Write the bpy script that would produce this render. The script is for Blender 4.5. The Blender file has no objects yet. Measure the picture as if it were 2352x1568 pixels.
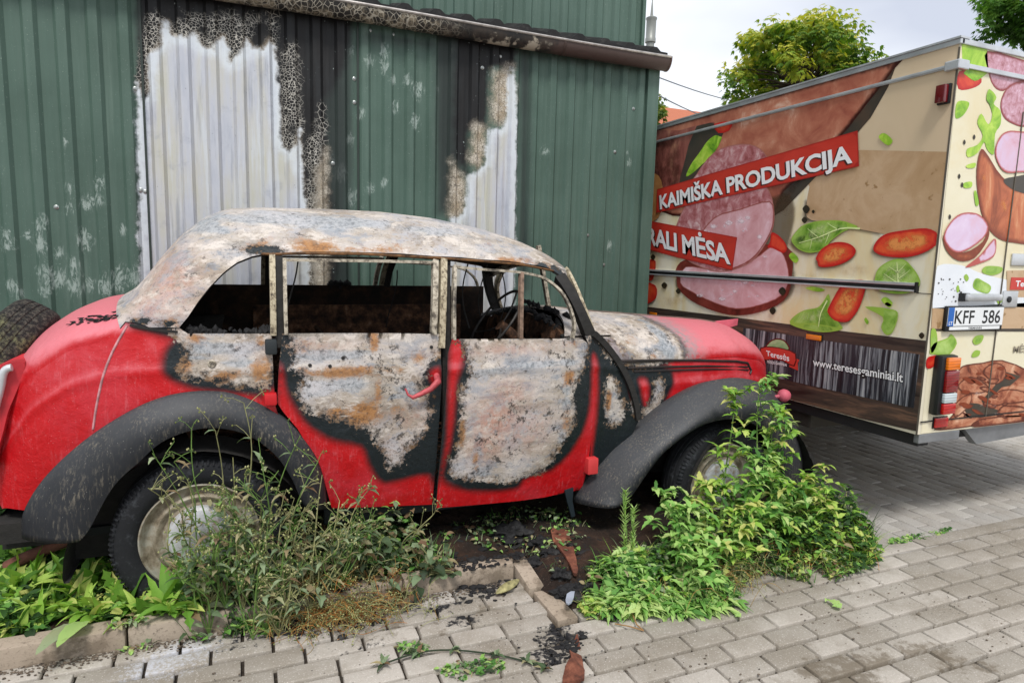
import bpy, bmesh, math, random
import numpy as np
from mathutils import Vector
from mathutils.geometry import delaunay_2d_cdt
random.seed(7); np.random.seed(7)
R = math.radians
scene = bpy.context.scene
COL = scene.collection
# ---------------------------------------------------------------- camera
H = 1.42
FPX = 1493.7                     # focal length for a picture 2352 wide
PITCH, ROLL, YAW = R(7.516), R(-1.528), R(22.58)
def _cam():
    cy, sy = math.cos(YAW), math.sin(YAW)
    fw = np.array([sy*math.cos(PITCH), cy*math.cos(PITCH), -math.sin(PITCH)])
    r0 = np.array([cy, -sy, 0]); d0 = np.cross(fw, r0)
    r = math.cos(ROLL)*r0+math.sin(ROLL)*d0; d = -math.sin(ROLL)*r0+math.cos(ROLL)*d0
    return np.array([r, d, fw])
CM = _cam()
cam = bpy.data.objects.new('camera', bpy.data.cameras.new('camera'))
COL.objects.link(cam); scene.camera = cam
cam.data.sensor_width = 36; cam.data.lens = FPX/2352*36
cam.data.clip_start = .05; cam.data.clip_end = 2000
from mathutils import Matrix
cam.matrix_world = Matrix(((CM[0][0], -CM[1][0], -CM[2][0], 0), (CM[0][1], -CM[1][1], -CM[2][1], 0), (CM[0][2], -CM[1][2], -CM[2][2], H), (0, 0, 0, 1)))
# ---------------------------------------------------------------- light
scene.view_settings.view_transform = 'Standard'; scene.view_settings.look = 'None'
scene.view_settings.exposure = 0.55; scene.view_settings.gamma = 1.0
SUN_EL, SUN_AZ = R(58), R(200)   # azimuth clockwise from +Y
wd = bpy.data.worlds.new('World'); scene.world = wd; wd.use_nodes = True
nt = wd.node_tree; nt.nodes.clear()
out = nt.nodes.new('ShaderNodeOutputWorld'); bg = nt.nodes.new('ShaderNodeBackground')
sky = nt.nodes.new('ShaderNodeTexSky'); sky.sky_type = 'NISHITA'; sky.sun_disc = False
sky.sun_elevation = SUN_EL; sky.sun_rotation = SUN_AZ
tc = nt.nodes.new('ShaderNodeTexCoord'); mp = nt.nodes.new('ShaderNodeMapping'); mp.inputs['Scale'].default_value = (1, 1, 2.2)
ns = nt.nodes.new('ShaderNodeTexNoise'); ns.inputs['Scale'].default_value = 1.3; ns.inputs['Detail'].default_value = 5
cr = nt.nodes.new('ShaderNodeValToRGB')
cr.color_ramp.elements[0].position = .36; cr.color_ramp.elements[0].color = (4.9, 5.2, 6.0, 1)
cr.color_ramp.elements[1].position = .56; cr.color_ramp.elements[1].color = (8.3, 8.5, 8.8, 1)
mx = nt.nodes.new('ShaderNodeMix'); mx.data_type = 'RGBA'; mx.inputs['Factor'].default_value = .9
nt.links.new(tc.outputs['Generated'], mp.inputs['Vector']); nt.links.new(mp.outputs['Vector'], ns.inputs['Vector'])
nt.links.new(ns.outputs['Fac'], cr.inputs['Fac']); nt.links.new(sky.outputs[0], mx.inputs['A']); nt.links.new(cr.outputs[0], mx.inputs['B'])
nt.links.new(mx.outputs['Result'], bg.inputs['Color']); bg.inputs['Strength'].default_value = .10
nt.links.new(bg.outputs[0], out.inputs['Surface'])
sl = bpy.data.lights.new('sun', 'SUN'); sl.energy = 2.1; sl.angle = R(14); sl.color = (1, .96, .9)
so = bpy.data.objects.new('sun', sl); COL.objects.link(so)
sd = Vector((math.sin(SUN_AZ)*math.cos(SUN_EL), math.cos(SUN_AZ)*math.cos(SUN_EL), math.sin(SUN_EL)))
so.rotation_euler = sd.to_track_quat('Z', 'Y').to_euler(); so.location = (0, -3, 8)

# ---------------------------------------------------------------- unprojection of traced outlines on to real planes
def ray(x, y):
    return np.array([(x-1176)/FPX, (y-784)/FPX, 1.0]) @ CM
def onX(x, y, X): r = ray(x, y); return np.array([0, 0, H])+r*X/r[0]
def onY(x, y, Y): r = ray(x, y); return np.array([0, 0, H])+r*Y/r[1]
def onZ(x, y, Z): r = ray(x, y); return np.array([0, 0, H])+r*(Z-H)/r[2]

# ---------------------------------------------------------------- objects
def link(o, parent=None):
    COL.objects.link(o)
    if parent: o.parent = parent
    return o
def tag(o, label=None, cat=None, group=None, kind=None):
    if label: o['label'] = label
    if cat: o['category'] = cat
    if group: o['group'] = group
    if kind: o['kind'] = kind
    return o
def empty(name, loc=(0, 0, 0), label=None, cat=None, group=None):
    o = bpy.data.objects.new(name, None); o.location = loc; o.empty_display_size = .1
    COL.objects.link(o); return tag(o, label, cat, group)
def mk(name, v, f, mats, parent=None, smooth=True, attrs=None, fm=None, loc=None, sharp=40):
    v = np.asarray(v, float)
    if loc is None and parent is not None: loc = (0, 0, 0); off = np.array(parent_world(parent))
    elif loc is None: off = np.zeros(3); loc = (0, 0, 0)
    else: off = np.array(loc, float)+(np.array(parent_world(parent)) if parent else 0)
    me = bpy.data.meshes.new(name); me.from_pydata((v-off).tolist(), [], [tuple(map(int, q)) for q in f])
    if not isinstance(mats, (list, tuple)): mats = [mats]
    for m in mats: me.materials.append(m)
    if fm is not None: me.polygons.foreach_set('material_index', list(map(int, fm)))
    if attrs:
        for k, a in attrs.items():
            at = me.attributes.new(k, 'FLOAT', 'POINT'); at.data.foreach_set('value', np.asarray(a, dtype=np.float32))
    me.polygons.foreach_set('use_smooth', [smooth]*len(me.polygons))
    me.update(); me.validate()
    if smooth and sharp:
        try: me.set_sharp_from_angle(angle=R(sharp))
        except Exception: pass
    o = bpy.data.objects.new(name, me); o.location = loc
    return link(o, parent)
def parent_world(p):
    l = Vector((0, 0, 0))
    while p is not None: l += p.location; p = p.parent
    return tuple(l)

class MB:
    def __init__(s): s.v = []; s.f = []; s.m = []; s.a = []; s.cur = 0; s.av = 0.
    def add(s, v, f, a=None):
        b = len(s.v); s.v += [tuple(map(float, p)) for p in v]; s.f += [tuple(b+i for i in q) for q in f]; s.m += [s.cur]*len(f)
        s.a += [s.av if a is None else a]*len(v)
    def box(s, lo, hi, bev=0):
        x0, y0, z0 = lo; x1, y1, z1 = hi
        if bev <= 0:
            v = [(x, y, z) for z in (z0, z1) for y in (y0, y1) for x in (x0, x1)]
            s.add(v, [(0, 2, 3, 1), (4, 5, 7, 6), (0, 1, 5, 4), (2, 6, 7, 3), (0, 4, 6, 2), (1, 3, 7, 5)]); return
        bm = bmesh.new(); bmesh.ops.create_cube(bm, size=1)
        for q in bm.verts: q.co = Vector((x0+(q.co.x+.5)*(x1-x0), y0+(q.co.y+.5)*(y1-y0), z0+(q.co.z+.5)*(z1-z0)))
        bmesh.ops.bevel(bm, geom=bm.edges[:], offset=bev, segments=2, affect='EDGES', profile=.6)
        bm.verts.index_update(); s.add([q.co[:] for q in bm.verts], [[w.index for w in q.verts] for q in bm.faces]); bm.free()
    def tube(s, pts, r, n=8, cap=True, flat=1.0):
        pts = [Vector(p) for p in pts]; N = len(pts); rr = r if isinstance(r, (list, tuple)) else [r]*N
        v = []; up = None
        for i, p in enumerate(pts):
            t = (pts[min(i+1, N-1)]-pts[max(i-1, 0)]).normalized()
            if up is None: up = Vector((0, 0, 1)) if abs(t.z) < .9 else Vector((0, 1, 0))
            a = t.cross(up).normalized(); b = a.cross(t).normalized(); up = b
            for k in range(n):
                w = 2*math.pi*k/n; v.append(p+a*math.cos(w)*rr[i]+b*math.sin(w)*rr[i]*flat)
        f = [(i*n+k, i*n+(k+1) % n, (i+1)*n+(k+1) % n, (i+1)*n+k) for i in range(N-1) for k in range(n)]
        if cap: f += [tuple(range(n))[::-1], tuple((N-1)*n+k for k in range(n))]
        s.add(v, f)
    def bar(s, pts, w, d, nrm=(0, -1, 0)):
        pts = [Vector(p) for p in pts]; N = len(pts); nr = Vector(nrm); v = []
        for i, p in enumerate(pts):
            t = (pts[min(i+1, N-1)]-pts[max(i-1, 0)]).normalized(); a = t.cross(nr).normalized(); b = a.cross(t).normalized()
            ww = w[i] if isinstance(w, (list, tuple)) else w
            for sx, sy in ((-1, -1), (1, -1), (1, 1), (-1, 1)): v.append(p+a*sx*ww/2+b*sy*d/2)
        f = [(i*4+k, i*4+(k+1) % 4, i*4+4+(k+1) % 4, i*4+4+k) for i in range(N-1) for k in range(4)]
        f += [(3, 2, 1, 0), tuple((N-1)*4+k for k in range(4))]
        s.add(v, f)
    def lathe(s, prof, c, axis='Y', n=48, sq=None):
        v = []
        for (r, h) in prof:
            for k in range(n):
                w = 2*math.pi*k/n; a, b = r*math.cos(w), r*math.sin(w)
                if axis == 'Y': p = (c[0]+a, c[1]+h, c[2]+b)
                elif axis == 'Z': p = (c[0]+a, c[1]+b, c[2]+h)
                else: p = (c[0]+h, c[1]+a, c[2]+b)
                v.append(p)
        m = len(prof); s.add(v, [(i*n+k, i*n+(k+1) % n, (i+1)*n+(k+1) % n, (i+1)*n+k) for i in range(m-1) for k in range(n)])
    def build(s, name, mats, parent=None, smooth=False, **k):
        return mk(name, s.v, s.f, mats, parent, smooth, attrs={'rnd': s.a}, fm=s.m, **k)

def lump(c, r, seed=0, n=2, flat=1., rough=.35):
    rs = random.Random(seed); bm = bmesh.new(); bmesh.ops.create_icosphere(bm, subdivisions=n, radius=1)
    from mathutils import noise
    for q in bm.verts:
        d = 1+rough*noise.noise(q.co*1.7+Vector((seed*3.1, seed, 0)))*2; q.co = q.co*d
        q.co = Vector((c[0]+q.co.x*r[0], c[1]+q.co.y*r[1], c[2]+q.co.z*r[2]))
    bm.verts.index_update(); v = [q.co[:] for q in bm.verts]; f = [[w.index for w in q.verts] for q in bm.faces]; bm.free(); return v, f

# ---------------------------------------------------------------- 2-D outlines
def smooth_poly(pts, k=4, closed=True):
    P = np.array(pts, float); n = len(P); o = []
    rng = range(n) if closed else range(n-1)
    for i in rng:
        if closed: a, b, c, d = P[i-1], P[i], P[(i+1) % n], P[(i+2) % n]
        else: a, b, c, d = P[max(i-1, 0)], P[i], P[i+1], P[min(i+2, n-1)]
        for j in range(k):
            t = j/k; o.append(.5*((2*b)+(c-a)*t+(2*a-5*b+4*c-d)*t*t+(3*b-a-3*c+d)*t**3))
    if not closed: o.append(P[-1])
    return np.array(o)
def resample(P, step, closed=True):
    P = np.asarray(P, float); Q = np.vstack([P, P[:1]]) if closed else P; o = []
    for a, b in zip(Q[:-1], Q[1:]):
        m = max(1, int(round(np.linalg.norm(b-a)/step)))
        for j in range(m): o.append(a+(b-a)*j/m)
    if not closed: o.append(Q[-1])
    return np.array(o)
def inpoly(P, x, y):
    P = np.asarray(P); r = np.zeros(np.shape(x), bool)
    for (x0, y0), (x1, y1) in zip(P, np.roll(P, -1, 0)):
        if y0 == y1: continue
        r ^= ((y0 > y) != (y1 > y)) & (x < (x1-x0)*(y-y0)/(y1-y0)+x0)
    return r
def sdist(P, x, y):
    P = np.asarray(P); x = np.asarray(x, float); y = np.asarray(y, float); d = np.full(x.shape, 1e9)
    for a, b in zip(P, np.roll(P, -1, 0)):
        e = b-a; L = max(e@e, 1e-12); t = np.clip(((x-a[0])*e[0]+(y-a[1])*e[1])/L, 0, 1)
        d = np.minimum(d, np.hypot(x-a[0]-t*e[0], y-a[1]-t*e[1]))
    return np.where(inpoly(P, x, y), d, -d)
def fill(poly, holes=(), step=.02):
    loops = [resample(poly, step)]+[resample(h, step) for h in holes]
    pts = []; edges = []
    for L in loops:
        b = len(pts); n = len(L); pts += [tuple(p) for p in L]; edges += [(b+i, b+(i+1) % n) for i in range(n)]
    lo, hi = loops[0].min(0), loops[0].max(0)
    gx, gy = np.meshgrid(np.arange(lo[0], hi[0], step), np.arange(lo[1], hi[1], step*.87)); gx = gx+(np.arange(gx.shape[0]) % 2)[:, None]*step/2
    gx = gx.ravel(); gy = gy.ravel(); d = sdist(loops[0], gx, gy)
    for L in loops[1:]: d = np.minimum(d, -sdist(L, gx, gy))
    k = d > step*.45; pts += list(zip(gx[k], gy[k]))
    V, E, F, *_ = delaunay_2d_cdt([Vector(p) for p in pts], edges, [], 0, 1e-7)
    V = np.array([tuple(q) for q in V]); F = np.array([q for q in F if len(q) == 3])
    c = V[F].mean(1); k = inpoly(loops[0], c[:, 0], c[:, 1])
    for L in loops[1:]: k &= ~inpoly(L, c[:, 0], c[:, 1])
    return V, F[k]

# ---------------------------------------------------------------- materials
def lin(h):
    h = h.lstrip('#'); c = [int(h[i:i+2], 16)/255 for i in (0, 2, 4)]
    return tuple((x/12.92 if x <= .04045 else ((x+.055)/1.055)**2.4) for x in c)+(1,)
class G:
    def __init__(s, name):
        s.m = bpy.data.materials.new(name); s.m.use_nodes = True; s.t = s.m.node_tree; s.b = s.t.nodes['Principled BSDF']
        s.oc = s.t.nodes.new('ShaderNodeTexCoord').outputs['Object']
    def node(s, ty, props=None, **ins):
        n = s.t.nodes.new(ty)
        for k, v in (props or {}).items(): setattr(n, k, v)
        for k, v in ins.items(): s.put(n.inputs[k.replace('_', ' ')] if not k.startswith('i') or not k[1:].isdigit() else n.inputs[int(k[1:])], v)
        return n
    def put(s, sock, v):
        if isinstance(v, bpy.types.NodeSocket): s.t.links.new(v, sock)
        else:
            if isinstance(v, (tuple, list)) and len(v) == 3 and sock.type == 'RGBA': v = (*v, 1)
            sock.default_value = v
    def sc(s, x, y, z, vec=None, rot=(0, 0, 0)):
        n = s.node('ShaderNodeMapping', Vector=vec or s.oc, Scale=(x, y, z), Rotation=rot); return n.outputs[0]
    def noise(s, scale, detail=4, rough=.55, vec=None, dist=0):
        return s.node('ShaderNodeTexNoise', Vector=vec or s.oc, Scale=scale, Detail=detail, Roughness=rough, Distortion=dist).outputs['Fac']
    def noisec(s, scale, detail=3, vec=None):
        return s.node('ShaderNodeTexNoise', Vector=vec or s.oc, Scale=scale, Detail=detail).outputs['Color']
    def vor(s, scale, feature='F1', vec=None, rnd=1.):
        return s.node('ShaderNodeTexVoronoi', {'feature': feature}, Vector=vec or s.oc, Scale=scale, Randomness=rnd).outputs['Distance']
    def math(s, op, a, b=0., c=0., clamp=False):
        n = s.t.nodes.new('ShaderNodeMath'); n.operation = op; n.use_clamp = clamp
        for i, v in enumerate((a, b, c)): s.put(n.inputs[i], v)
        return n.outputs[0]
    def step(s, x, a, b, lo=0., hi=1.):
        n = s.t.nodes.new('ShaderNodeMapRange'); n.interpolation_type = 'SMOOTHSTEP'
        for i, v in enumerate((x, a, b, lo, hi)): s.put(n.inputs[i], v)
        return n.outputs[0]
    def ramp(s, fac, els, interp='LINEAR'):
        n = s.t.nodes.new('ShaderNodeValToRGB'); s.put(n.inputs[0], fac); r = n.color_ramp; r.interpolation = interp
        while len(r.elements) < len(els): r.elements.new(.5)
        for e, (p, c) in zip(r.elements, els): e.position = p; e.color = c if len(c) == 4 else (*c, 1)
        return n.outputs[0]
    def mix(s, f, a, b, mode='MIX'):
        n = s.t.nodes.new('ShaderNodeMix'); n.data_type = 'RGBA'; n.blend_type = mode; s.put(n.inputs['Factor'], f); s.put(n.inputs[6], a); s.put(n.inputs[7], b)
        return n.outputs[2]
    def attr(s, name): return s.node('ShaderNodeAttribute', {'attribute_name': name}).outputs['Fac']
    def add(s, v, a): n = s.t.nodes.new('ShaderNodeVectorMath'); n.operation = 'ADD'; s.put(n.inputs[0], v); s.put(n.inputs[1], a); return n.outputs[0]
    def warp(s, amt, scale, vec=None):
        n = s.t.nodes.new('ShaderNodeVectorMath'); n.operation = 'MULTIPLY_ADD'; s.put(n.inputs[0], s.noisec(scale, 3, vec)); n.inputs[1].default_value = (amt,)*3; s.put(n.inputs[2], vec or s.oc); return n.outputs[0]
    def fin(s, col, rough=.6, metal=0., bump=None, bs=.3, bd=.01, spec=.4, **k):
        s.put(s.b.inputs['Base Color'], col); s.put(s.b.inputs['Roughness'], rough); s.put(s.b.inputs['Metallic'], metal)
        s.b.inputs['Specular IOR Level'].default_value = spec
        if bump is not None:
            n = s.node('ShaderNodeBump', Height=bump, Strength=bs, Distance=bd); s.t.links.new(n.outputs[0], s.b.inputs['Normal'])
        for kk, v in k.items(): s.put(s.b.inputs[kk.replace('_', ' ')], v)
        return s.m
def simple(name, hexc, rough=.6, metal=0., var=.12, scale=8, bumps=.1, spec=.4, **k):
    g = G(name); c = lin(hexc) if isinstance(hexc, str) else hexc
    n = g.noise(scale, 5, .6)
    lo = tuple(x*(1-var*1.6) for x in c[:3])+(1,); hi = tuple(min(1, x*(1+var)) for x in c[:3])+(1,)
    return g.fin(g.ramp(n, [(.3, lo), (.7, hi)]), rough, metal, bump=g.noise(scale*6, 4), bs=bumps, bd=.004, spec=spec, **k)
# ================================================================ GROUND
def structure(o): o['kind'] = 'structure'; return o
def mat_paver(name, base, dark, stain):
    g = G(name); r = g.attr('rnd'); n = g.noise(3.1, 5, .65); f = g.noise(90, 4, .7); d = g.noise(1.3, 4, .6)
    c = g.mix(g.step(r, 0, 1), lin(base), lin(dark))
    c = g.mix(g.step(n, .42, .66, 0, .6), c, lin(stain))
    c = g.mix(g.step(f, .35, .7, 0, .35), c, (.8, .78, .74, 1), 'MULTIPLY')
    c = g.mix(g.step(g.noise(1.7, 5, .7), .50, .62, 0, .35), c, lin('#766d60')); sp = g.vor(42); c = g.mix(g.math('MULTIPLY', g.step(sp, .16, .08), g.step(d, .44, .56, 0, .8)), c, (.035, .033, .03, 1))
    pit = g.vor(150)
    c = g.mix(g.step(pit, .28, .1, 0, .35), c, (.16, .14, .12, 1))
    c = g.mix(g.step(g.noise(160, 2), .58, .72, 0, .5), c, (.62, .59, .55, 1))
    # damp and soot marks where the fire debris lies
    burn = g.attr('soot'); bn = g.noise(26, 5, .7)
    c = g.mix(g.step(g.math('ADD', g.math('MULTIPLY', burn, .55), bn), .80, .92), c, (.018, .018, .02, 1))
    ash = g.attr('ash'); c = g.mix(g.step(g.math('ADD', g.math('MULTIPLY', ash, .5), g.noise(70, 6, .8)), .76, 1.0, 0, .7), c, (.50, .52, .58, 1))
    mud = g.attr('mud'); c = g.mix(g.step(g.math('ADD', g.math('MULTIPLY', mud, .5), g.noise(17, 5, .7)), .75, .92, 0, .75), c, (.13, .105, .075, 1))
    return g.fin(c, .88, bump=g.math('ADD', f, g.math('MULTIPLY', g.noise(12, 3), 2.)), bs=.35, bd=.003, spec=.25)
M_pav = mat_paver('concrete_paver', '#aca69e', '#8f8980', '#7d7569')
M_pav2 = mat_paver('grey_paver', '#a9a6a1', '#9d9a96', '#958e86')
def blobs(v, lst):
    v = np.asarray(v); a = np.zeros(len(v))
    for (x, y, r, s) in lst: a = np.maximum(a, s*np.exp(-((v[:, 0]-x)**2+(v[:, 1]-y)**2)/(r*r)))
    return a
def z0(l):
    return [(*onZ(x, y, 0)[:2], r, s) for (x, y, r, s) in l]
SOOT = z0([(1290, 1480, .12, 1), (1255, 1500, .09, .9), (1085, 1345, .12, .9), (1130, 1330, .09, 1), (1010, 1395, .06, 1), (1060, 1420, .10, .9), (840, 1480, .05, .8), (1270, 1440, .06, .9), (950, 1390, .07, .8), (700, 1440, .15, .8), (640, 1430, .12, .8), (1350, 1440, .05, .7), (560, 1470, .2, .6), (800, 1400, .12, .7)])
ASH = z0([(400, 1510, .16, 1), (480, 1470, .12, .9), (340, 1530, .12, .9), (1010, 1350, .25, .7)])
MUD = z0([(2080, 1490, .07, 1), (1980, 1540, .13, 1), (1860, 1520, .10, 1), (2200, 1510, .13, 1), (2290, 1430, .07, .9), (1330, 1480, .1, .8), (900, 1450, .18, .7), (1100, 1400, .15, .6), (1950, 1565, .15, 1), (1880, 1480, .06, .9), (1660, 1380, .1, .8), (2120, 1415, .05, .9)])

def pavers(x0, x1, y0, y1, L, Wd, along='X', keep=None, zt=0., ph=0., gap=.012, seed=1, jit=.0022, gy=.016):
    rs = random.Random(seed); V = []; F = []; A = []
    k0 = int(math.floor(y0/Wd)); rows = int(round((y1-y0)/Wd))
    for k in range(rows):
        ya = y1-(k+1)*Wd; i = 0; x = x0-rs.random()*0-(L/2 if k % 2 else 0)+ph
        while x < x1:
            xa, xb = x+gap/2, x+L-gap/2; yy0, yy1 = ya+gy/2, ya+Wd-gy/2; x += L
            cx, cy = (xa+xb)/2, (yy0+yy1)/2
            if keep and not keep(cx, cy): continue
            dz = zt+rs.uniform(-jit, jit); tx, ty = rs.uniform(-.008, .008), rs.uniform(-.012, .012); b = .0035; r = rs.random()
            ring = []
            for (ins, z) in ((0, -.05), (0, -b*.9), (b*.5, -b*.25), (b*1.3, 0)):
                a0, a1, b0, b1 = xa+ins, xb-ins, yy0+ins, yy1-ins; c = .004 if ins else .003
                pts = [(a0+c, b0), (a1-c, b0), (a1, b0+c), (a1, b1-c), (a1-c, b1), (a0+c, b1), (a0, b1-c), (a0, b0+c)]
                ring.append([(px, py, dz+z+(px-cx)*tx*.3+(py-cy)*ty*.3) for px, py in pts])
            bI = len(V)
            for q in ring: V += q
            for j in range(3):
                for m in range(8): F.append((bI+j*8+m, bI+j*8+(m+1) % 8, bI+(j+1)*8+(m+1) % 8, bI+(j+1)*8+m))
            F.append(tuple(bI+24+m for m in range(8))); A += [r]*32
    V = np.array(V)
    if along == 'Y': V = V[:, [1, 0, 2]]; F = [q[::-1] for q in F]
    return V, F, A
def put_pavers(name, V, F, A, m):
    o = mk(name, V, F, m, smooth=True, attrs={'rnd': A, 'soot': blobs(V, SOOT), 'ash': blobs(V, ASH), 'mud': blobs(V, MUD)}, sharp=50)
    return structure(o)
PH = .48-.2055*20
pv = pavers(PH, 7, 2.10-.1025*22, 2.10, .2055, .1025, ph=0, keep=lambda x, y: x > -3, seed=3)
put_pavers('pavement', *pv, M_pav)
pv = pavers(PH+.2055/2, 1.09, 2.10, 2.10+.1025*4, .2055, .1025, keep=lambda x, y: -3 < x < 1.11 and y < 2.5, seed=4)
put_pavers('pavement', *pv, M_pav)
# far pavers lie lengthways away from the kerb line
pv = pavers(2.2, 9.5, 2.93, 8.6, .2, .1, along='Y', seed=5, gap=.006, gy=.006, zt=-.004)
put_pavers('yard_paving', *pv, M_pav2)
# flush edging stones between the two pavings
b = MB(); rs = random.Random(2)
x = 1.2
while x < 8:
    b.av = rs.random(); b.box((x+.004, 2.105, -.06), (x+.996, 2.187, .002+rs.uniform(-.002, .002)), .006); x += 1.0
o = b.build('edging', M_pav, smooth=True); structure(o)

g = G('joint_sand'); n = g.noise(60, 6, .75)
M_joint = g.fin(g.ramp(n, [(.3, lin('#1e1a16')), (.55, lin('#352e27')), (.75, lin('#5c5348'))]), .95, bump=n, bs=.8, bd=.006)
g = G('far_ground'); br = g.node('ShaderNodeTexBrick', Vector=g.oc, Color1=lin('#9a938b'), Color2=lin('#8c857d'), Mortar=lin('#5a534b'), Scale=1.0)
br.inputs['Brick Width'].default_value = .2; br.inputs['Row Height'].default_value = .1; br.inputs['Mortar Size'].default_value = .005
M_far = g.fin(g.mix(g.step(g.noise(.8, 5), .4, .7, 0, .4), br.outputs[0], lin('#7c756a')), .9, bump=g.noise(70, 3), bs=.3, bd=.003)
b = MB(); b.add([(-60, -30, -.045), (120, -30, -.045), (120, 160, -.045), (-60, 160, -.045)], [(0, 1, 2, 3)])
structure(b.build('ground', M_far))
b = MB(); nx = 90
V = []; F = []
for j in range(61):
    for i in range(nx+1):
        V.append((-3+i*13/nx, -.5+j*9.5/60, -.022+.004*math.sin(i*3.3+j*1.7)))
for j in range(60):
    for i in range(nx): q = j*(nx+1)+i; F.append((q, q+1, q+nx+2, q+nx+1))
structure(mk('joint_fill', V, F, M_joint))

# soil bed under the car
from mathutils import noise as mnoise
def soil_z(x, y):
    e = 1.0
    if x < 1.1: e = min(1, max(0, (y-2.56)/.08))
    else: e = min(1, max(0, (y-2.12)/.22))*min(1, max(0, (x-1.1)/.1+ (1 if y > 2.56 else 0)))
    e *= min(1, max(0, (2.98+.08*math.sin(y*9)-x)/.12))
    return -.02+e*(.055+.05*mnoise.noise(Vector((x*3, y*3, 0)))+.02*mnoise.noise(Vector((x*13, y*13, 3)))+ .02)
V = []; F = []; nx, ny = 260, 90
for j in range(ny+1):
    for i in range(nx+1):
        x = -3.5+i*6.6/nx; y = 2.10+j*2.4/ny; V.append((x, y, soil_z(x, y)))
for j in range(ny):
    for i in range(nx):
        x = -3.5+(i+.5)*6.6/nx; y = 2.10+(j+.5)*2.4/ny
        if x < 1.14 and y < 2.575: continue
        q = j*(nx+1)+i; F.append((q, q+1, q+nx+2, q+nx+1))
g = G('burnt_soil'); n = g.noise(5, 6, .7); f = g.noise(55, 5, .75)
c = g.ramp(n, [(.32, lin('#100e0d')), (.5, lin('#2a1d15')), (.62, lin('#3f2b1f')), (.75, lin('#4a4236'))])
c = g.mix(g.step(f, .58, .7, 0, .7), c, lin('#76695a'))
structure(mk('soil', V, F, g.fin(c, .95, bump=f, bs=1, bd=.02)))

# kerb stones, each one a stone of its own
g = G('kerb_concrete'); n = g.noise(4, 5, .6); f = g.noise(80, 5, .7)
c = g.mix(g.attr('rnd'), lin('#a29586'), lin('#9a8c7c'))
c = g.mix(g.step(n, .45, .65, 0, .5), c, lin('#7d7060')); c = g.mix(g.step(g.noise(9, 6, .75), .5, .62, 0, .7), c, lin('#6a5e50')); c = g.mix(g.step(f, .52, .7, 0, .6), c, lin('#4c443a'))
M_kerb = g.fin(c, .9, bump=f, bs=.5, bd=.004)
rs = random.Random(5); xe = 1.085
labs = ['concrete kerb stone at the corner beside the charred debris', 'concrete kerb stone half hidden by grey-green leaves', 'concrete kerb stone behind the dry yellow weeds', 'concrete kerb stone below the rear wheel', 'concrete kerb stone under two drooping pale leaves', 'leftmost visible concrete kerb stone']
for i in range(10):
    L = .5; b = MB(); b.av = rs.random(); dz = rs.uniform(-.006, .006)
    b.box((xe-L+.004, 2.505+rs.uniform(-.004, .004), -.08), (xe-.003, 2.585, .068+dz), .009)
    o = b.build('kerb_stone', M_kerb, smooth=True, loc=(xe-L/2, 2.54, 0)); tag(o, labs[i] if i < 6 else 'concrete kerb stone outside the picture, %s past its left edge' % ['first', 'second', 'third', 'fourth'][i-6], 'kerb stone', 'kerb stones along the planted bed'); xe -= L
b = MB(); b.av = .2; b.box((1.09, 2.36, -.08), (1.165, 2.585, .06), .009)
for k, p in enumerate(b.v): b.v[k] = (p[0], p[1], p[2]-(2.585-p[1])*.16*(p[2] > -.05))
tag(b.build('kerb_stone', M_kerb, smooth=True, loc=(1.13, 2.45, 0)), 'short concrete kerb stone tilted down toward the paving', 'kerb stone', 'kerb stones along the planted bed')
b = MB(); b.av = .7; b.box((1.105, 2.115, -.08), (1.195, 2.35, .012), .007)
tag(b.build('kerb_stone', M_kerb, smooth=True, loc=(1.15, 2.2, 0)), 'flat concrete stone set flush at the kerb corner, scorched at one end', 'kerb stone', 'kerb stones along the planted bed')

# ================================================================ BUILDING
YW = 4.45; XW = 3.01
z7 = lambda l: [(245+.3387*x, .3387*y) for x, y in l]
z8 = lambda l: [(918.8+.3387*x, .3387*y) for x, y in l]
def wp(l, k=0):
    P = np.array([onY(x, y, YW)[[0, 2]] for x, y in l]); return P
SILV = [wp(z7([(205, 560), (240, 690), (292, 660), (292, 380), (370, 320), (384, 150), (415, 150), (430, 240), (545, 285), (600, 225), (640, 330), (720, 355), (790, 240), (830, 440), (930, 370), (950, 270), (990, 330), (1060, 345), (1110, 270), (1135, 330), (1160, 600), (1180, 1000), (1235, 1045), (1290, 990), (1308, 880), (1320, 1150), (1345, 1410), (1365, 1900), (1380, 2500), (245, 2500), (232, 1500), (215, 900)])),
        wp(z8([(330, 1490), (400, 1480), (450, 1430), (460, 1200), (520, 1165), (580, 1110), (600, 880), (690, 880), (720, 830), (740, 480), (775, 470), (783, 900), (775, 1600), (765, 2400), (310, 2400), (320, 1700)]))]
CRK = [wp(z7([(255, 90), (1000, 90), (1160, 60), (1150, 640), (200, 640), (200, 360), (250, 250)])), wp(z7([(1180, 350), (1290, 280), (1325, 560), (1345, 1420), (1310, 1420), (1300, 1040), (1180, 1000)])),
       wp(z7([(1450, 680), (1492, 760), (1495, 1000), (1500, 1420), (1510, 2200), (1345, 2200), (1345, 1000), (1400, 860)])), wp(z7([(235, 1400), (330, 1500), (330, 2000), (240, 2000)]))]
BEI = [wp(z8([(340, 1080), (450, 1230), (440, 1450), (380, 1500), (320, 1470)])), wp(z8([(490, 830), (585, 860), (580, 1110), (520, 1170), (465, 1100)])), wp(z8([(620, 480), (770, 440), (780, 700), (720, 850), (610, 850)])),
       wp(z7([(1420, 1150), (1495, 1000), (1500, 1420), (1510, 2200), (1400, 2200)]))]
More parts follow.
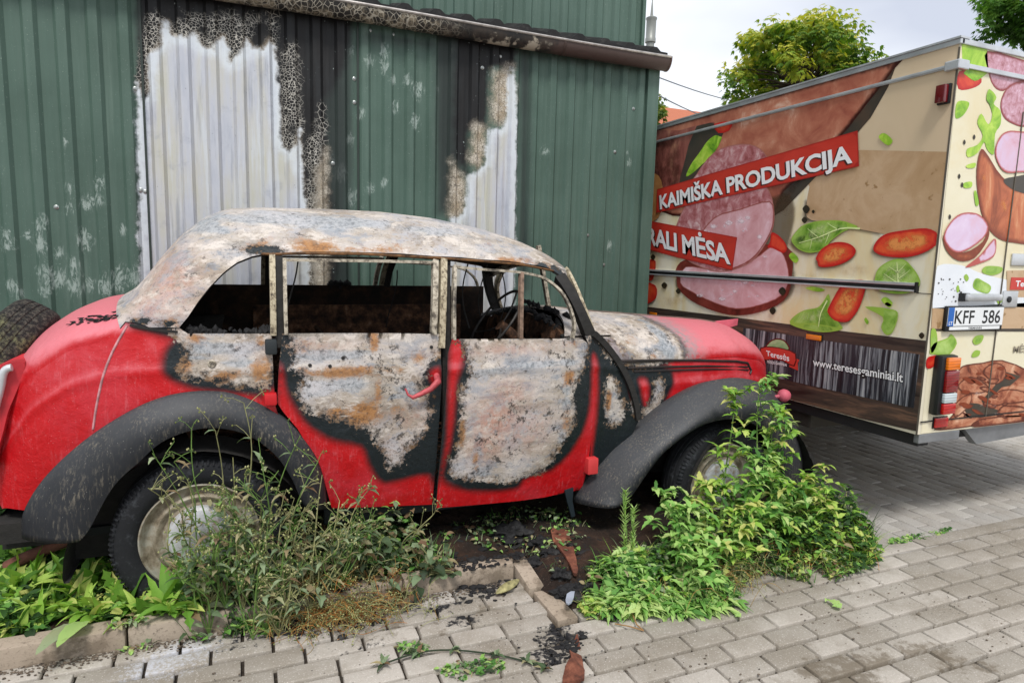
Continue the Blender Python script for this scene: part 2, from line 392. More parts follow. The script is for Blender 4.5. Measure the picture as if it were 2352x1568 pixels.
BLK = [wp(z7([(188, -200), (1690, -200), (1690, 150), (1640, 420), (1560, 600), (1500, 700), (1495, 1100), (1560, 1420), (1600, 2600), (1345, 2600), (240, 2600), (205, 600)])),
       wp(z8([(370, 230), (795, 240), (795, 480), (620, 480), (600, 900), (480, 900), (470, 1180), (445, 1230), (350, 1050), (345, 700)]))]
SOT = [wp(z7([(180, -200), (1700, -200), (1690, 2600), (200, 2600)])), wp(z8([(205, 150), (470, 150), (470, 1500), (330, 1500), (205, 1480)])), wp(z8([(780, 200), (900, 260), (890, 2000), (780, 2000)])), wp([(820, 60), (1500, 150), (1500, 172), (820, 105)])]
SCF = [(40, 1150, 25), (45, 1200, 30), (205, 1100, 30), (205, 1200, 30), (225, 1350, 38), (225, 1420, 32), (350, 920, 25), (345, 1030, 25), (370, 1400, 38), (430, 990, 30), (420, 1180, 34), (490, 900, 24), (490, 980, 26), (515, 1400, 34), (580, 1370, 42), (660, 1350, 36), (330, 700, 18), (290, 1360, 32), (440, 1390, 28), (290, 1240, 20), (370, 1290, 28), (65, 1400, 28), (600, 1130, 18), (135, 1150, 16), (100, 1440, 20)]
SCF = [(.4687*x, .4687*y, .4687*r) for x, y, r in SCF]+[(245+.3387*x, .3387*y, .3387*r) for x, y, r in [(1780, 420, 40), (1880, 360, 40), (1885, 460, 40), (1940, 550, 26), (2030, 550, 30), (2110, 615, 46), (1960, 730, 34), (2090, 830, 46), (1790, 1280, 36), (1720, 770, 32), (2240, 610, 18), (1590, 1180, 50), (1650, 940, 32), (1660, 1340, 46), (1520, 1080, 30), (2340, 360, 30), (1650, 340, 32), (1880, 1240, 26), (1740, 1400, 20), (1000, 1130, 20)]]+[(1250+0, 350, 12), (1445, 375, 8), (1400, 565, 10), (1440, 350, 6), (1135, 170, 16), (1150, 260, 22)]

def ribwall(y, x0, x1, zb, zt, dz=.03, per=.15, c0=-1.035):
    xs = []; dp = []
    k = math.floor((x0-c0)/per)
    while c0+k*per < x1+per:
        c = c0+k*per
        for dx, d in ((-.040, 0), (-.022, -.02), (-.0205, -.02), (.0205, -.02), (.022, -.02), (.040, 0), (.058, 0), (.075, -.002), (.092, 0)):
            xs.append(c+dx); dp.append(d)
        k += 1
    xs = np.array(xs); dp = np.array(dp); k = (xs >= x0) & (xs <= x1); xs = np.append(np.insert(xs[k], 0, x0), x1); dp = np.append(np.insert(dp[k], 0, 0), 0)
    zs = np.linspace(zb, zt, int((zt-zb)/dz)+1); n = len(xs)
    X, Z = np.meshgrid(xs, zs); Yv = y+np.tile(dp, (len(zs), 1))
    V = np.stack([X.ravel(), Yv.ravel(), Z.ravel()], 1)
    F = [(j*n+i, j*n+i+1, (j+1)*n+i+1, (j+1)*n+i) for j in range(len(zs)-1) for i in range(n-1)]
    return V, F
def umax(P, x, z, lim=.4):
    d = np.full(len(x), -lim)
    for p in P: d = np.maximum(d, sdist(p, x, z))
    return np.clip(d, -lim, lim)
def green_cols(g):
    n = g.noise(1.5, 4); s = g.noise(3, 4, .6, g.sc(6, 1, .35))
    c = g.mix(g.step(n, .35, .65), lin('#42584e'), lin('#4b6258')); c = g.mix(g.step(s, .45, .75, 0, .35), c, lin('#5f736a'))
    c = g.mix(g.step(g.noise(130, 3), .66, .72, 0, .5), c, lin('#90a096'))
    return c
g = G('burnt_sheet_steel'); col = green_cols(g)
w = g.warp(.05, 9); nz = g.noise(14, 5, .65); nb = g.math('SUBTRACT', nz, .5)
sc_ = g.attr('scuff'); sn = g.noise(1.0, 7, .78, g.sc(26, 26, 10, rot=(0, R(28), 0)), 2.2)
col = g.mix(g.math('MULTIPLY', g.step(g.math('ADD', sn, g.math('MULTIPLY', sc_, .22)), .60, .74), g.step(sc_, .05, .6, 0, .62)), col, lin('#aab8b2'))
col = g.mix(g.math('MULTIPLY', g.step(g.noise(1, 4, .6, g.sc(11, 1, .5)), .56, .70), g.step(g.noise(2, 3), .4, .6, 0, .4)), col, lin('#6a7d73')); so_ = g.attr('soot'); st = g.noise(1.2, 5, .6, g.sc(9, 1, .8))
col = g.mix(g.step(g.math('ADD', so_, g.math('MULTIPLY', g.math('SUBTRACT', st, .5), .12)), -.03, .10, 0, .85), col, lin('#1c2021'))
bk = g.math('ADD', g.attr('black'), g.math('MULTIPLY', nb, .08))
blackc = g.mix(g.step(g.noise(2.2, 5, .6, g.sc(8, 1, 1)), .45, .75), (.0045, .0045, .005, 1), lin('#1d2022'))
specks = g.step(g.vor(38, vec=g.warp(.03, 30)), .16, .07)
blackc = g.mix(g.math('MULTIPLY', specks, g.step(g.noise(4, 3), .5, .62)), blackc, lin('#9aa6a4'))
col = g.mix(g.step(bk, -.02, .05), col, blackc)
# crazed paint: pale cracks
cr1 = g.vor(31, 'DISTANCE_TO_EDGE', g.sc(1, 0, 1, g.warp(.016, 25)), .9); cr2 = g.vor(58, 'DISTANCE_TO_EDGE', g.sc(1, 0, 1, g.warp(.01, 40)), .9)
ck = g.math('ADD', g.attr('crack'), g.math('MULTIPLY', nb, .12)); be = g.math('ADD', g.attr('beige'), g.math('MULTIPLY', nb, .12))
near = g.attr('silver')
sel = g.step(near, -.16, -.09)
line = g.math('ADD', g.math('MULTIPLY', g.step(cr1, .06, .015), g.math('SUBTRACT', 1., sel)), g.math('MULTIPLY', g.step(cr2, .075, .015), sel))
line = g.math('MULTIPLY', line, g.step(g.noise(5, 3), .36, .48))
crc = g.mix(g.step(near, -.03, -.0), (.006, .006, .006, 1), lin('#6a6052')); crc = g.mix(line, crc, lin('#b4b1a8'))
col = g.mix(g.step(ck, -.02, .03), col, crc)
bec = g.mix(g.step(nz, .35, .65), lin('#9c8e78'), lin('#b9b2a4')); bec = g.mix(g.math('MULTIPLY', g.step(cr2, .09, .02), .8), bec, lin('#5b5348')); bec = g.mix(g.step(g.noise(30, 4), .58, .68, 0, .7), bec, lin('#3c342b'))
col = g.mix(g.step(be, -.04, .05), col, bec)
# bare zinc
zn = g.noise(2.2, 5, .6, g.sc(4, 1, .6)); z2 = g.noise(7, 5, .65)
zc = g.ramp(zn, [(.3, lin('#a6abb6')), (.45, lin('#b9bcc3')), (.55, lin('#bcbcb8')), (.68, lin('#bab9a8'))])
zc = g.mix(g.step(z2, .55, .72, 0, .4), zc, lin('#8d919c')); zc = g.mix(g.step(g.noise(45, 4), .68, .74, 0, .6), zc, lin('#5d5f66'))
sv = g.math('ADD', near, g.math('MULTIPLY', nb, .10))
zc = g.mix(g.step(g.noise(1, 6, .65, g.sc(16, 1, 1.1)), .55, .68, 0, .55), zc, lin('#858a94')); zc = g.mix(g.step(g.noise(1, 6, .65, g.sc(12, 1, .8)), .46, .36, 0, .7), zc, lin('#c6cbd0')); zc = g.mix(g.step(sv, .07, .005, 0, .8), zc, lin('#cfd6db'))
col = g.mix(g.step(sv, -.02, .012), col, zc)
mt = g.step(sv, -.006, .012, 0, .35)
M_wall = g.fin(col, g.step(sv, -.01, .02, .55, .34), mt, bump=g.math('ADD', g.noise(6, 3), g.math('MULTIPLY', g.noise(50, 4), .15)), bs=.25, bd=.01, spec=.35)
g = G('green_steel'); M_green = g.fin(green_cols(g), .5, bump=g.noise(5, 3), bs=.2, bd=.01)

V, F = ribwall(YW, -4.0, XW-.10, -.05, 2.98)
x, z = V[:, 0], V[:, 2]
scv = np.zeros(len(V))
for (px, py, r) in SCF:
    c = onY(px, py, YW); rr = r*.0035; scv = np.maximum(scv, np.exp(-(((x-c[0])/(rr*.8))**2+((z-c[2])/(rr*1.3))**2)))
shed = empty('metal_shed', (0, YW, 0), 'dark green corrugated steel shed with a fire-scorched front wall', 'shed')
at = {'scuff': scv, 'soot': umax(SOT, x, z), 'black': umax(BLK, x, z), 'crack': umax(CRK, x, z), 'beige': umax(BEI, x, z), 'silver': umax(SILV, x, z)}
o = mk('wall', V, F, M_wall, shed, smooth=False, attrs=at); o['label'] = 'corrugated wall, green with burnt silver and black areas'
V, F = ribwall(4.67, -4.0, 3.0, 2.9, 5.5, .3, c0=-1.035+.03)
mk('upper_wall', V, F, M_green, shed, smooth=False)
b = MB(); b.box((XW-.10, YW-.032, -.05), (XW, YW+.06, 2.9)); b.build('corner_trim', M_green, shed)
b = MB(); b.box((2.972, 4.64, 2.9), (3.0, 4.70, 5.5)); b.build('corner_trim', M_green, shed)
V, F = ribwall(0, YW+.06, 9.0, -.05, 2.95, .3); V = np.stack([XW-.01+V[:, 1]*-1-.02, V[:, 0], V[:, 2]], 1); mk('side_wall', V, F, M_green, shed, smooth=False)
V, F = ribwall(0, 4.70, 9.0, 2.9, 5.5, .3); V = np.stack([2.99+V[:, 1]*-1-.02, V[:, 0], V[:, 2]], 1); mk('side_wall', V, F, M_green, shed, smooth=False)
b = MB(); b.box((-4, 4.5, 2.8), (2.96, 9, 2.85)); b.box((-4, 4.7, 5.45), (2.96, 9, 5.5)); b.build('ceiling', M_green, shed)
# seams with screws
b = MB()
for px in (320, 822, 1184):
    P = [onY(px+(0 if px > 400 else 3), y, YW-.006) for y in (60, 640)]; x0 = P[0][0]; b.box((x0-.008, YW-.012, 0), (x0+.004, YW-.003, 2.9))
b.build('sheet_seam', simple('seam', '#2a3430', .6), shed)
M_screw = simple('screw_zinc', '#a6aaa8', .35, .8)
sp = z7([(475, 25), (1048, 128), (1680, 535), (1682, 695), (185, 600), (228, 1292), (262, 1300), (1785, 205), (1940, 232), (2065, 247), (1535, 1108), (135, 620), (960, 1500)])+z8([(370, 292), (500, 315), (655, 300), (530, 415), (680, 382), (778, 455), (560, 460), (1460, 1030)])+[(.4687*275, .4687*1015), (.4687*660, .4687*435), (.4687*690, .4687*930), (1350, 540), (1452, 630), (1222, 605), (1387, 608), (1456, 250)]
for (px, py) in sp:
    c = onY(px, py, YW-.006); b = MB(); b.lathe([(.0005, -.007), (.006, -.006), (.008, -.002), (.013, 0), (.013, .004)], (c[0], YW-.003, c[2]), n=10); b.build('screw', M_screw, shed, smooth=True)
# roof sheet edge (black, wavy), gutter, end cap
g = G('charred_paint'); M_char = g.fin(g.ramp(g.noise(9, 6, .7), [(.35, (.004, .004, .005, 1)), (.55, (.012, .012, .013, 1)), (.72, (.05, .048, .045, 1))]), .8, bump=g.noise(40, 5, .7), bs=.6, bd=.006)
V = []; F = []; n = 0
xs = np.arange(-4, 3.02, .01)
for i, xx in enumerate(xs):
    ph = ((xx+1.2) % .21)/.21; hh = .028*max(0, min(1, (1-abs(ph-.5)*4)*1.6)); jit = .006*mnoise.noise(Vector((xx*9, 0, 0)))
    for (yy, zz) in ((4.33, 2.93), (4.33, 2.965+hh+jit), (4.66, 3.07+hh), (4.66, 3.03)): V.append((xx, yy, zz))
for i in range(len(xs)-1):
    for k in range(3): F.append((i*4+k, i*4+4+k, i*4+5+k, i*4+1+k))
o = mk('roof_sheet', V, F, M_char, shed, smooth=False)
g = G('gutter_paint'); xx = g.node('ShaderNodeSeparateXYZ', Vector=g.oc).outputs[0]
n = g.noise(7, 5, .7); warp = g.math('ADD', xx, g.math('MULTIPLY', g.math('SUBTRACT', n, .5), .5))
br_ = g.mix(g.noise(20, 4), lin('#40322e'), lin('#4c3c37')); bl = g.mix(g.step(n, .4, .6), (.01, .01, .01, 1), lin('#37302a'))
ta = g.mix(g.step(g.noise(12, 6, .8), .45, .6), lin('#1d1a17'), lin('#7f7563')); ta = g.mix(g.math('MULTIPLY', g.step(g.vor(30, 'DISTANCE_TO_EDGE'), .06, .02), .8), ta, lin('#a9a394'))
c = g.mix(g.step(warp, 1.15, 1.45), ta, bl); c = g.mix(g.step(warp, 2.0, 2.15), c, br_)
c = g.mix(g.math('MULTIPLY', g.step(g.noise(9, 4), .5, .58), g.math('MULTIPLY', g.step(warp, 1.45, 1.6), g.step(warp, 2.05, 1.95))), c, lin('#a59c8c'))
M_gut = g.fin(c, .5, bump=g.noise(40, 4), bs=.3, bd=.004)
b = MB(); prof = [(math.cos(a), math.sin(a)) for a in np.linspace(math.pi, 2*math.pi, 13)]
V = []; F = []; xs = np.linspace(-4, 3.03, 60)
for xv in xs:
    sag = .004*math.sin(xv*2.1)
    for (a, c_) in prof: V.append((xv, 4.375+a*.062, 2.93+sag+c_*.085))
    for (a, c_) in prof[::-1]: V.append((xv, 4.375+a*.059, 2.93+sag+c_*.082))
n = 26
for i in range(len(xs)-1):
    for k in range(n): F.append((i*n+k, i*n+(k+1) % n, (i+1)*n+(k+1) % n, (i+1)*n+k))
F.append(tuple((len(xs)-1)*n+k for k in range(13)))
gut = mk('gutter', V, F, M_gut, shed, smooth=True)
b = MB(); b.tube([(xv, 4.313, 2.934+.004*math.sin(xv*2.1)) for xv in xs], .010, 8); b.build('rim', simple('worn_rim', '#b5b0ac', .35, .7, var=.25, scale=14), gut, smooth=True)
b = MB(); b.lathe([(.001, 0), (.065, 0), (.065, .012), (.001, .012)], (3.03, 4.375, 2.93), 'X', 24)
b.v = [(x, y, min(z, 2.938)) if True else 0 for x, y, z in b.v]; b.v = [(x, y, 2.93-(2.93-z)*1.35) for x, y, z in b.v]; b.build('end_cap', simple('brown_cap', '#4d3731', .5), gut, smooth=True)
b = MB(); b.lathe([(.088, 0), (.091, .004), (.091, .02), (.088, .024)], (2.13, 4.375, 2.93), 'X', 32); b.v = [(x, 4.375+(y-4.375)*.74, z) for x, y, z in b.v]
b.f = [q for q in b.f if all(b.v[i][2] <= 2.935 for i in q)]; b.build('joint_ring', simple('brown_ring', '#40302b', .5), gut, smooth=True)

# ================================================================ BACKGROUND
D = 14
def far(px, py, Y): return onY(px, py, Y)
# steel mast behind the shed
Ym = 9.0; c0 = far(1492, 130, Ym); c1 = far(1496, 45, Ym); wpx = 10.5/FPX*Ym*1.02
ms = empty('mast', (c0[0], Ym, 0), 'grey steel mast with a pointed tip rising behind the shed roof', 'mast')
zt = c1[2]; M_mast = simple('mast_steel', '#8d908c', .45, .3, scale=2)
b = MB(); b.tube([(c0[0], Ym, 0), (c0[0], Ym, zt)], [wpx*1.25, wpx*.92], 20); b.build('pole', M_mast, ms, smooth=True)
b = MB(); b.lathe([(wpx*.9, zt-.35), (wpx*1.25, zt-.34), (wpx*1.25, zt-.28), (wpx*1.15, zt-.27), (wpx*1.15, zt-.02), (wpx*1.3, zt), (wpx*1.3, zt+.02), (wpx*.35, zt+.05), (.01, zt+.24)], (c0[0], Ym, 0), 'Z', 24); b.build('collar', M_mast, ms, smooth=True)
b = MB(); b.tube([(c0[0], Ym, zt+.2), (c0[0], Ym, zt+1.6)], .008, 6); b.build('spike', M_mast, ms)
# distant orange-roofed building
Yo = 30; a = far(1500, 248, Yo); c = far(1620, 254, Yo); d = far(1500, 300, Yo)
hb = empty('distant_house', (a[0], Yo, 0), 'distant building with an orange-red roof behind the shed corner', 'building')
g = G('orange_tiles'); wv = g.node('ShaderNodeTexWave', Vector=g.oc, Scale=3.0); M_or = g.fin(g.mix(wv.outputs['Fac'], lin('#b0694c'), lin('#9d5a40')), .8)
zr = (a[2]+c[2])/2; zr2 = H+(zr-H)*(Yo+5)/Yo; b = MB(); b.add([(a[0]-14, Yo, d[2]-.4), (c[0]+9, Yo, d[2]-.4), (c[0]+9, Yo+5, zr2), (a[0]-14, Yo+5, zr2)], [(0, 1, 2, 3)]); b.add([(a[0]-14, Yo+5, zr2), (c[0]+9, Yo+5, zr2), (c[0]+9, Yo+10, d[2]-.4), (a[0]-14, Yo+10, d[2]-.4)], [(0, 1, 2, 3)]); b.build('roof', M_or, hb)
b = MB(); b.box((a[0]-13.7, Yo+.3, 0), (c[0]+8.7, Yo+9.7, d[2]-.3)); b.build('wall', simple('render', '#b9a58f', .9), hb)
M_wire = simple('wire', '#6e747c', .6)
for (p0, p1, lab) in (((1505, 150), (1720, 222), 'upper thin overhead cable crossing the sky right of the shed'), ((1505, 190), (1660, 262), 'lower thin overhead cable crossing the sky right of the shed')):
    A = Vector(onY(*p0, 9.5)); B_ = Vector(onY(*p1, 16)); A = A-(B_-A)*.5; B_ = B_+(B_-A)*.4
    pts = [A.lerp(B_, t/16)+Vector((0, 0, -.25*math.sin(math.pi*t/16))) for t in range(17)]
    b = MB(); b.tube(pts, .011, 5); tag(b.build('overhead_cable', M_wire), lab, 'cable', 'thin cables in the sky')
# ================================================================ TREES
def mat_leaf(name, cols, rough=.55, trans=.35, spotty=0):
    g = G(name); r = g.attr('rnd'); n = g.noise(6, 3)
    t = g.math('ADD', r, g.math('MULTIPLY', g.math('SUBTRACT', n, .5), .35))
    k = len(cols); c = g.ramp(t, [(.1+.8*i/(k-1), lin(h)) for i, h in enumerate(cols)])
    if spotty: c = g.mix(g.step(g.noise(60, 3), .6, .68, 0, spotty), c, lin('#5a4a2c'))
    g.fin(c, rough, spec=.3)
    tr = g.node('ShaderNodeBsdfTranslucent', Color=g.mix(1., c, (1.3, 1.5, .6, 1), 'MULTIPLY')); mxs = g.node('ShaderNodeMixShader', i0=trans)
    g.t.links.new(g.b.outputs[0], mxs.inputs[1]); g.t.links.new(tr.outputs[0], mxs.inputs[2]); g.t.links.new(mxs.outputs[0], g.t.nodes['Material Output'].inputs['Surface'])
    return g.m
M_bark = simple('bark', '#4a4036', .9, scale=5, bumps=.8)
def tree(name, label, base, crown_c, rad, nclump, nleaf, leaf, cols, seed, cr=.34, squash=(1, 1, .8)):
    rs = random.Random(seed); t = empty(name, base, label, 'tree')
    crown_c = Vector(crown_c); b = MB(); top = crown_c+Vector((0, 0, -rad*.3))
    b.tube([base, Vector(base).lerp(top, .5)+Vector((.08, 0, 0)), top, crown_c+Vector((0, 0, rad*.5))], [rad*.085, rad*.07, rad*.05, rad*.015], 10)
    cl = []
    for i in range(nclump):
        while True:
            p = Vector([rs.uniform(-1, 1) for _ in range(3)])
            if .35 < p.length < 1: break
        if p.length < .7 and rs.random() < .5: p = p.normalized()*rs.uniform(.75, 1)
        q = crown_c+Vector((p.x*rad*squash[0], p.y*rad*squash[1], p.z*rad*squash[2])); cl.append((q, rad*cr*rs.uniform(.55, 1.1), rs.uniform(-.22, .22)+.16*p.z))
        s = top.lerp(crown_c, rs.random()*.8); m = s.lerp(q, .55)+Vector((0, 0, .06*rad)); b.tube([s, m, q], [rad*.022, rad*.014, rad*.006], 5)
    b.build('trunk', M_bark, t, smooth=True)
    V = []; F = []; A = []
    for q, r, tone in cl:
        for _ in range(nleaf):
            d = Vector([rs.gauss(0, 1) for _ in range(3)]).normalized()*r*(rs.random()**.45); d.z *= .75; p = q+d
            # a leaf: several pointed leaflets fanned from one stalk
            ax = Vector((d.x, d.y, d.z*.3-.25*r)).normalized(); up = (Vector((0, 0, 1))+.5*Vector([rs.uniform(-1, 1) for _ in range(3)])).normalized()
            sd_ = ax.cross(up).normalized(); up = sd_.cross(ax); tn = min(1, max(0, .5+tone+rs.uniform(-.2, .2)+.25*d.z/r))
            for a in (-.95, -.35, .3, .9):
                dr = ax*math.cos(a)+sd_*math.sin(a)-Vector((0, 0, .25)); L = leaf*rs.uniform(.7, 1.1); w = up.cross(dr).normalized()*L*.2
                n = len(V); V += [p, p+dr*L*.55+w, p+dr*L+Vector((0, 0, -L*.15)), p+dr*L*.55-w]; F.append((n, n+1, n+2, n+3)); A += [tn]*4
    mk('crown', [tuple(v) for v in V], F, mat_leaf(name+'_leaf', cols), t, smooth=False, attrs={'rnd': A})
    return t
Yt = 13.5; c = onY(1842, 150, Yt); rr = 178/FPX*Yt*1.06
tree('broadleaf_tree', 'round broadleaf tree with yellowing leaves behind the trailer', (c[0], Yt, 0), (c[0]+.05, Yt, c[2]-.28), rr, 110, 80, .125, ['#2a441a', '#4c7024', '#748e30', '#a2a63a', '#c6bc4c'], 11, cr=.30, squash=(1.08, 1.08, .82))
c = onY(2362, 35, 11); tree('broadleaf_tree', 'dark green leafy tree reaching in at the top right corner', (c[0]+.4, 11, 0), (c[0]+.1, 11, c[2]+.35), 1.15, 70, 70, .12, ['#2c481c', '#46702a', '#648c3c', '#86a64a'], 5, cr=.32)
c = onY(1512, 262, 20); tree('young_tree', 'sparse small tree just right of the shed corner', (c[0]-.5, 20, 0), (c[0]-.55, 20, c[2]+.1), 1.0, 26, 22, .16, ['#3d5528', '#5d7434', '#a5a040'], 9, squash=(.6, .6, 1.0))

# ================================================================ TRAILER
XT, YT, ZB, ZT = 3.14, 2.175, .575, 2.475
LEN = 3.3; WT = 2.1
TR = empty('market_trailer', (XT+WT/2, YT+LEN/2, 0), 'box-shaped market trailer wrapped in pictures of sausage, ham and vegetables', 'trailer')
SIDE = 'side'; REAR = 'rear'
EPS = {'n': 0}
def onpl(pl, x, y, off=0.):
    return onX(x, y, XT-off) if pl == SIDE else onY(x, y, YT-off)
def dec(name, pl, pts, m, off, par, smoothk=3, step=.03, attrs=None, thick=0):
    """a printed shape lying on the trailer skin, off metres proud of it"""
    P = smooth_poly(pts, smoothk) if smoothk else np.array(pts, float)
    W = np.array([onpl(pl, x, y, off) for x, y in P]); q = W[:, [1, 2]] if pl == SIDE else W[:, [0, 2]]
    if pl == SIDE: q = np.clip(q, [YT+.004, ZB+.004], [YT+LEN-.004, ZT-.004])
    else: q = np.clip(q, [XT+.004, ZB+.004], [XT+WT, ZT-.004])
    V, F = fill(q, (), step)
    if pl == SIDE: V3 = np.stack([np.full(len(V), XT-off), V[:, 0], V[:, 1]], 1); F = F[:, ::-1]
    else: V3 = np.stack([V[:, 0], np.full(len(V), YT-off), V[:, 1]], 1)
    d = sdist(resample(q, step), V[:, 0], V[:, 1])
    return mk(name, V3, F, m, par, smooth=False, attrs={'edge': np.clip(d, 0, 1)})
M_skin = simple('trailer_skin', '#d9d2bd', .35, var=.05, scale=1.5, bumps=.03)
b = MB(); b.box((XT, YT, ZB), (XT+WT, YT+LEN, ZT)); b.build('body', M_skin, TR)

def print_mat(name, cols, sc=(6, 6, 6), scale=1., det=6, rough=.32, edge=None, ew=.02, dist=.6, spots=None, warp=0):
    g = G(name); n = g.noise(scale, det, .66, g.sc(*sc, vec=(g.warp(warp, 6) if warp else None)), dist)
    k = len(cols); c = g.ramp(n, [(.28+.44*i/(k-1), lin(h)) for i, h in enumerate(cols)])
    if spots: c = g.mix(g.step(g.noise(spots[1], 3, .5), spots[2], spots[2]+.06), c, lin(spots[0]))
    if edge: c = g.mix(g.step(g.math('ADD', g.attr('edge'), g.math('MULTIPLY', g.noise(30, 3), ew*.6)), ew*1.3, ew*.5), c, lin(edge))
    return g.fin(c, rough, spec=.35)
P_board = print_mat('print_pale_board', ['#e6dfc4', '#ded9c4', '#d9cba2', '#dcc493'], (2.5, 2.5, 1.1), 1.2, 5)
P_kraft = print_mat('print_tan_board', ['#b89c7c', '#c0a484', '#b39572', '#a98a66'], (3, 3, 3), 1.2, 6, spots=('#93744e', 16, .66))
P_kraft2 = print_mat('print_beige_cloth', ['#d0bfa3', '#c8b597', '#cdb89b'], (2, 2, 1), 1, 4)
P_smoke = print_mat('print_smoked_sausage', ['#83463a', '#9c5a48', '#aa6a54', '#b97e66', '#d4b09c'], (8, 5, 5), 1.0, 7, edge='#3a1610', ew=.035)
P_smoke2 = print_mat('print_dark_sausage', ['#633832', '#804a42', '#9a6256', '#bc906e'], (5, 7, 3), 1.2, 7)
P_dark = print_mat('print_dark_gap', ['#34332e', '#403a32', '#544235'], (4, 4, 4))
P_meat = print_mat('print_coarse_meat', ['#74383a', '#9a5658', '#b07478', '#c69c9e', '#dcc4c4'], (14, 14, 14), 1.0, 8, edge='#a06a60', ew=.012)
P_ham = print_mat('print_ham_slice', ['#b5787c', '#c8959a', '#cfa0a6', '#d8b2ba', '#e6cdd6'], (6, 6, 6), 1.1, 7, edge='#8c4238', ew=.012, spots=('#e2ccd8', 9, .67))
P_rim = print_mat('print_ham_rind', ['#471510', '#6f2a22', '#94453a'], (5, 5, 5))
P_tom = print_mat('print_tomato', ['#b32a1c', '#cc3b28', '#d8512e', '#e07038'], (7, 7, 7), 1, 5, edge='#b81f1c', ew=.022)
P_basil = print_mat('print_basil', ['#2f5a12', '#5f8c26', '#86ad46', '#a3c267', '#b3cf7c'], (6, 6, 6), 1, 6, edge='#8fb243', ew=.01)
P_lett = print_mat('print_lettuce', ['#4d8020', '#7fb02c', '#a6cb45', '#c9de6a'], (9, 9, 9), 1.1, 7)
P_pep = print_mat('print_peppercorn', ['#1c1710', '#38301f'], (20, 20, 20))
P_wood = print_mat('print_dark_wood', ['#17110e', '#2b2320', '#3c332e', '#4a3c34', '#6e5444', '#2a2b30'], (1, 1.2, 16), 1.0, 7, rough=.4, warp=.03)
P_wood2 = P_wood
g = G('print_grey_planks'); v = g.sc(1, 34, 1.1, vec=g.warp(.012, 7)); n = g.noise(1.0, 6, .7, v, .9); n2 = g.noise(1, 3, .5, g.sc(1, 7, .6))
c = g.ramp(n, [(.40, lin('#15171b')), (.475, lin('#2c2f36')), (.53, lin('#71757c')), (.62, lin('#a3a5a8'))], 'LINEAR'); c = g.mix(g.step(n2, .52, .6, 0, .8), c, lin('#23262e'))
P_plank = g.fin(c, .4)
P_red = print_mat('print_banner_red', ['#a93026', '#b93529', '#c23b2e'], (3, 3, 6), 1, 4, edge='#a12620', ew=.012)
P_orange = print_mat('print_orange_sausage', ['#6e3016', '#8c4526', '#b5623c', '#c47a50', '#dcab84'], (6, 6, 3), 1.2, 7, edge='#7c3418', ew=.03)
P_sal = print_mat('print_salami', ['#8a4a52', '#b5818c', '#c89cac', '#e0c8d8'], (34, 34, 34), 1.0, 5, edge='#8c3a38', ew=.016)
P_pale = print_mat('print_pale_ham', ['#c890a0', '#d4b0c4', '#d3bcd6', '#dccbe2'], (4, 4, 4), 1, 5, edge='#b0524c', ew=.014)
P_cream = print_mat('print_cream', ['#e3ddc6', '#ddd6bb', '#d9caa0'], (2, 2, 2), 1, 5)
P_white = print_mat('print_white_cloth', ['#e2e6ea', '#d5dae2'], (3, 3, 3))
P_bacon = print_mat('print_grilled_meat', ['#38160f', '#7c3f2c', '#a8684c', '#c28c6e', '#dab094'], (9, 9, 12), 1, 7, edge='#5c2a1c', ew=.012)
P_ink = simple('print_ink_white', '#e6e8ea', .35, var=.02, bumps=0)
P_sh = simple('print_letter_shadow', '#3a1a18', .5, var=.05, bumps=0)
P_black = simple('print_ink_black', '#101214', .4, var=.02, bumps=0)
def soft(name, hexc, alpha, ew, sc=8, lo=.35):
    g = G(name); a = g.step(g.attr('edge'), 0., ew); n = g.noise(sc, 5, .7); g.fin(lin(hexc), .4, Alpha=g.math('MULTIPLY', a, g.math('MULTIPLY', g.step(n, lo, lo+.25), alpha))); return g.m
Q_sh = soft('print_soft_shadow', '#4a3826', .6, .03, 3, -.5); Q_hi = soft('print_soft_glint', '#f0dcd2', .8, .02, 26, .42); Q_fl = soft('print_soft_flesh', '#e89a54', .85, .03, 22, .3)
Q_gl = soft('print_soft_light_green', '#c4d890', .7, .03, 22, .4); Q_gd = soft('print_soft_dark_green', '#2c4c14', .7, .03, 14, .4); Q_fat = soft('print_soft_fat', '#ecdde4', .85, .012, 30, .3); Q_brn = soft('print_soft_brown', '#3c1c14', .5, .05, 5, .35); Q_tan = soft('print_soft_stain', '#c49454', .5, .08, 4, .4)
# --- left side picture
k = 2352/3840
def s1(ox, oy, sc): return lambda l: [((ox+x/sc)*k, (oy+y/sc)*k) for x, y in l]
za = s1(2400, 400, 3.136); zb_ = s1(2400, 800, 3.136); zc_ = s1(2900, 700, 3.136); zd = s1(2800, 1150, 3.136)
PIC = dec('picture', SIDE, [(1330, 640), (1330, 300), (1500, 296), (2204, 104), (2214, 150), (2130, 790), (1480, 705)], P_board, .0015, TR, 0, .05); PIC['label'] = 'printed picture of sausages, ham slices, tomatoes and basil'
def S(name, pts, m, lv, sk=3, step=.03): return dec(name, SIDE, pts, m, .0015+.0007*lv, PIC, sk, step)
S('beige_cloth', [(2052, 120), (2215, 80), (2185, 352), (2004, 345), (1890, 380), (1960, 260)], P_kraft2, 1, 0)
S('cutting_board', zc_([(330, -180), (600, -330), (1020, -430), (2050, -410), (2020, 0), (1960, 640), (1600, 590), (1320, 560), (1080, 512), (700, 440), (450, 394), (395, 360), (382, 300), (400, 120), (425, 0)]), P_kraft, 2, 0)
S('dark_gap', [(2062, 140), (2040, 200), (2000, 270), (1905, 380), (1880, 400), (1800, 482), (1772, 500), (1740, 440), (1900, 320), (1990, 200)], P_dark, 3, 0)
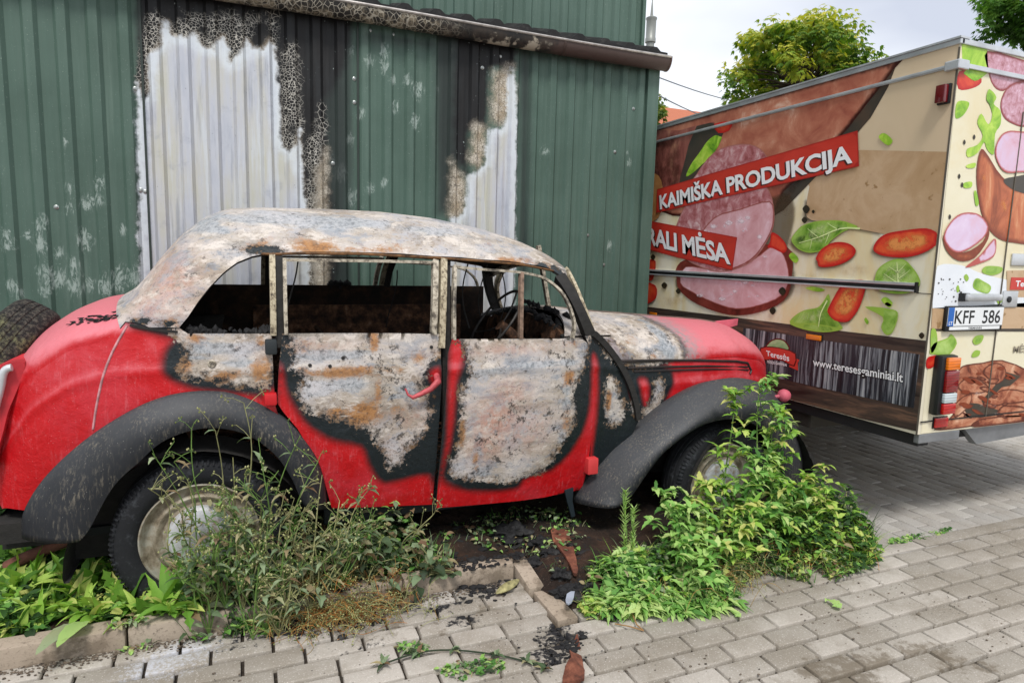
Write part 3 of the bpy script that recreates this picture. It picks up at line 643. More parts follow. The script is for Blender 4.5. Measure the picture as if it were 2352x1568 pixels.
S('smoked_sausage', [(1480, 300), (1760, 200), (2066, 110), (2052, 160), (1990, 240), (1905, 345), (1800, 440), (1770, 500), (1640, 500), (1470, 470)], P_smoke, 4, 2)
S('dark_sausage', [(1440, 300), (1560, 300), (1640, 280), (1640, 340), (1585, 420), (1500, 500), (1440, 520)], P_smoke2, 5, 2)
S('gap_dark', [(1600, 290), (1660, 290), (1650, 330), (1590, 420), (1560, 430), (1570, 380)], P_dark, 5.5, 2)
S('pepper_piece', [(1640, 285), (1680, 280), (1675, 300), (1650, 306)], P_tom, 5.8, 2)
S('lettuce', za([(540, 820), (600, 680), (700, 540), (790, 410), (880, 340), (930, 350), (960, 380), (860, 560), (730, 680), (620, 780)]), P_lett, 6)
S('sausage_end', [(1595, 430), (1600, 400), (1640, 350), (1690, 332), (1735, 335), (1765, 365), (1772, 420), (1700, 470)], P_meat, 7)
S('bread', [(1430, 400), (1500, 396), (1522, 430), (1512, 500), (1430, 530)], print_mat('print_bread', ['#9c6a3c', '#b58450', '#8a5a38'], (5, 5, 5)), 6.5)
S('ham_rind', [(1554, 640), (1556, 610), (1600, 590), (1800, 560), (1818, 640), (1800, 690), (1745, 716), (1690, 724), (1640, 714), (1590, 692), (1560, 665)], P_rim, 8)
S('ham_slice', [(1562, 650), (1575, 612), (1640, 618), (1700, 610), (1745, 585), (1778, 562), (1802, 588), (1813, 636), (1797, 678), (1745, 702), (1690, 710), (1640, 696), (1590, 672)], P_ham, 9)
S('coarse_ham_slice', [(1545, 560), (1560, 500), (1600, 440), (1680, 410), (1740, 415), (1768, 440), (1779, 490), (1772, 535), (1738, 590), (1700, 615), (1650, 625), (1600, 610), (1570, 590)], P_meat, 10)
S('ham_slice', [(1600, 560), (1640, 500), (1700, 480), (1768, 462), (1777, 500), (1768, 538), (1735, 588), (1698, 612), (1660, 620), (1630, 600)], P_ham, 11)
S('tomato', zb_([(1545, 230), (1600, 240), (1670, 300), (1720, 370), (1725, 430), (1690, 465), (1640, 450), (1560, 410), (1500, 400), (1530, 330)]), P_tom, 9.5)
for q, nm in (([(1830-50, 300), (1840, 210), (1900, 150), (2000, 110), (2150, 85), (2352, 85), (2480, 120), (2560, 160), (2450, 190), (2352, 240), (2240, 330), (2150, 430), (2000, 465), (1880, 430), (1810, 370)], 'basil_leaf'),): S(nm, zb_(q), P_basil, 9)
S('tomato_slice', zc_([(500, 840), (560, 740), (680, 665), (800, 650), (910, 680), (970, 750), (930, 830), (820, 900), (680, 940), (540, 940), (520, 880)]), P_tom, 10)
S('tomato_slice', zc_([(1175, 720), (1230, 620), (1340, 550), (1560, 510), (1800, 490), (1920, 540), (1960, 600), (1910, 690), (1760, 780), (1560, 830), (1330, 820), (1210, 780)]), P_tom, 10)
S('basil_leaf', zc_([(1195, 1080), (1230, 970), (1330, 890), (1440, 850), (1540, 860), (1620, 930), (1700, 1040), (1725, 1140), (1640, 1230), (1500, 1260), (1300, 1240), (1200, 1180)]), P_basil, 10)
S('tomato_slice', zc_([(640, 1480), (660, 1400), (790, 1170), (900, 1100), (1080, 1100), (1090, 1170), (1020, 1400), (930, 1540), (850, 1590), (720, 1570)]), P_tom, 10)
S('basil_leaf', zd([(510, 190), (560, 110), (680, 40), (830, 10), (900, -60), (960, -150), (980, -60), (950, 40), (1000, 110), (1080, 180), (1120, 262), (900, 225), (700, 205)]), P_basil, 9)
S('basil_leaf', zd([(510, 190), (900, 215), (1115, 265), (900, 300), (650, 260)]), P_basil, 8.8)
S('stalk', zd([(700+690, 0), (1710, 30), (1780, 100), (1720, 290), (1640, 330), (1580, 240), (1600, 120)]), P_basil, 9)
for i, (x, y, w, h) in enumerate([(1823, 592, 11, 12), (1872, 664, 22, 6), (2034, 320, 16, 14), (2037, 693, 13, 11), (2040, 700, 8, 6), (1990, 737, 5, 8)]): S('chive', [(x-w, y-h*.3), (x-w*.2, y-h), (x+w, y+h*.2), (x+w*.3, y+h)], P_lett, 9)
for i, (x, y, r) in enumerate([(1526, 655, 7), (1797, 668, 9), (1775, 713, 8), (1558, 668, 6), (1852, 480, 9), (1848, 505, 7), (1868, 486, 4), (2117, 770, 7), (1500, 590, 6)]): S('peppercorn', [(x-r, y), (x, y-r), (x+r*.9, y), (x, y+r*1.2)], P_pep, 12 if i != 6 else 12, 3, .01)
S('tomato_slice', [(1488, 600), (1506, 600), (1500, 640), (1484, 640)], P_tom, 9); S('tomato_slice', [(1470, 650), (1505, 655), (1506, 685), (1478, 697)], P_tom, 9)
def grow(l, f, dx=0, dy=0):
    c = np.mean(l, 0); return [((x-c[0])*f+c[0]+dx, (y-c[1])*f+c[1]+dy) for x, y in l]
LEAF1 = zb_([(1830-50, 300), (1840, 210), (1900, 150), (2000, 110), (2150, 85), (2352, 85), (2480, 120), (2560, 160), (2450, 190), (2352, 240), (2240, 330), (2150, 430), (2000, 465), (1880, 430), (1810, 370)])
T1 = zc_([(500, 840), (560, 740), (680, 665), (800, 650), (910, 680), (970, 750), (930, 830), (820, 900), (680, 940), (540, 940), (520, 880)]); T2 = zc_([(1175, 720), (1230, 620), (1340, 550), (1560, 510), (1800, 490), (1920, 540), (1960, 600), (1910, 690), (1760, 780), (1560, 830), (1330, 820), (1210, 780)])
T3 = zc_([(640, 1480), (660, 1400), (790, 1170), (900, 1100), (1080, 1100), (1090, 1170), (1020, 1400), (930, 1540), (850, 1590), (720, 1570)]); L2 = zc_([(1195, 1080), (1230, 970), (1330, 890), (1440, 850), (1540, 860), (1620, 930), (1700, 1040), (1725, 1140), (1640, 1230), (1500, 1260), (1300, 1240), (1200, 1180)])
HB = [(1562, 650), (1575, 612), (1640, 618), (1700, 610), (1745, 585), (1778, 562), (1802, 588), (1813, 636), (1797, 678), (1745, 702), (1690, 710), (1640, 696), (1590, 672)]
for l, f in ((LEAF1, 1.12), (T1, 1.16), (T2, 1.12), (L2, 1.12), (T3, 1.12)): S('printed_shadow', grow(l, f, -2, 5), Q_sh, 8.2)
S('printed_shadow', grow(HB, 1.12, 4, 8), Q_sh, 7.5); S('printed_shadow', [(1700, 500), (1800, 440), (1830, 480), (1815, 560), (1790, 640), (1760, 640)], Q_sh, 7.6)
S('printed_shadow', grow(zc_([(395, 100), (395, 400), (1320, 570), (1320, 400)]), 1.06, -6, 6), Q_sh, 1.6, 0)
for l in (T1, T2, T3): S('tomato_flesh', grow(l, .74), Q_fl, 10.6)
S('tomato_glint', grow(T2, .2, 34, -3), Q_hi, 10.9); S('tomato_glint', grow(T3, .25, -14, 24), Q_hi, 10.9); S('tomato_glint', grow(T1, .2, -24, 10), Q_hi, 10.9)
S('leaf_light', grow(LEAF1, .7, 12, -6), Q_gl, 9.6); S('leaf_dark', grow(LEAF1, .5, -30, 10), Q_gd, 9.7); S('leaf_light', grow(L2, .75, 0, -3), Q_gl, 10.6); S('leaf_light', grow(zd([(560, 110), (830, 10), (950, 60), (900, 200), (600, 170)]), .9), Q_gl, 9.6)
def rib_(pts, w): 
    P = [onpl(SIDE, x, y, .0095) for x, y in smooth_poly(pts, 3, False)]; b = MB(); b.bar([tuple(q) for q in P], [w*(1-.7*i/len(P)) for i in range(len(P))], .0004, (-1, 0, 0)); b.build('leaf_rib', P_rib, PIC)
P_rib = simple('print_leaf_rib', '#cfe09c', .4, bumps=0)
rib_([(1975, 525), (1930, 525), (1880, 545), (1835, 558)], .010); rib_([(2064, 662), (2062, 630), (2060, 602)], .012); rib_([(1900, 690), (1885, 720), (1880, 750)], .010)
for p0, p1 in (((1925, 527), (1900, 512)), ((1905, 535), (1895, 560)), ((1880, 545), (1855, 525)), ((1865, 550), (1860, 572)), ((2063, 640), (2090, 620)), ((2063, 650), (2030, 628)), ((2062, 625), (2080, 606)), ((2062, 625), (2042, 612))): rib_([p0, ((p0[0]+p1[0])/2, (p0[1]+p1[1])/2+1), p1], .005)
rs = random.Random(6)
for _ in range(16): 
    x, y = rs.uniform(1590, 1780), rs.uniform(630, 690); r = rs.uniform(3, 12); S('fat_fleck', [(x-r, y), (x, y-r*.6), (x+r, y), (x, y+r*.6)], Q_fat, 9.6, 3, .012)
for _ in range(12): 
    x, y = rs.uniform(1620, 1760), rs.uniform(500, 600); r = rs.uniform(3, 11); S('fat_fleck', [(x-r, y), (x, y-r*.8), (x+r, y), (x, y+r*.6)], Q_fat, 11.6, 3, .012)
for _ in range(16):
    u = rs.random(); x, y = 1660+u*330, 400-u*210+rs.uniform(-30, 30); L = rs.uniform(14, 46); S('sausage_sheen', [(x, y), (x+L*.5, y-L*.42-3), (x+L, y-L*.7), (x+L*.5, y-L*.30)], Q_hi if _ % 2 else Q_fl, 4.8, 3, .02)
S('sausage_shade', [(1760, 480), (1900, 330), (2040, 170), (2060, 150), (1990, 250), (1880, 390), (1780, 490)], Q_brn, 4.9); S('sausage_shade', [(1500, 330), (1560, 310), (1560, 440), (1500, 470)], Q_brn, 5.7)
for (x, y, r) in ((1820, 480, 40), (1850, 640, 50), (1760, 735, 40), (2100, 600, 40), (1960, 620, 50), (1540, 690, 40)): S('board_grain', [(x-r, y), (x, y-r*.5), (x+r, y), (x, y+r*.5)], Q_tan, 1.2)
b1 = S('red_banner', [(1509, 435), (1970, 300), (1973, 382), (1507, 489)], P_red, 13, 0)
b2 = S('red_banner', [(1491-70, 492), (1491, 507), (1693, 545), (1682, 621), (1558, 592), (1488, 573), (1421, 555)], P_red, 13.2, 0)
# dark timber band
BAND = dec('timber_band', SIDE, [(1330, 690), (1485, 704), (1715, 732), (1942, 761), (2133, 783), (2112, 992), (1977, 975), (1815, 930), (1330, 800)], P_wood, .003, TR, 0, .05)
pn = dec('plank_picture', SIDE, zd([(-40, 250), (40, 260), (1000, 410), (2035, 560), (1965, 1190), (1000, 980), (190, 800), (-60, 740)]), P_plank, .0045, BAND, 0, .05)
def text_on(name, s, pl, quad, m, off, par, bold=.0, xs=None, shadow=None, squeeze=1.):
    """letters fitted into a traced four-cornered field on the skin: bottom-left, bottom-right, top-right, top-left"""
    cu = bpy.data.curves.new('t', 'FONT'); cu.body = s; cu.offset = bold; cu.resolution_u = 3; cu.space_character = squeeze
    ob = bpy.data.objects.new('t', cu); me = ob.to_mesh(); v = np.array([q.co[:2] for q in me.vertices]); f = [tuple(p.vertices) for p in me.polygons]; ob.to_mesh_clear()
    bpy.data.objects.remove(ob); cap = .74
    x0, x1 = v[:, 0].min(), v[:, 0].max(); u = (v[:, 0]-x0)/(x1-x0); w = v[:, 1]/cap
    c = [onpl(pl, x, y, off) for x, y in quad]
    P = (np.outer((1-u)*(1-w), c[0])+np.outer(u*(1-w), c[1])+np.outer(u*w, c[2])+np.outer((1-u)*w, c[3]))
    if pl == SIDE: P[:, 0] = XT-off; f = [q for q in f]
    else: P[:, 1] = YT-off
    o = mk(name, P, f, m, par, smooth=False)
    # make the letters face outward
    me = o.data; n = me.polygons[0].normal
    if (pl == SIDE and n.x > 0) or (pl == REAR and n.y > 0): me.flip_normals()
    return o
q1 = za([(232, 1205), (2600-120, 600), (2500, 350), (225, 1062)]); q1 = [(1516, 480), (1958, 372), (1955, 330), (1514, 448)]
text_on('lettering_shadow', 'KAIMIŠKA PRODUKCIJA', SIDE, [(x-2, y+2) for x, y in q1], P_sh, .0117, PIC, .045, squeeze=.97)
text_on('lettering', 'KAIMIŠKA PRODUKCIJA', SIDE, q1, P_ink, .0122, PIC, .032, squeeze=.97)
q2 = [(1487, 560), (1678, 606), (1672, 560), (1487, 520)]
text_on('lettering_shadow', 'RALI MĖSA', SIDE, [(x+2, y+2) for x, y in q2], P_sh, .0117, PIC, .04, squeeze=.95)
text_on('lettering', 'RALI MĖSA', SIDE, q2, P_ink, .0122, PIC, .032, squeeze=.95)
qw = zd([(780, 690), (1835, 885), (1840, 775), (780, 600)])
text_on('lettering_shadow', 'www.teresesgaminiai.lt', SIDE, qw, P_black, .0056, BAND, .075)
text_on('lettering', 'www.teresesgaminiai.lt', SIDE, qw, P_ink, .0066, BAND, .018)
# small producer's badge
P_bred = simple('badge_red', '#c0392f', .4, var=.05, bumps=0); P_bgreen = print_mat('badge_green', ['#5c8a58', '#8fae7c', '#b9c49a'], (9, 9, 30)); P_bdark = simple('badge_dark_red', '#5a1512', .4, bumps=0)
dec('badge_hill_edge', SIDE, zd([(228, 500), (245, 430), (300, 385), (380, 370), (460, 405), (500, 510)]), P_bdark, .0052, BAND)
dec('badge_hill', SIDE, zd([(245, 490), (262, 435), (310, 398), (380, 386), (448, 415), (484, 510)]), P_bgreen, .006, BAND)
dec('badge_ribbon', SIDE, zd([(560, 600), (622, 625), (600, 660), (606, 750), (500, 705), (500, 640)]), P_bred, .0056, BAND, 0)
dec('badge_ribbon', SIDE, zd([(120, 540), (180, 530), (190, 640), (130, 640), (145, 590)]), P_bred, .0056, BAND, 0)
dec('badge_edge', SIDE, zd([(160, 480), (300, 468), (430, 490), (580, 548), (562, 702), (430, 640), (300, 622), (168, 628)]), P_bdark, .0062, BAND, 2)
dec('badge_banner', SIDE, zd([(170, 492), (300, 480), (430, 502), (566, 556), (552, 688), (430, 628), (300, 610), (176, 616)]), P_bred, .0068, BAND, 2)
text_on('lettering', 'Teresės', SIDE, zd([(232, 572), (500, 640), (500, 565), (228, 510)]), P_ink, .0075, BAND, .02)
text_on('lettering', 'MĖSOS GAMINIAI', SIDE, zd([(240, 660), (470, 700), (470, 668), (240, 626)]), P_ink, .0068, BAND, .02)
# real metalwork of the side
M_alu = simple('aluminium_trim', '#c9cccf', .35, .6, var=.15, scale=6, bumps=.05); M_blk = simple('black_plastic', '#15171a', .4, var=.2); M_steel = simple('grey_steel', '#8c8f93', .45, .6)
def zline(pl, p): return onpl(pl, *p)[2]
b = MB(); b.box((XT-.010, YT-.01, 2.458), (XT+.02, YT+LEN, 2.483), .004); b.box((XT-.016, YT-.012, 2.483), (XT+.05, YT+LEN, 2.492)); b.build('roof_trim', M_alu, TR)
z1 = onX(2190, 152, XT)[2]; b = MB(); b.box((XT-.012, YT+.03, z1-.010), (XT-.0015, YT+LEN, z1+.010), .003); b.box((XT-.016, YT+.03, z1-.004), (XT-.012, YT+LEN, z1+.004)); b.build('roof_trim', M_alu, TR)
zr = onX(2115, 661, XT)[2]; b = MB(); b.box((XT-.016, YT+.075, zr+.008), (XT-.001, YT+LEN-.1, zr+.024), .003); b.box((XT-.018, YT+.075, zr-.022), (XT-.001, YT+LEN-.1, zr-.012), .003); b.cur = 1; b.box((XT-.013, YT+.075, zr-.012), (XT-.001, YT+LEN-.1, zr+.008)); b.box((XT-.022, YT+.070, zr-.026), (XT-.0, YT+.082, zr+.028), .002); b.build('rail', [M_alu, M_blk], TR)
b = MB(); b.box((XT-.0035, YT+.083, zr-.028), (XT-.002, YT+.005, zr-.025)); b.build('panel_seam', M_blk, TR)
def lamp(name, pl, pts, hexc, th=.02, par=None):
    W = np.array([onpl(pl, x, y) for x, y in pts]); lo, hi = W.min(0), W.max(0)
    g = G(name+'_lens'); wv = g.node('ShaderNodeTexWave', Vector=g.oc, Scale=30.); m = g.fin(g.mix(wv.outputs['Fac'], lin(hexc), tuple(x*.7 for x in lin(hexc)[:3])+(1,)), .18, spec=.6, Coat_Weight=.5)
    b = MB(); b.cur = 1
    if pl == SIDE: b.box((XT-th*.4, lo[1]-.006, lo[2]-.005), (XT-.0036, hi[1]+.006, hi[2]+.005), .002); b.cur = 0; b.box((XT-th, lo[1], lo[2]), (XT-th*.4, hi[1], hi[2]), .004)
    else: b.box((lo[0]-.006, YT-th*.4, lo[2]-.005), (hi[0]+.006, YT-.001, hi[2]+.005), .002); b.cur = 0; b.box((lo[0], YT-th, lo[2]), (hi[0], YT-th*.4, hi[2]), .004)
    return b.build(name, [m, M_blk], par or TR, smooth=True)
l = lamp('side_marker', SIDE, [(1857, 766), (1889, 783)], '#d87812'); l['label'] = 'orange side marker lamp'
l = lamp('side_marker', SIDE, [(1496, 716), (1511, 727)], '#c8700f'); l['label'] = 'orange side marker lamp'
l = lamp('marker_lamp', SIDE, [(2164, 200), (2182, 236)], '#6e0a12', .045); l['label'] = 'dark red marker lamp high on the side'
# --- rear face
e1 = lambda l: [((3400+x/1.96)*k, (100+y/1.96)*k) for x, y in l]; e2 = lambda l: [((3400+x/1.96)*k, (900+y/1.96)*k) for x, y in l]
RP = dec('rear_picture', REAR, [(2205, 60), (2600, 140), (2600, 1000), (2114, 1010)], P_cream, .0015, TR, 0, .06); RP['label'] = 'printed rear picture with ham, salami, herbs and sausage'
def Rr(name, pts, m, lv, sk=3, step=.03): return dec(name, REAR, pts, m, .0015+.0007*lv, RP, sk, step)
Rr('green_patch', e1([(405, 130), (590, 160), (600, 300), (410, 270)]), P_lett, 1, 0)
Rr('salami_slice', e1([(595, 180), (900, 260), (1100, 330), (1000, 380), (800, 420), (710, 475), (640, 440), (600, 330)]), P_sal, 1)
Rr('tomato', e1([(385, 330), (520, 340), (550, 410), (480, 455), (380, 458)]), P_tom, 1)
Rr('lettuce', e1([(420, 340), (470, 310), (590, 330), (560, 370), (500, 400), (440, 360)]), P_lett, 2)
Rr('herb_leaf', e1([(365, 570), (400, 545), (460, 560), (440, 620), (400, 665), (358, 670)]), P_lett, 2)
Rr('salami_slice', e1([(690, 560), (740, 450), (860, 400), (1100, 420), (1150, 640), (900, 735), (780, 715), (710, 660)]), P_sal, 2)
Rr('lettuce', e1([(590, 520), (620, 470), (660, 520), (640, 570), (690, 620), (690, 720), (650, 790), (640, 940), (590, 900), (570, 850), (520, 930), (450, 960), (445, 900), (520, 870), (560, 800), (520, 710), (550, 640), (600, 720), (630, 640)]), P_lett, 3)
Rr('sausage_ring', e1([(550, 900), (600, 950), (700, 1100), (860, 1200), (1200, 1150), (1300, 1500), (1000, 1600), (800, 1590), (680, 1560), (600, 1480), (545, 1350), (515, 1150), (520, 1000)]), P_orange, 4)
Rr('dark_gap', e1([(720, 1120), (860, 1090), (1200, 1000), (1200, 1260), (860, 1225), (740, 1170)]), P_dark, 5)
Rr('ham_slice', e1([(650, 920), (680, 820), (740, 770), (830, 770), (1000, 800), (1100, 950), (1000, 1090), (860, 1070), (740, 1075), (680, 1020)]), P_pale, 6)
Rr('ham_slice', e1([(540, 1680), (640, 1560), (660, 1600), (640, 1690), (540, 1740), (430, 1770)]), P_pale, 5.5)
Rr('ham_rind', e1([(265, 1530), (300, 1600), (420, 1660), (560, 1580), (600, 1480), (600, 1560), (500, 1700), (380, 1720), (290, 1640)]), P_orange, 6)
Rr('ham_slice', e1([(275, 1560), (300, 1470), (370, 1390), (450, 1365), (540, 1385), (600, 1470), (560, 1560), (430, 1650), (340, 1650)]), P_pale, 7)
Rr('white_cloth', e2([(225, 190), (400, 185), (560, 250), (800, 320), (900, 480), (700, 490), (190, 500), (205, 330)]), P_white, 2)
for q in ([(495, 300), (520, 280), (560, 300), (620, 340), (600, 390), (540, 380), (490, 350)], [(560, 210), (600, 190), (700, 200), (690, 240), (620, 260), (560, 240)], [(420, 270), (440, 250), (458, 280), (440, 305)], [(655, 430), (680, 405), (705, 430), (680, 475)], [(365, 350), (380, 330), (390, 370), (372, 385)]): Rr('herb_sprig', e2(q), P_basil, 4)
Rr('tan_board', e2([(190, 500), (900, 460), (900, 655), (180, 660)]), P_kraft, 2, 0); Rr('board_edge', e2([(180, 652), (900, 650), (900, 672), (180, 668)]), P_dark, 3, 0)
Rr('beige_board', e2([(735, 225), (960, 220), (960, 420), (735, 420)]), P_kraft, 3.2, 0)
for q in ([(170, 830), (200, 760), (300, 720), (330, 690), (370, 760), (300, 850), (220, 840)], [(485, 740), (510, 705), (565, 700), (550, 750), (505, 770)], [(480, 840), (505, 810), (540, 815), (530, 850), (485, 862)], [(180, 665), (215, 660), (225, 760), (180, 830)]): Rr('herb_leaf', e2(q), P_basil, 4)
Rr('tomato', e2([(150, 870), (190, 850), (228, 850), (222, 900), (190, 935), (148, 940)]), P_tom, 4)
Rr('grilled_meat', e2([(385, 950), (440, 915), (560, 900), (700, 880), (900, 960), (960, 1050), (960, 1300), (540, 1360), (330, 1390), (200, 1395), (260, 1340), (340, 1280), (370, 1050)]), P_bacon, 3, 2)
Rr('dark_gap', e2([(550, 1180), (640, 1080), (720, 965), (840, 1000), (760, 1070), (700, 1080), (600, 1180), (560, 1200)]), P_dark, 4, 0); Rr('dark_gap', e2([(430, 1210), (520, 1200), (700, 1260), (640, 1290), (460, 1300)]), P_dark, 4, 2)
for q in ([(560, 960), (640, 900), (720, 930), (725, 1010), (660, 1060), (600, 1020)], [(380, 1060), (470, 1000), (590, 1060), (590, 1110), (500, 1130), (400, 1110)], [(560, 1200), (700, 1100), (860, 1110), (900, 1180), (700, 1210), (600, 1230)], [(660, 1280), (700, 1220), (770, 1215), (860, 1225), (860, 1290), (700, 1300)], [(480, 1350), (560, 1310), (740, 1290), (900, 1290), (900, 1330), (640, 1370), (500, 1375)], [(360, 1200), (430, 1140), (480, 1130), (470, 1200), (400, 1280), (350, 1300)]): Rr('grilled_piece', e2(q), P_bacon, 5)
for (x, y) in [(425, 850), (497, 812), (387, 1100), (408, 1163), (318, 1398)]: (x0, y0), = e1([(x, y)]); Rr('peppercorn', [(x0-3, y0), (x0, y0-6), (x0+3, y0), (x0, y0+6)], P_pep, 4, 3, .01)
for q in ([(590, 500), (610, 460), (655, 520), (625, 575), (590, 545)], [(440, 1020), (505, 1000), (500, 1035), (450, 1040)], [(420, 1150), (478, 1140), (476, 1180), (424, 1185)], [(495, 1220), (512, 1210), (530, 1300), (508, 1315)]): Rr('herb_leaf', e1(q), P_lett, 4)
rs = random.Random(14)
for _ in range(60):
    (x, y), = e2([(rs.uniform(400, 900), rs.uniform(940, 1340))]); r = rs.uniform(4, 16); a = rs.uniform(-.6, .3); S_ = [(x-r, y+r*a), (x-r*.3, y-r*.45), (x+r, y-r*a), (x+r*.2, y+r*.5)]
    if x > 2352: continue
    Rr('meat_detail', S_, (P_bacon, Q_brn, Q_hi, P_orange)[_ % 4], 5.6+_ % 4*.3, 3, .012)
for (x, y, r) in ((560, 1100, 60), (700, 1300, 80), (600, 1400, 40), (580, 1000, 40)): 
    (x0, y0), = e1([(x, y)]); r *= .3; Rr('sausage_sheen', [(x0-r*.4, y0-r), (x0+r*.4, y0-r*.3), (x0+r*.5, y0+r), (x0-r*.2, y0+r*.4)], Q_fl, 4.8)
for l in ([(690, 560), (860, 400), (1100, 420), (1150, 640), (900, 735), (710, 660)], [(595, 180), (900, 260), (1000, 380), (710, 475), (600, 330)]):
    for _ in range(22):
        c_ = np.mean(l, 0); x, y = c_[0]+rs.uniform(-150, 120), c_[1]+rs.uniform(-110, 110)
        if not inpoly(np.array(l, float), np.array([x]), np.array([y]))[0]: continue
        (x0, y0), = e1([(x, y)]); r = rs.uniform(1.5, 4); Rr('fat_fleck', [(x0-r, y0), (x0, y0-r), (x0+r, y0), (x0, y0+r)], Q_fat, 2.8, 3, .01)
rs = random.Random(4)
for i in range(26):
    (x0, y0), = e2([(rs.uniform(225, 420), rs.uniform(270, 470))]); r = rs.uniform(1, 2.6); Rr('herb_speck', [(x0-r, y0), (x0, y0-r), (x0+r, y0), (x0, y0+r)], P_pep, 5, 0, .01)
# door seam, plate, handle, lamps
M_seam = simple('door_seam', '#5b554b', .6)
def seam(pts):
    b = MB(); W = [onY(x, y, YT-.006) for x, y in pts]
    W = [(W[0][0], YT-.006, p[2]) if abs(W[0][0]-W[-1][0]) < .3 else tuple(p) for p in W]
    b.bar(W, .006, .004, (0, -1, 0)); b.build('door_seam', M_seam, TR)
seam([(3838*k, 420*k), (3695*k, 1562*k)]); 
z_ = onY(2335, 945, YT)[2]; b = MB(); b.box((XT+.01, YT-.008, z_-.003), (XT+WT-.01, YT-.004, z_+.003)); b.build('door_seam', M_blk, TR)
b = MB(); b.box((XT-.001, YT-.010, 2.458), (XT+WT, YT+.01, 2.483), .004); z1 = onX(2190, 152, XT)[2]; b.box((XT+.03, YT-.014, z1-.011), (XT+WT-.02, YT-.002, z1+.011), .003); b.build('roof_trim', M_alu, TR)
b = MB(); b.box((XT-.024, YT-.024, z1-.022), (XT+.05, YT+.05, z1+.022), .006); b.build('corner_bracket', M_alu, TR)
b = MB(); b.box((XT-.004, YT-.004, ZB), (XT+.0, YT+.004, ZT-.03)); b.build('corner_seam', M_seam, TR)
b = MB(); 
bx = lambda b, pts, d0, d1, bev=.004: (lambda W: b.box((W[:, 0].min(), YT-d1, W[:, 2].min()), (W[:, 0].max(), YT-d0, W[:, 2].max()), bev))(np.array([onY(x, y, YT) for x, y in pts]))
c0, c1 = onY(2163, 757, YT), onY(2297, 704, YT)
X0 = c0[0]; X1 = c1[0]-.004; Z0 = (onY(2230, 756, YT)[2]); Z1 = Z0+.118; PS = (X1-X0)/.532
b.box((X0-.008, YT-.022, Z0-.006), (X1+.004, YT-.004, Z1+.004), .006); pf = b.build('plate_frame', M_blk, TR, smooth=True)
M_pw = simple('plate_white', '#dfe2e4', .3, var=.02, bumps=.02); M_pb = simple('plate_blue', '#1c5fb0', .3, var=.02, bumps=0)
b = MB(); b.box((X0, YT-.025, Z0+.022), (X1-.004, YT-.0222, Z1-.003)); b.cur = 1; b.box((X0, YT-.0262, Z0+.022), (X0+.042, YT-.0252, Z1-.003)); b.cur = 0; b.box((X0+.02, YT-.024, Z0+.002), (X1-.02, YT-.0222, Z0+.018))
pl_ = b.build('number_plate', [M_pw, M_pb], TR)
def flat_text(name, s, x0, x1, z0, z1, y, m, par, bold=0., cap=.74):
    cu = bpy.data.curves.new('t', 'FONT'); cu.body = s; cu.offset = bold; cu.resolution_u = 3
    ob = bpy.data.objects.new('t', cu); me = ob.to_mesh(); v = np.array([q.co[:2] for q in me.vertices]); f = [tuple(p.vertices) for p in me.polygons]; ob.to_mesh_clear(); bpy.data.objects.remove(ob)
    a, b_ = v[:, 0].min(), v[:, 0].max(); P = np.stack([x0+(v[:, 0]-a)/(b_-a)*(x1-x0), np.full(len(v), y), z0+v[:, 1]/cap*(z1-z0)], 1)
    o = mk(name, P, f, m, par, smooth=False)
    if o.data.polygons[0].normal.y > 0: o.data.flip_normals()
    return o
zl, zh = Z0+.034, Z1-.014
flat_text('plate_lettering', 'KFF', X0+.062*PS, X0+.245*PS, zl, zh, YT-.0256, P_black, pl_, .012); flat_text('plate_lettering', '586', X0+.325*PS, X0+.50*PS, zl, zh, YT-.0256, P_black, pl_, .012)
flat_text('plate_lettering', 'LT', X0+.008, X0+.034, Z0+.028, Z0+.046, YT-.0268, P_ink, pl_, .02); flat_text('plate_lettering', 'TIEMANN', X0+.2*PS, X0+.33*PS, Z0+.005, Z0+.015, YT-.0246, P_black, pl_, .02)
def rb(name, pts, d0, d1, m, bev=.006): b = MB(); bx(b, pts, d0, d1, bev); return b.build(name, m, TR, smooth=True)
h = rb('door_handle', e2([(388, 392), (640, 445)]), .02, .045, M_alu, .01); b = MB(); bx(b, e2([(378, 388), (420, 448)]), .002, .03, .004); b.build('handle_base', M_blk, h)
rb('latch', e2([(766, 98), (870, 190)]), .002, .012, M_alu); lk = rb('lock_plate', e2([(702, 372), (796, 492)]), .002, .010, M_alu)
cc = onY(*e2([(752, 436)])[0], YT-.011); b = MB(); b.lathe([(.016, 0), (.016, -.006), (.010, -.008), (.001, -.008)], (cc[0], YT-.010, cc[2]), n=16); b.build('keyhole', M_blk, lk)
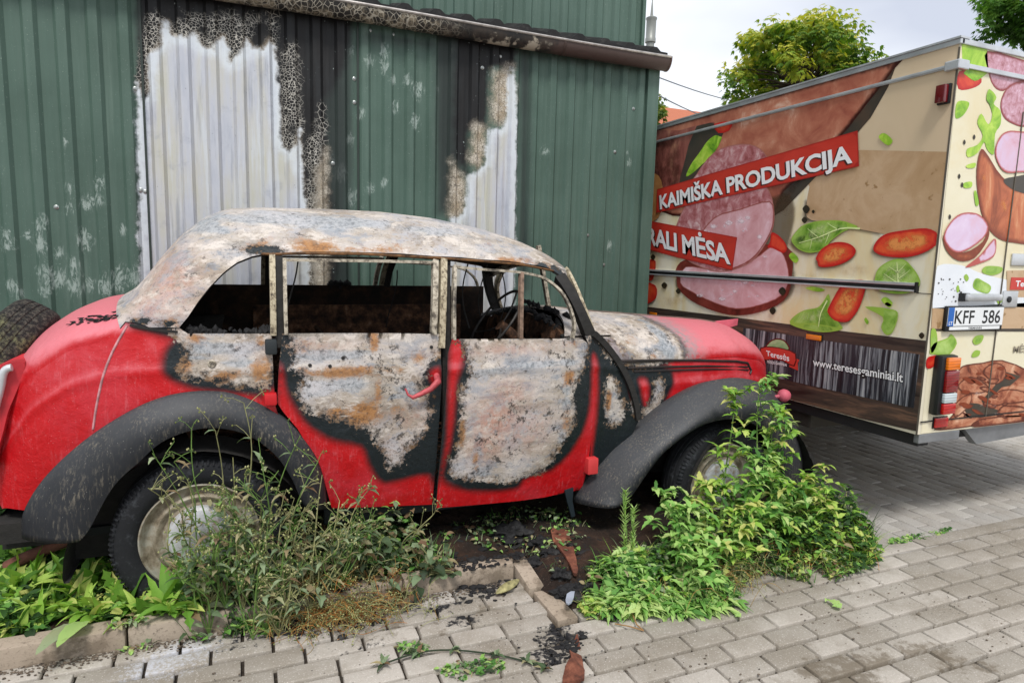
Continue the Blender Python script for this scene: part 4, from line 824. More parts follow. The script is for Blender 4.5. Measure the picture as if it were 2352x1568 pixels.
# upright cluster of tail lamps
W0 = onY(*e2([(248, 835)])[0], YT); W1 = onY(*e2([(320, 1262)])[0], YT); xl = (onY(*e2([(203, 1050)])[0], YT-.02)[0]); xr = onY(*e2([(385, 1050)])[0], YT-.066)[0]; zt_, zb2 = W0[2], W1[2]
b = MB(); b.box((xl-.0, YT-.05, zb2), (xr+.008, YT-.002, zt_), .018); tl = b.build('tail_lamp', M_blk, TR, smooth=True)
hh = zt_-zb2
for nm, a, b_, hx, s in (('orange_lens', .76, .965, '#c8660e', .0), ('red_lens', .39, .75, '#6e070d', 0), ('clear_lens', .22, .38, '#a9b3b6', 0), ('red_lens', .035, .21, '#9c0d10', 0)):
    g = G(nm); wv = g.node('ShaderNodeTexWave', {'bands_direction': 'Z'}, Vector=g.oc, Scale=22.); m = g.fin(g.mix(wv.outputs['Fac'], lin(hx), tuple(min(1, x*1.5) for x in lin(hx)[:3])+(1,)), .12, spec=.6, Coat_Weight=.6)
    b = MB(); b.box((xl+.025, YT-.066, zb2+a*hh), (xr, YT-.048, zb2+b_*hh), .006); b.build(nm, m, tl, smooth=True)
l = lamp('reflector', REAR, e2([(195, 1305), (280, 1365)]), '#c81518', .016); l['label'] = 'red rectangular reflector'
flat_text('lettering', 'MĖSA', *(lambda a, b_: (a[0], b_[0], a[2], b_[2]))(onY(*e2([(775, 825)])[0], YT), onY(*e2([(920, 770)])[0], YT)), YT-.006, simple('faint_ink', '#8a8172', .5), TR, .02)
lgx0, lgz0 = onY(*e2([(750, 365)])[0], YT)[[0, 2]]
b = MB(); b.box((lgx0, YT-.006, lgz0), (lgx0+.30, YT-.005, lgz0+.065)); lg = b.build('badge_banner', P_bred, TR)
flat_text('lettering', 'Teresės', lgx0+.04, lgx0+.26, lgz0+.018, lgz0+.05, YT-.0066, P_ink, lg, .02)
# underframe and wheels
b = MB(); b.box((XT+.04, YT+.02, ZB-.07), (XT+.12, YT+LEN, ZB-.001)); b.box((XT+WT-.12, YT+.02, ZB-.07), (XT+WT-.04, YT+LEN, ZB-.001))
for yy in (.05, .8, 1.6, 2.4, 3.1): b.box((XT+.12, YT+yy, ZB-.06), (XT+WT-.12, YT+yy+.05, ZB-.002))
b.build('chassis', simple('chassis', '#2a2a2b', .7), TR)
b = MB(); b.box((XT+.02, YT-.0, ZB-.05), (XT+.33, YT+.03, ZB-.002), .004); b.build('bumper_bracket', M_steel, TR)
c0 = onY(2178, 998, YT+.02); b = MB(); b.add([(c0[0]+.12, YT+.02, ZB-.002), (c0[0]+.24, YT+.02, ZB-.10), (XT+1.3, YT+.02, ZB-.07), (XT+1.3, YT+.02, ZB-.002), (c0[0]+.12, YT+.06, ZB-.002), (c0[0]+.24, YT+.06, ZB-.10), (XT+1.3, YT+.06, ZB-.07), (XT+1.3, YT+.06, ZB-.002)], [(0, 1, 2, 3), (7, 6, 5, 4), (0, 4, 5, 1), (1, 5, 6, 2), (2, 6, 7, 3)]); b.build('skid_plate', M_steel, TR)
M_tyre0 = simple('trailer_tyre', '#1b1b1c', .85)
for yy in (YT+1.8, YT+2.5):
    for xx in (XT+.22, XT+WT-.22):
        b = MB(); b.lathe([(.17, -.09), (.27, -.1), (.31, -.07), (.32, 0), (.31, .07), (.27, .1), (.17, .09)], (xx, yy, .32), 'X', 32); w = b.build('wheel', M_tyre0, TR, smooth=True)
        b = MB(); b.lathe([(.001, -.05), (.08, -.05), (.10, -.03), (.17, -.06), (.17, .06), (.001, .05)], (xx, yy, .32), 'X', 24); b.build('rim', M_steel, w, smooth=True)
b = MB(); b.box((XT+.1, YT+.75, .40), (XT+.55, YT+1.0, ZB-.005), .02); b.build('stowage_box', simple('box_grey', '#4a4640', .8), TR)
# ================================================================ BURNT CAR
YC = 3.40
def curve(tab):
    t = np.array(tab); xs = np.linspace(t[0, 0], t[-1, 0], 600); ys = np.interp(xs, t[:, 0], t[:, 1]); k = np.hanning(23); k /= k.sum()
    ys = np.convolve(np.pad(ys, 11, 'edge'), k, 'valid'); return lambda x: np.interp(x, xs, ys)
Tb = curve([(-1.0, .30), (-.965, .50), (-.94, .72), (-.89, .90), (-.845, .97), (-.765, 1.07), (-.67, 1.14), (-.57, 1.185), (-.48, 1.20), (-.41, 1.25), (-.32, 1.38), (-.235, 1.485), (-.145, 1.558), (-.05, 1.598), (.1, 1.61), (.4, 1.618), (.64, 1.618), (.9, 1.60), (1.15, 1.56), (1.35, 1.51), (1.5, 1.45), (1.62, 1.36), (1.75, 1.2)])
Wb = curve([(-1.0, .30), (-.96, .36), (-.85, .45), (-.7, .53), (-.5, .61), (-.25, .66), (0, .68), (.8, .70), (1.2, .69), (1.5, .655), (1.75, .60)])
Zb = curve([(-1.0, .25), (-.95, .50), (-.88, .72), (-.75, .92), (-.6, 1.03), (-.45, 1.075), (-.2, 1.085), (1.5, 1.03), (1.75, 1.0)])
Th = curve([(1.4, 1.155), (1.6, 1.135), (1.9, 1.105), (2.3, 1.075), (2.7, 1.045), (2.87, 1.02), (2.99, .96), (3.08, .87), (3.14, .74), (3.17, .60)])
Wh = curve([(1.4, .62), (1.6, .58), (1.9, .51), (2.3, .44), (2.7, .38), (2.9, .33), (3.02, .285), (3.10, .22), (3.15, .13), (3.17, .06)])
Zh = curve([(1.4, .90), (1.9, .875), (2.7, .86), (2.95, .82), (3.08, .74), (3.17, .58)])
class Surf:
    def __init__(s, T, W, Z, n, belly, m=2.): s.T, s.W, s.Z, s.n, s.belly, s.m = T, W, Z, n, belly, m
    def yz(s, x, th):
        x = np.asarray(x, float); th = np.asarray(th, float); zb = s.Z(x); T = np.maximum(s.T(x), zb+.01); W = s.W(x)
        tp = np.clip(th, 0, math.pi/2); up = th >= 0
        z = np.where(up, zb+(T-zb)*np.sin(tp)**(2/s.n), zb+th)
        d = -np.minimum(th, 0)
        low = W+s.belly*np.clip(1-((d-.28)/.28)**2, -2.2, 1)+.006*np.exp(-((d-.13)/.018)**2)
        w = np.where(up, W*np.cos(tp)**(2/s.m), low)
        return w, z
    def pt(s, x, th, off=0., side=-1):
        w, z = s.yz(x, th); return np.stack([np.asarray(x, float), YC+side*(w+off), z], -1)
    def inv(s, x, z):
        zb = s.Z(x); T = s.T(x)
        if z < zb: return z-zb
        q = min(.9999, (z-zb)/(T-zb)); return math.asin(min(1, q**(s.n/2)))
    def px(s, px_, py_):
        Y = YC-.68
        for _ in range(25):
            P = onY(px_, py_, Y); x, z = P[0], P[2]; th = s.inv(x, z); w, _z = s.yz(x, th); Y += .5*((YC-float(w))-Y)
        return np.array([x, th])
BODY = Surf(Tb, Wb, Zb, 2.5, .022); HOOD = Surf(Th, Wh, Zh, 2.1, .03, 1.7)
def S3(surf, pts, off=0.): return [tuple(surf.pt(*surf.px(x, y), off)) for x, y in pts]
# --- where paint survived, where steel is bare; traced in the photograph, kept as shapes on the car's side
YP = 2.72
def xz(l, k=3, Y=None): return smooth_poly([onY(x, y, Y or YP)[[0, 2]] for x, y in l], k)
RED_ = (
 [(-60, 1260), (-60, 760), (60, 700), (300, 660), (288, 740), (350, 762), (405, 778), (390, 800), (378, 830), (388, 862), (450, 888), (520, 894), (600, 905), (640, 930), (560, 1100), (0, 1300)],
 [(640, 830), (652, 845), (664, 900), (700, 958), (760, 1003), (830, 1018), (850, 1060), (885, 1104), (985, 1085), (985, 1180), (740, 1190), (640, 960), (630, 905)],
 [(978, 850), (1005, 836), (1008, 872), (988, 884)],
 [(600, 895), (640, 890), (640, 945), (600, 930)],
 [(1022, 778), (1060, 782), (1062, 812), (1042, 880), (1032, 1000), (1016, 1060), (1020, 1100), (1090, 1122), (1180, 1120), (1240, 1095), (1290, 1062), (1330, 1010), (1352, 950), (1360, 880), (1364, 820), (1374, 810), (1384, 850), (1378, 1000), (1366, 1130), (1350, 1175), (985, 1200), (1000, 1100), (1012, 1000)],
 [(1200, 1098), (1300, 1072), (1345, 1030), (1364, 1120), (1340, 1170), (1200, 1180)],
 [(1452, 866), (1478, 866), (1482, 905), (1470, 940), (1460, 910)],
 [(1545, 850), (1600, 836), (1900, 700), (1900, 960), (1640, 900), (1500, 965), (1512, 930), (1540, 880)],
 [(1560, 680), (1900, 650), (1900, 960), (1540, 850), (1530, 836), (1555, 800), (1548, 760)])
BARE_ = (
 [(410, 740), (630, 745), (626, 870), (612, 892), (540, 888), (470, 872), (418, 868), (410, 845), (425, 812), (405, 790)],
 [(664, 740), (1010, 740), (1012, 800), (980, 850), (975, 880), (986, 930), (970, 990), (938, 1030), (918, 1066), (892, 1076), (875, 1040), (850, 1000), (790, 966), (730, 955), (690, 930), (678, 900), (690, 868), (664, 845), (670, 800)],
 [(1062, 760), (1348, 760), (1356, 810), (1336, 870), (1322, 900), (1328, 950), (1310, 1000), (1282, 1040), (1260, 1078), (1205, 1103), (1150, 1110), (1090, 1104), (1032, 1092), (1020, 1060), (1038, 1018), (1045, 960), (1042, 900), (1062, 850), (1056, 800)],
 [(1400, 880), (1425, 870), (1452, 950), (1448, 980), (1416, 985), (1394, 945)],
 [(1340, 680), (1490, 690), (1545, 760), (1550, 800), (1534, 838), (1425, 838), (1385, 790)],
 [(1490, 870), (1516, 864), (1522, 900), (1506, 930), (1470, 960), (1458, 932), (1486, 910)],
 [(1240, 560), (1330, 600), (1350, 700), (1330, 700), (1290, 620)])
RED = [xz(l) for l in RED_]; BARE = [xz(l) for l in BARE_]
ROOFB = [smooth_poly([onY(x, y, 3.0)[[0, 2]] for x, y in l], 3) for l in ([(250, 742), (310, 715), (350, 728), (418, 715), (470, 640), (560, 575), (620, 583), (1000, 594), (1235, 612), (1296, 640), (1330, 560), (1200, 380), (200, 380)],)]
RUST = [(600, 562, 40, 24, .7), (720, 568, 80, 26, 1), (620, 548, 60, 18, .5), (880, 572, 90, 18, .7), (1120, 560, 40, 40, .35), (1160, 598, 90, 14, .9), (1235, 612, 50, 16, .9), (800, 574, 200, 10, .7), (560, 620, 40, 18, .5), (470, 690, 20, 50, .4), (412, 735, 20, 40, .7),
 (445, 776, 26, 14, .8), (428, 845, 18, 26, .8), (515, 862, 60, 20, .85), (600, 846, 30, 44, .9), (600, 780, 14, 20, .9), (520, 795, 90, 10, .35), (700, 790, 40, 30, .45), (858, 785, 14, 34, .9), (780, 852, 90, 16, 1), (700, 845, 40, 18, .7), (900, 850, 70, 14, .7), (865, 900, 14, 50, .7), (960, 820, 30, 24, .6), (770, 945, 30, 20, .9), (830, 945, 60, 36, 1), (900, 935, 40, 20, .6), (1052, 985, 12, 60, .9), (1085, 1050, 14, 40, .7), (1305, 868, 22, 26, 1), (1310, 790, 50, 18, .5), (1300, 960, 24, 60, .7), (1240, 1010, 60, 40, .3), (1408, 925, 12, 40, 1), (1425, 775, 40, 20, .6), (1465, 810, 34, 18, .7), (1480, 760, 40, 20, .35)]
COOL = [(700, 505, 260, 22, 1), (1000, 530, 120, 22, .8), (480, 520, 50, 30, .9), (430, 600, 30, 40, .5), (1120, 570, 90, 18, .5), (520, 800, 110, 16, 1), (560, 830, 60, 14, .8), (450, 820, 40, 12, .7), (760, 815, 110, 14, .9), (960, 812, 50, 10, .5), (720, 890, 60, 26, .9), (800, 880, 50, 22, .9), (930, 890, 40, 30, .6), (850, 1000, 30, 30, .4), (1090, 1030, 18, 70, 1), (1075, 960, 26, 50, .7), (1110, 1080, 30, 20, .9), (1300, 920, 20, 80, .7), (1120, 850, 80, 20, .7), (1230, 835, 90, 10, 1), (1300, 830, 50, 12, .8), (1290, 1000, 20, 40, .7), (1510, 780, 30, 60, 1), (1440, 750, 40, 10, .4)]
PINKB2 = [(400, 650, 50, 70, .8), (360, 700, 40, 30, .7), (700, 795, 110, 14, .5), (1150, 800, 160, 14, .6), (1130, 960, 70, 60, 1), (1110, 1010, 60, 50, .8), (1200, 980, 80, 60, .7), (1160, 900, 60, 40, .7), (950, 950, 50, 30, .5), (900, 1030, 40, 30, .4)]
ASHB = [(1000, 530, 200, .6), (640, 510, 90, .7), (760, 850, 60, .6), (720, 880, 60, .9), (560, 800, 50, .6), (900, 1040, 40, 1), (860, 980, 40, .6), (1090, 850, 60, .5), (1250, 820, 60, .6), (1230, 950, 60, .5), (1060, 1070, 30, .9), (1180, 1060, 50, .5), (1500, 900, 30, .6), (400, 640, 60, .3)]
PINKB = [(1130, 960, 60, 1), (1110, 1020, 50, .8), (1200, 980, 70, .6), (1160, 900, 50, .7)]
def blob_at(v, lst, Yq=None):
    a = np.zeros(len(v))
    for q in lst:
        px, py, r, s = q[0], q[1], q[2], q[-1]; r2 = q[3] if len(q) == 5 else r
        Y_ = Yq or (YP if py > 760 else 2.95); c = onY(px, py, Y_); rr = r*.0019; r2 = r2*.0019; a = np.maximum(a, s*np.exp(-((v[:, 0]-c[0])/rr)**2-((v[:, 2]-c[2])/r2)**2))
    return a
def paint(v, Yq=None):
    x, z = v[:, 0], v[:, 2]; red, bare = (RED, BARE) if Yq is None else ([xz(l, 3, Yq) for l in RED_], [xz(l, 3, Yq) for l in BARE_])
    f = lambda P: np.clip(np.max([sdist(p, x, z) for p in P], 0), -.3, .3)
    return {'red': f(red), 'bare': f(bare), 'rust': blob_at(v, RUST, Yq), 'ash': blob_at(v, ASHB, Yq), 'pink': blob_at(v, PINKB2, Yq), 'cool': blob_at(v, COOL, Yq)}

def burnt_mat(name, wide=False):
    g = G(name)
    oc = g.oc; n1 = g.noise(7, 6, .68, None, .4); n2 = g.noise(30, 6, .72); n3 = g.noise(3, 4, .6); nf = g.noise(95, 4, .7)
    streak = g.noise(1, 5, .6, g.sc(3, 8, 26)); run = g.noise(1, 6, .75, g.sc(75, 75, 9))
    nrm = g.node('ShaderNodeSeparateXYZ', Vector=g.node('ShaderNodeNewGeometry').outputs['Normal']).outputs[2]
    # surviving red paint, chalky where rain and ash lie on it
    red = g.mix(n1, lin('#a60a12'), lin('#c4141c')); red = g.mix(g.step(n3, .52, .66, 0, .4), red, lin('#bc3a46')); dust = g.step(g.math('ADD', nrm, g.math('MULTIPLY', g.math('SUBTRACT', n1, .5), .5)), .02, .62, 0, .9)
    red = g.mix(g.math('MULTIPLY', dust, g.step(g.math('ADD', n1, g.math('MULTIPLY', nrm, .25)), .38, .62, .55, 1)), red, lin('#d07882')); red = g.mix(g.math('MULTIPLY', g.step(run, .50, .66), g.step(n1, .40, .68, .03, .32)), red, lin('#c98088'))
    red = g.mix(g.step(g.vor(85, vec=g.sc(1, 1, .6)), .12, .05, 0, .3), red, lin('#d8b0b4'))
    red = g.mix(g.step(g.attr('red'), .035, .0, 0, .8), red, lin('#4d1213'))
    # charred paint
    ch = g.mix(n2, lin('#0a1011'), lin('#1c262b')); ch = g.mix(g.step(n1, .56, .7, 0, .6), ch, lin('#343b40')); ch = g.mix(g.step(nf, .66, .74, 0, .6), ch, lin('#8c8f8e'))
    # bare, fired steel
    wv = g.warp(.35, 2.5); big = g.noise(2.6, 5, .62, g.sc(1, 1, 1.9, vec=wv)); med = g.noise(8, 6, .72, g.sc(1, 1, 2.2, vec=g.warp(.12, 6))); fine = g.noise(42, 6, .8)
    st = g.ramp(big, [(.30, lin('#77736e')), (.40, lin('#928577')), (.47, lin('#a59b8f')), (.54, lin('#b2aaa4')), (.62, lin('#96979b')), (.70, lin('#6d747c'))])
    st = g.mix(g.step(med, .53, .62, 0, .75), st, lin('#7a828c')); st = g.mix(g.step(med, .47, .40, 0, .75), st, lin('#cbc3bb')); st = g.mix(g.step(streak, .55, .68, 0, .55), st, lin('#6b6862'))
    cl_ = g.math('ADD', g.math('MULTIPLY', g.attr('cool'), .5), g.math('ADD', g.math('MULTIPLY', med, .55), g.math('MULTIPLY', streak, .5))); st = g.mix(g.step(cl_, .68, .88, 0, .85), st, g.ramp(fine, [(.35, lin('#62686e')), (.5, lin('#8c9298')), (.62, lin('#b6babf'))]))
    st = g.mix(g.math('MULTIPLY', g.attr('pink'), g.step(n2, .40, .56, .25, .9)), st, lin('#ab8070'))
    ash = g.math('MULTIPLY', g.attr('ash'), g.step(g.math('ADD', g.math('MULTIPLY', fine, .5), g.math('MULTIPLY', med, .5)), .42, .56)); st = g.mix(g.math('MULTIPLY', ash, .8), st, lin('#c6c2c4'))
    rs_ = g.step(g.math('ADD', g.math('MULTIPLY', g.attr('rust'), .48), g.math('ADD', g.math('MULTIPLY', med, .75), g.math('MULTIPLY', fine, .45))), .78, 1.02)
    rc = g.ramp(fine, [(.3, lin('#4c3216')), (.46, lin('#8a5822')), (.62, lin('#b07c40'))]); st = g.mix(g.math('MULTIPLY', rs_, .85), st, rc)
    ba = g.attr('bare'); edge = g.step(g.math('ADD', ba, g.math('MULTIPLY', g.math('SUBTRACT', fine, .5), .24)), .045, -.01); st = g.mix(g.math('MULTIPLY', edge, g.step(med, .36, .52)), st, lin('#2a2522')); st = g.mix(g.math('MULTIPLY', g.step(ba, .05, .0), g.step(n2, .5, .6, 0, .5)), st, lin('#8a6a48'))
    dk = g.noise(17, 6, .78, g.sc(1, 1, 1.5)); st = g.mix(g.step(dk, .60, .66, 0, .8), st, lin('#35302d')); low = g.step(g.node('ShaderNodeSeparateXYZ', Vector=g.oc).outputs[2], 1.12, 1.0, .25, 1.); st = g.mix(g.math('MULTIPLY', low, g.math('MULTIPLY', g.step(g.noise(24, 6, .8), .53, .61), g.step(n3, .50, .58, 0, .85))), st, lin('#211e1c')); st = g.mix(g.step(fine, .56, .66, 0, .6), st, lin('#544a42')); st = g.mix(g.step(nf, .60, .66, 0, .45), st, lin('#2b2724'))
    e = g.math('MULTIPLY', g.math('SUBTRACT', n2, .5), .30 if wide else .17); e2_ = g.math('MULTIPLY', g.math('SUBTRACT', n1, .5), .03); e3 = g.math('MULTIPLY', g.math('SUBTRACT', nf, .5), .07)
    c = g.mix(g.step(g.math('ADD', g.attr('red'), e2_), -.012, .014), ch, red)
    if wide: c = g.mix(g.step(g.attr('red'), .0, -.05), c, lin('#7a6a6c')); c = g.mix(g.math('MULTIPLY', g.step(g.attr('bare'), -.22, -.02), g.step(n2, .40, .56, .25, .9)), c, lin('#8f8a8c'))
    bsel = g.step(g.math('ADD', g.math('ADD', g.attr('bare'), e), e3), -.03 if wide else -.002, .04 if wide else .008); c = g.mix(bsel, c, st)
    rough = g.math('ADD', .38, g.math('MULTIPLY', bsel, .34))
    return g.fin(c, rough, bump=g.math('ADD', g.math('ADD', g.math('MULTIPLY', n1, 1.2), g.math('MULTIPLY', n2, .45)), g.math('MULTIPLY', bsel, -.35)), bs=.5, bd=.014, spec=.35)
M_body = burnt_mat('fire_damaged_body_paint'); M_bonnet = burnt_mat('fire_damaged_bonnet_paint', True)
g = G('burnt_inner_steel'); n = g.noise(9, 6, .7); M_in = g.fin(g.ramp(n, [(.35, lin('#0c0907')), (.5, lin('#241911')), (.62, lin('#3d2a1b')), (.75, lin('#5a4431'))]), .85, bump=g.noise(40, 5), bs=.5, bd=.006)
g = G('soot_black'); M_soot = g.fin(g.mix(g.noise(30, 5), (.006, .006, .006, 1), (.03, .028, .026, 1)), .85, bump=g.noise(50, 5), bs=.6, bd=.005)
g = G('heat_bleached_frame'); n = g.noise(30, 6, .75); s_ = g.noise(8, 4)
c = g.ramp(n, [(.3, lin('#1c1a19')), (.43, lin('#6c6459')), (.52, lin('#a79e8d')), (.7, lin('#c2bbad'))]); c = g.mix(g.step(s_, .56, .66, 0, .8), c, lin('#2a2624')); M_frame = g.fin(c, .7, bump=n, bs=.5, bd=.004)
g = G('bleached_pillar'); n = g.noise(46, 5, .75, g.sc(1, 1, .6)); M_cream = g.fin(g.ramp(n, [(.36, lin('#2e261f')), (.46, lin('#8d816b')), (.56, lin('#b5ab92')), (.7, lin('#a39680'))]), .7, bump=n, bs=.4, bd=.004)

CAR = empty('burnt_car', (1.0, YC, 0), 'burnt-out vintage red saloon car with black wings and empty window openings', 'car')
CAR['label'] = 'burnt-out vintage red saloon car with dark grey wings and empty windows'
def panel(name, surf, poly, holes=(), step=.02, th=.012, lift=0., mats=None, mirror=False, inner_off=None, raw=False, post=None, label=None, parent=None, Yq=None):
    """a pressed panel: traced outline filled with a fine mesh lying on the curved body surface, given sheet thickness"""
    P = np.array(poly) if raw else np.array([surf.px(x, y) for x, y in smooth_poly(poly, 2)])
    Hs = [np.array([surf.px(x, y) for x, y in smooth_poly(h, 3)]) for h in holes]
    sc = np.array([1, .6 if raw else 1.0]) if raw else np.array([1., 1.])
    # angle above the belt is stretched to about metres so that triangles stay even
    f = lambda q: np.stack([q[:, 0], np.where(q[:, 1] > 0, q[:, 1]*.45, q[:, 1])], 1); fi = lambda q: np.stack([q[:, 0], np.where(q[:, 1] > 0, q[:, 1]/.45, q[:, 1])], 1)
    V, F = fill(f(P), [f(h) for h in Hs], step); Q = fi(V)
    A = surf.pt(Q[:, 0], Q[:, 1]); e = 1e-3
    dx = surf.pt(Q[:, 0]+e, Q[:, 1])-A; dt = surf.pt(Q[:, 0], Q[:, 1]+e)-A; N = np.cross(dt, dx); N /= np.linalg.norm(N, axis=1)[:, None]+1e-12
    sgn = np.where((N[:, 1] > 0) & (N[:, 2] < .5), -1, 1)[:, None]; N = N*sgn
    # make sure normals point away from the centre line
    cen = np.stack([A[:, 0], np.full(len(A), YC), np.full(len(A), .9)], 1); N = np.where(((A-cen)*N).sum(1)[:, None] < 0, -N, N)
    A = A+N*lift; B = A-N*th; at = paint(A, Yq)
    if post: A, B = post(A), post(B)
    # orient
    t = F[0]; nn = np.cross(A[F[:, 1]]-A[F[:, 0]], A[F[:, 2]]-A[F[:, 0]]); fl = (nn*N[F[:, 0]]).sum(1) < 0; F = np.where(fl[:, None], F[:, ::-1], F)
    ed = {}
    for a, b_, c in F:
        for u, v in ((a, b_), (b_, c), (c, a)): ed[(u, v)] = 1
    rim = [(u, v) for (u, v) in ed if (v, u) not in ed]; n = len(A)
    VV = np.vstack([A, B]); FF = [tuple(q) for q in F]+[(q[2]+n, q[1]+n, q[0]+n) for q in F]+[(u, u+n, v+n, v) for u, v in rim]
    fm = [0]*len(F)+[1]*len(F)+[2]*len(rim); at = {k: np.concatenate([a, a]) for k, a in at.items()}
    ms = mats or [M_body, M_in, M_soot]
    o = mk(name, VV, FF, ms, parent or CAR, True, at, fm, sharp=50)
    if label: o['label'] = label
    outs = [o]
    if mirror:
        V2 = VV.copy(); V2[:, 1] = 2*YC-V2[:, 1]; outs.append(mk(name, V2, [q[::-1] for q in FF], ms, parent or CAR, True, at, fm, sharp=50))
    return outs
def gridshell(name, surf, x0, x1, th0, nx=120, nt=40, mats=None, thick=.012, x0f=None, paintkw=None, label=None):
    """full-width shell from near edge over the top to the far edge; x0f(th) lets the ends follow a curve"""
    V = []; ths = np.concatenate([np.linspace(th0, 0, 8)[:-1] if th0 < 0 else [], np.linspace(max(th0, 0), math.pi/2, nt)])
    k = len(ths)
    rows = []
    for i in range(nx+1):
        u = i/nx
        near = []
        for t in ths:
            xa = x0(t) if callable(x0) else x0; xb = x1(t) if callable(x1) else x1; x = xa+(xb-xa)*u
            near.append(surf.pt(x, t))
        near = np.array(near); farr = near[:-1][::-1].copy(); farr[:, 1] = 2*YC-farr[:, 1]; rows.append(np.vstack([near, farr]))
    A = np.array(rows); m = A.shape[1]
    du = np.gradient(A, axis=0); dv = np.gradient(A, axis=1); N = np.cross(du, dv); N /= np.linalg.norm(N, axis=2)[..., None]+1e-12
    c = A.copy(); c[..., 1] = YC; c[..., 2] = .8; s = ((A-c)*N).sum(2)[..., None]; N = np.where(s < 0, -N, N)
    B = (A-N*thick).reshape(-1, 3); A = A.reshape(-1, 3); n = len(A); F = []
    for i in range(nx):
        for j in range(m-1): F.append((i*m+j, i*m+j+1, (i+1)*m+j+1, (i+1)*m+j))
    F = np.array(F); nn = np.cross(A[F[:, 1]]-A[F[:, 0]], A[F[:, 2]]-A[F[:, 0]]); cc = A[F].mean(1); ce = cc.copy(); ce[:, 1] = YC; ce[:, 2] = .8
    if ((cc-ce)*nn).sum(1).mean() < 0: F = F[:, ::-1]
    ed = {}
    for q in F:
        for j in range(4): ed[(q[j], q[(j+1) % 4])] = 1
    rim = [(u, v) for (u, v) in ed if (v, u) not in ed]
    FF = [tuple(q) for q in F]+[tuple(q[::-1]+n) for q in F]+[(u, u+n, v+n, v) for u, v in rim]; at = paint(A, **(paintkw or {})); at = {k2: np.concatenate([a, a]) for k2, a in at.items()}
    o = mk(name, np.vstack([A, B]), FF, mats or [M_body, M_in, M_soot], CAR, True, at, [0]*len(F)+[1]*len(F)+[2]*len(rim), sharp=60)
    if label: o['label'] = label
    return o

# --- trunk (red, full width) and rear quarters
xcut = BODY.px(288, 740)[0]
gridshell('trunk', BODY, -.985, lambda t: -.39-.05*math.sin(t), 0.0, 50, 34, label='dusty red trunk with strands of soot on top')
near_q = panel('quarter_panel', BODY, [(-14, 1120), (-2, 1165), (60, 1190), (200, 1120), (300, 1000), (450, 920), (560, 925), (640, 985), (632, 930), (628, 860), (624, 766), (432, 766), (418, 755), (350, 753), (300, 742), (289, 738)], raw=False, step=.018) if False else None
def body_poly(pts):  # mixture of traced points and surface coordinates given as ('s', x, theta)
    o = []
    for p in pts: o.append(np.array(p[1:]) if p[0] == 's' else BODY.px(*p))
    return np.array(o)
Pq = body_poly([('s', -.975, -.02), ('s', -.985, 0), *[('s', x, 0.) for x in np.arange(-.95, -.55, .05)], ('s', -.53, 0.), ('s', -.50, .0), (300, 738), (350, 746), (404, 748), (420, 759), (432, 766), (530, 766), (624, 766), (628, 860), (632, 930), (650, 990), (600, 1010), (480, 960), (330, 1020), (200, 1130), (100, 1185), (5, 1168), (-5, 1150), ('s', -.97, -.25)])
qs = panel('quarter_panel', BODY, Pq, raw=True, step=.017, mirror=True); qs[0]['label'] = 'red rear quarter panel scorched bare below the window'
# --- roof
wr = [(412, 752), (432, 728), (455, 694), (482, 660), (512, 629), (545, 604), (580, 590), (622, 583)]
rail = [(622, 583), (700, 580), (830, 581), (1000, 590), (1100, 597), (1200, 606), (1262, 618), (1296, 640)]
Pr = [BODY.px(x, y) for x, y in [(289, 740), (345, 752)]+wr+rail[1:]]
Pr += [np.array([1.475, .62]), np.array([1.515, .85]), np.array([1.545, 1.15]), np.array([1.56, 1.45]), np.array([1.565, math.pi/2])]
Pr += [np.array([x, math.pi/2]) for x in np.arange(1.5, -.44, -.07)]+[np.array([-.475, math.pi/2]), np.array([-.468, 1.0]), np.array([-.445, .5]), np.array([-.425, .15])]
Pr = np.array(Pr)
ro = panel('roof', BODY, Pr, raw=True, step=.018, mirror=True, lift=.005, mats=[M_body, M_soot, M_soot])
# join both halves into one pressed roof
a, b_ = ro; bm = bmesh.new(); bm.from_mesh(a.data); bm.from_mesh(b_.data); bmesh.ops.remove_doubles(bm, verts=[v for v in bm.verts if abs(v.co.y) < .004], dist=.004); bm.to_mesh(a.data); bm.free(); bpy.data.objects.remove(b_)
Vr = np.array([v.co[:] for v in a.data.vertices])+np.array(parent_world(CAR)); at = paint(Vr)
fb = np.full(len(Vr), .12)
soot = 0
for (qx, qy, QY, rx, rz) in ((602, 574, 2.87, .13, .03), (320, 738, 2.75, .06, .022), (385, 742, 2.75, .07, .022), (1285, 625, 2.86, .07, .06), (1250, 612, 2.86, .08, .03)):
    q_ = onY(qx, qy, QY); soot = np.maximum(soot, .155*np.exp(-((Vr[:, 0]-q_[0])/rx)**2-((Vr[:, 2]-q_[2])/rz)**2)*(Vr[:, 1] < 3.1))
for k2, vals in (('bare', fb-soot), ('red', np.full(len(Vr), -.3))): a.data.attributes[k2].data.foreach_set('value', vals.astype(np.float32))
a['label'] = 'bare scorched roof mottled grey, white and orange rust'; a.name = 'roof'
# drip rail above the doors
dr = S3(BODY, [(600, 583), (622, 584), (700, 582), (830, 583), (1000, 592), (1100, 599), (1200, 608), (1270, 622)], .006)
for sgn in (0, 1):
    b = MB(); b.tube([(p[0], p[1] if not sgn else 2*YC-p[1], p[2]) for p in dr], .006, 6); b.build('drip_rail', simple('rusty_rail', '#6a4a2c', .8, var=.5, scale=30), CAR, smooth=True)
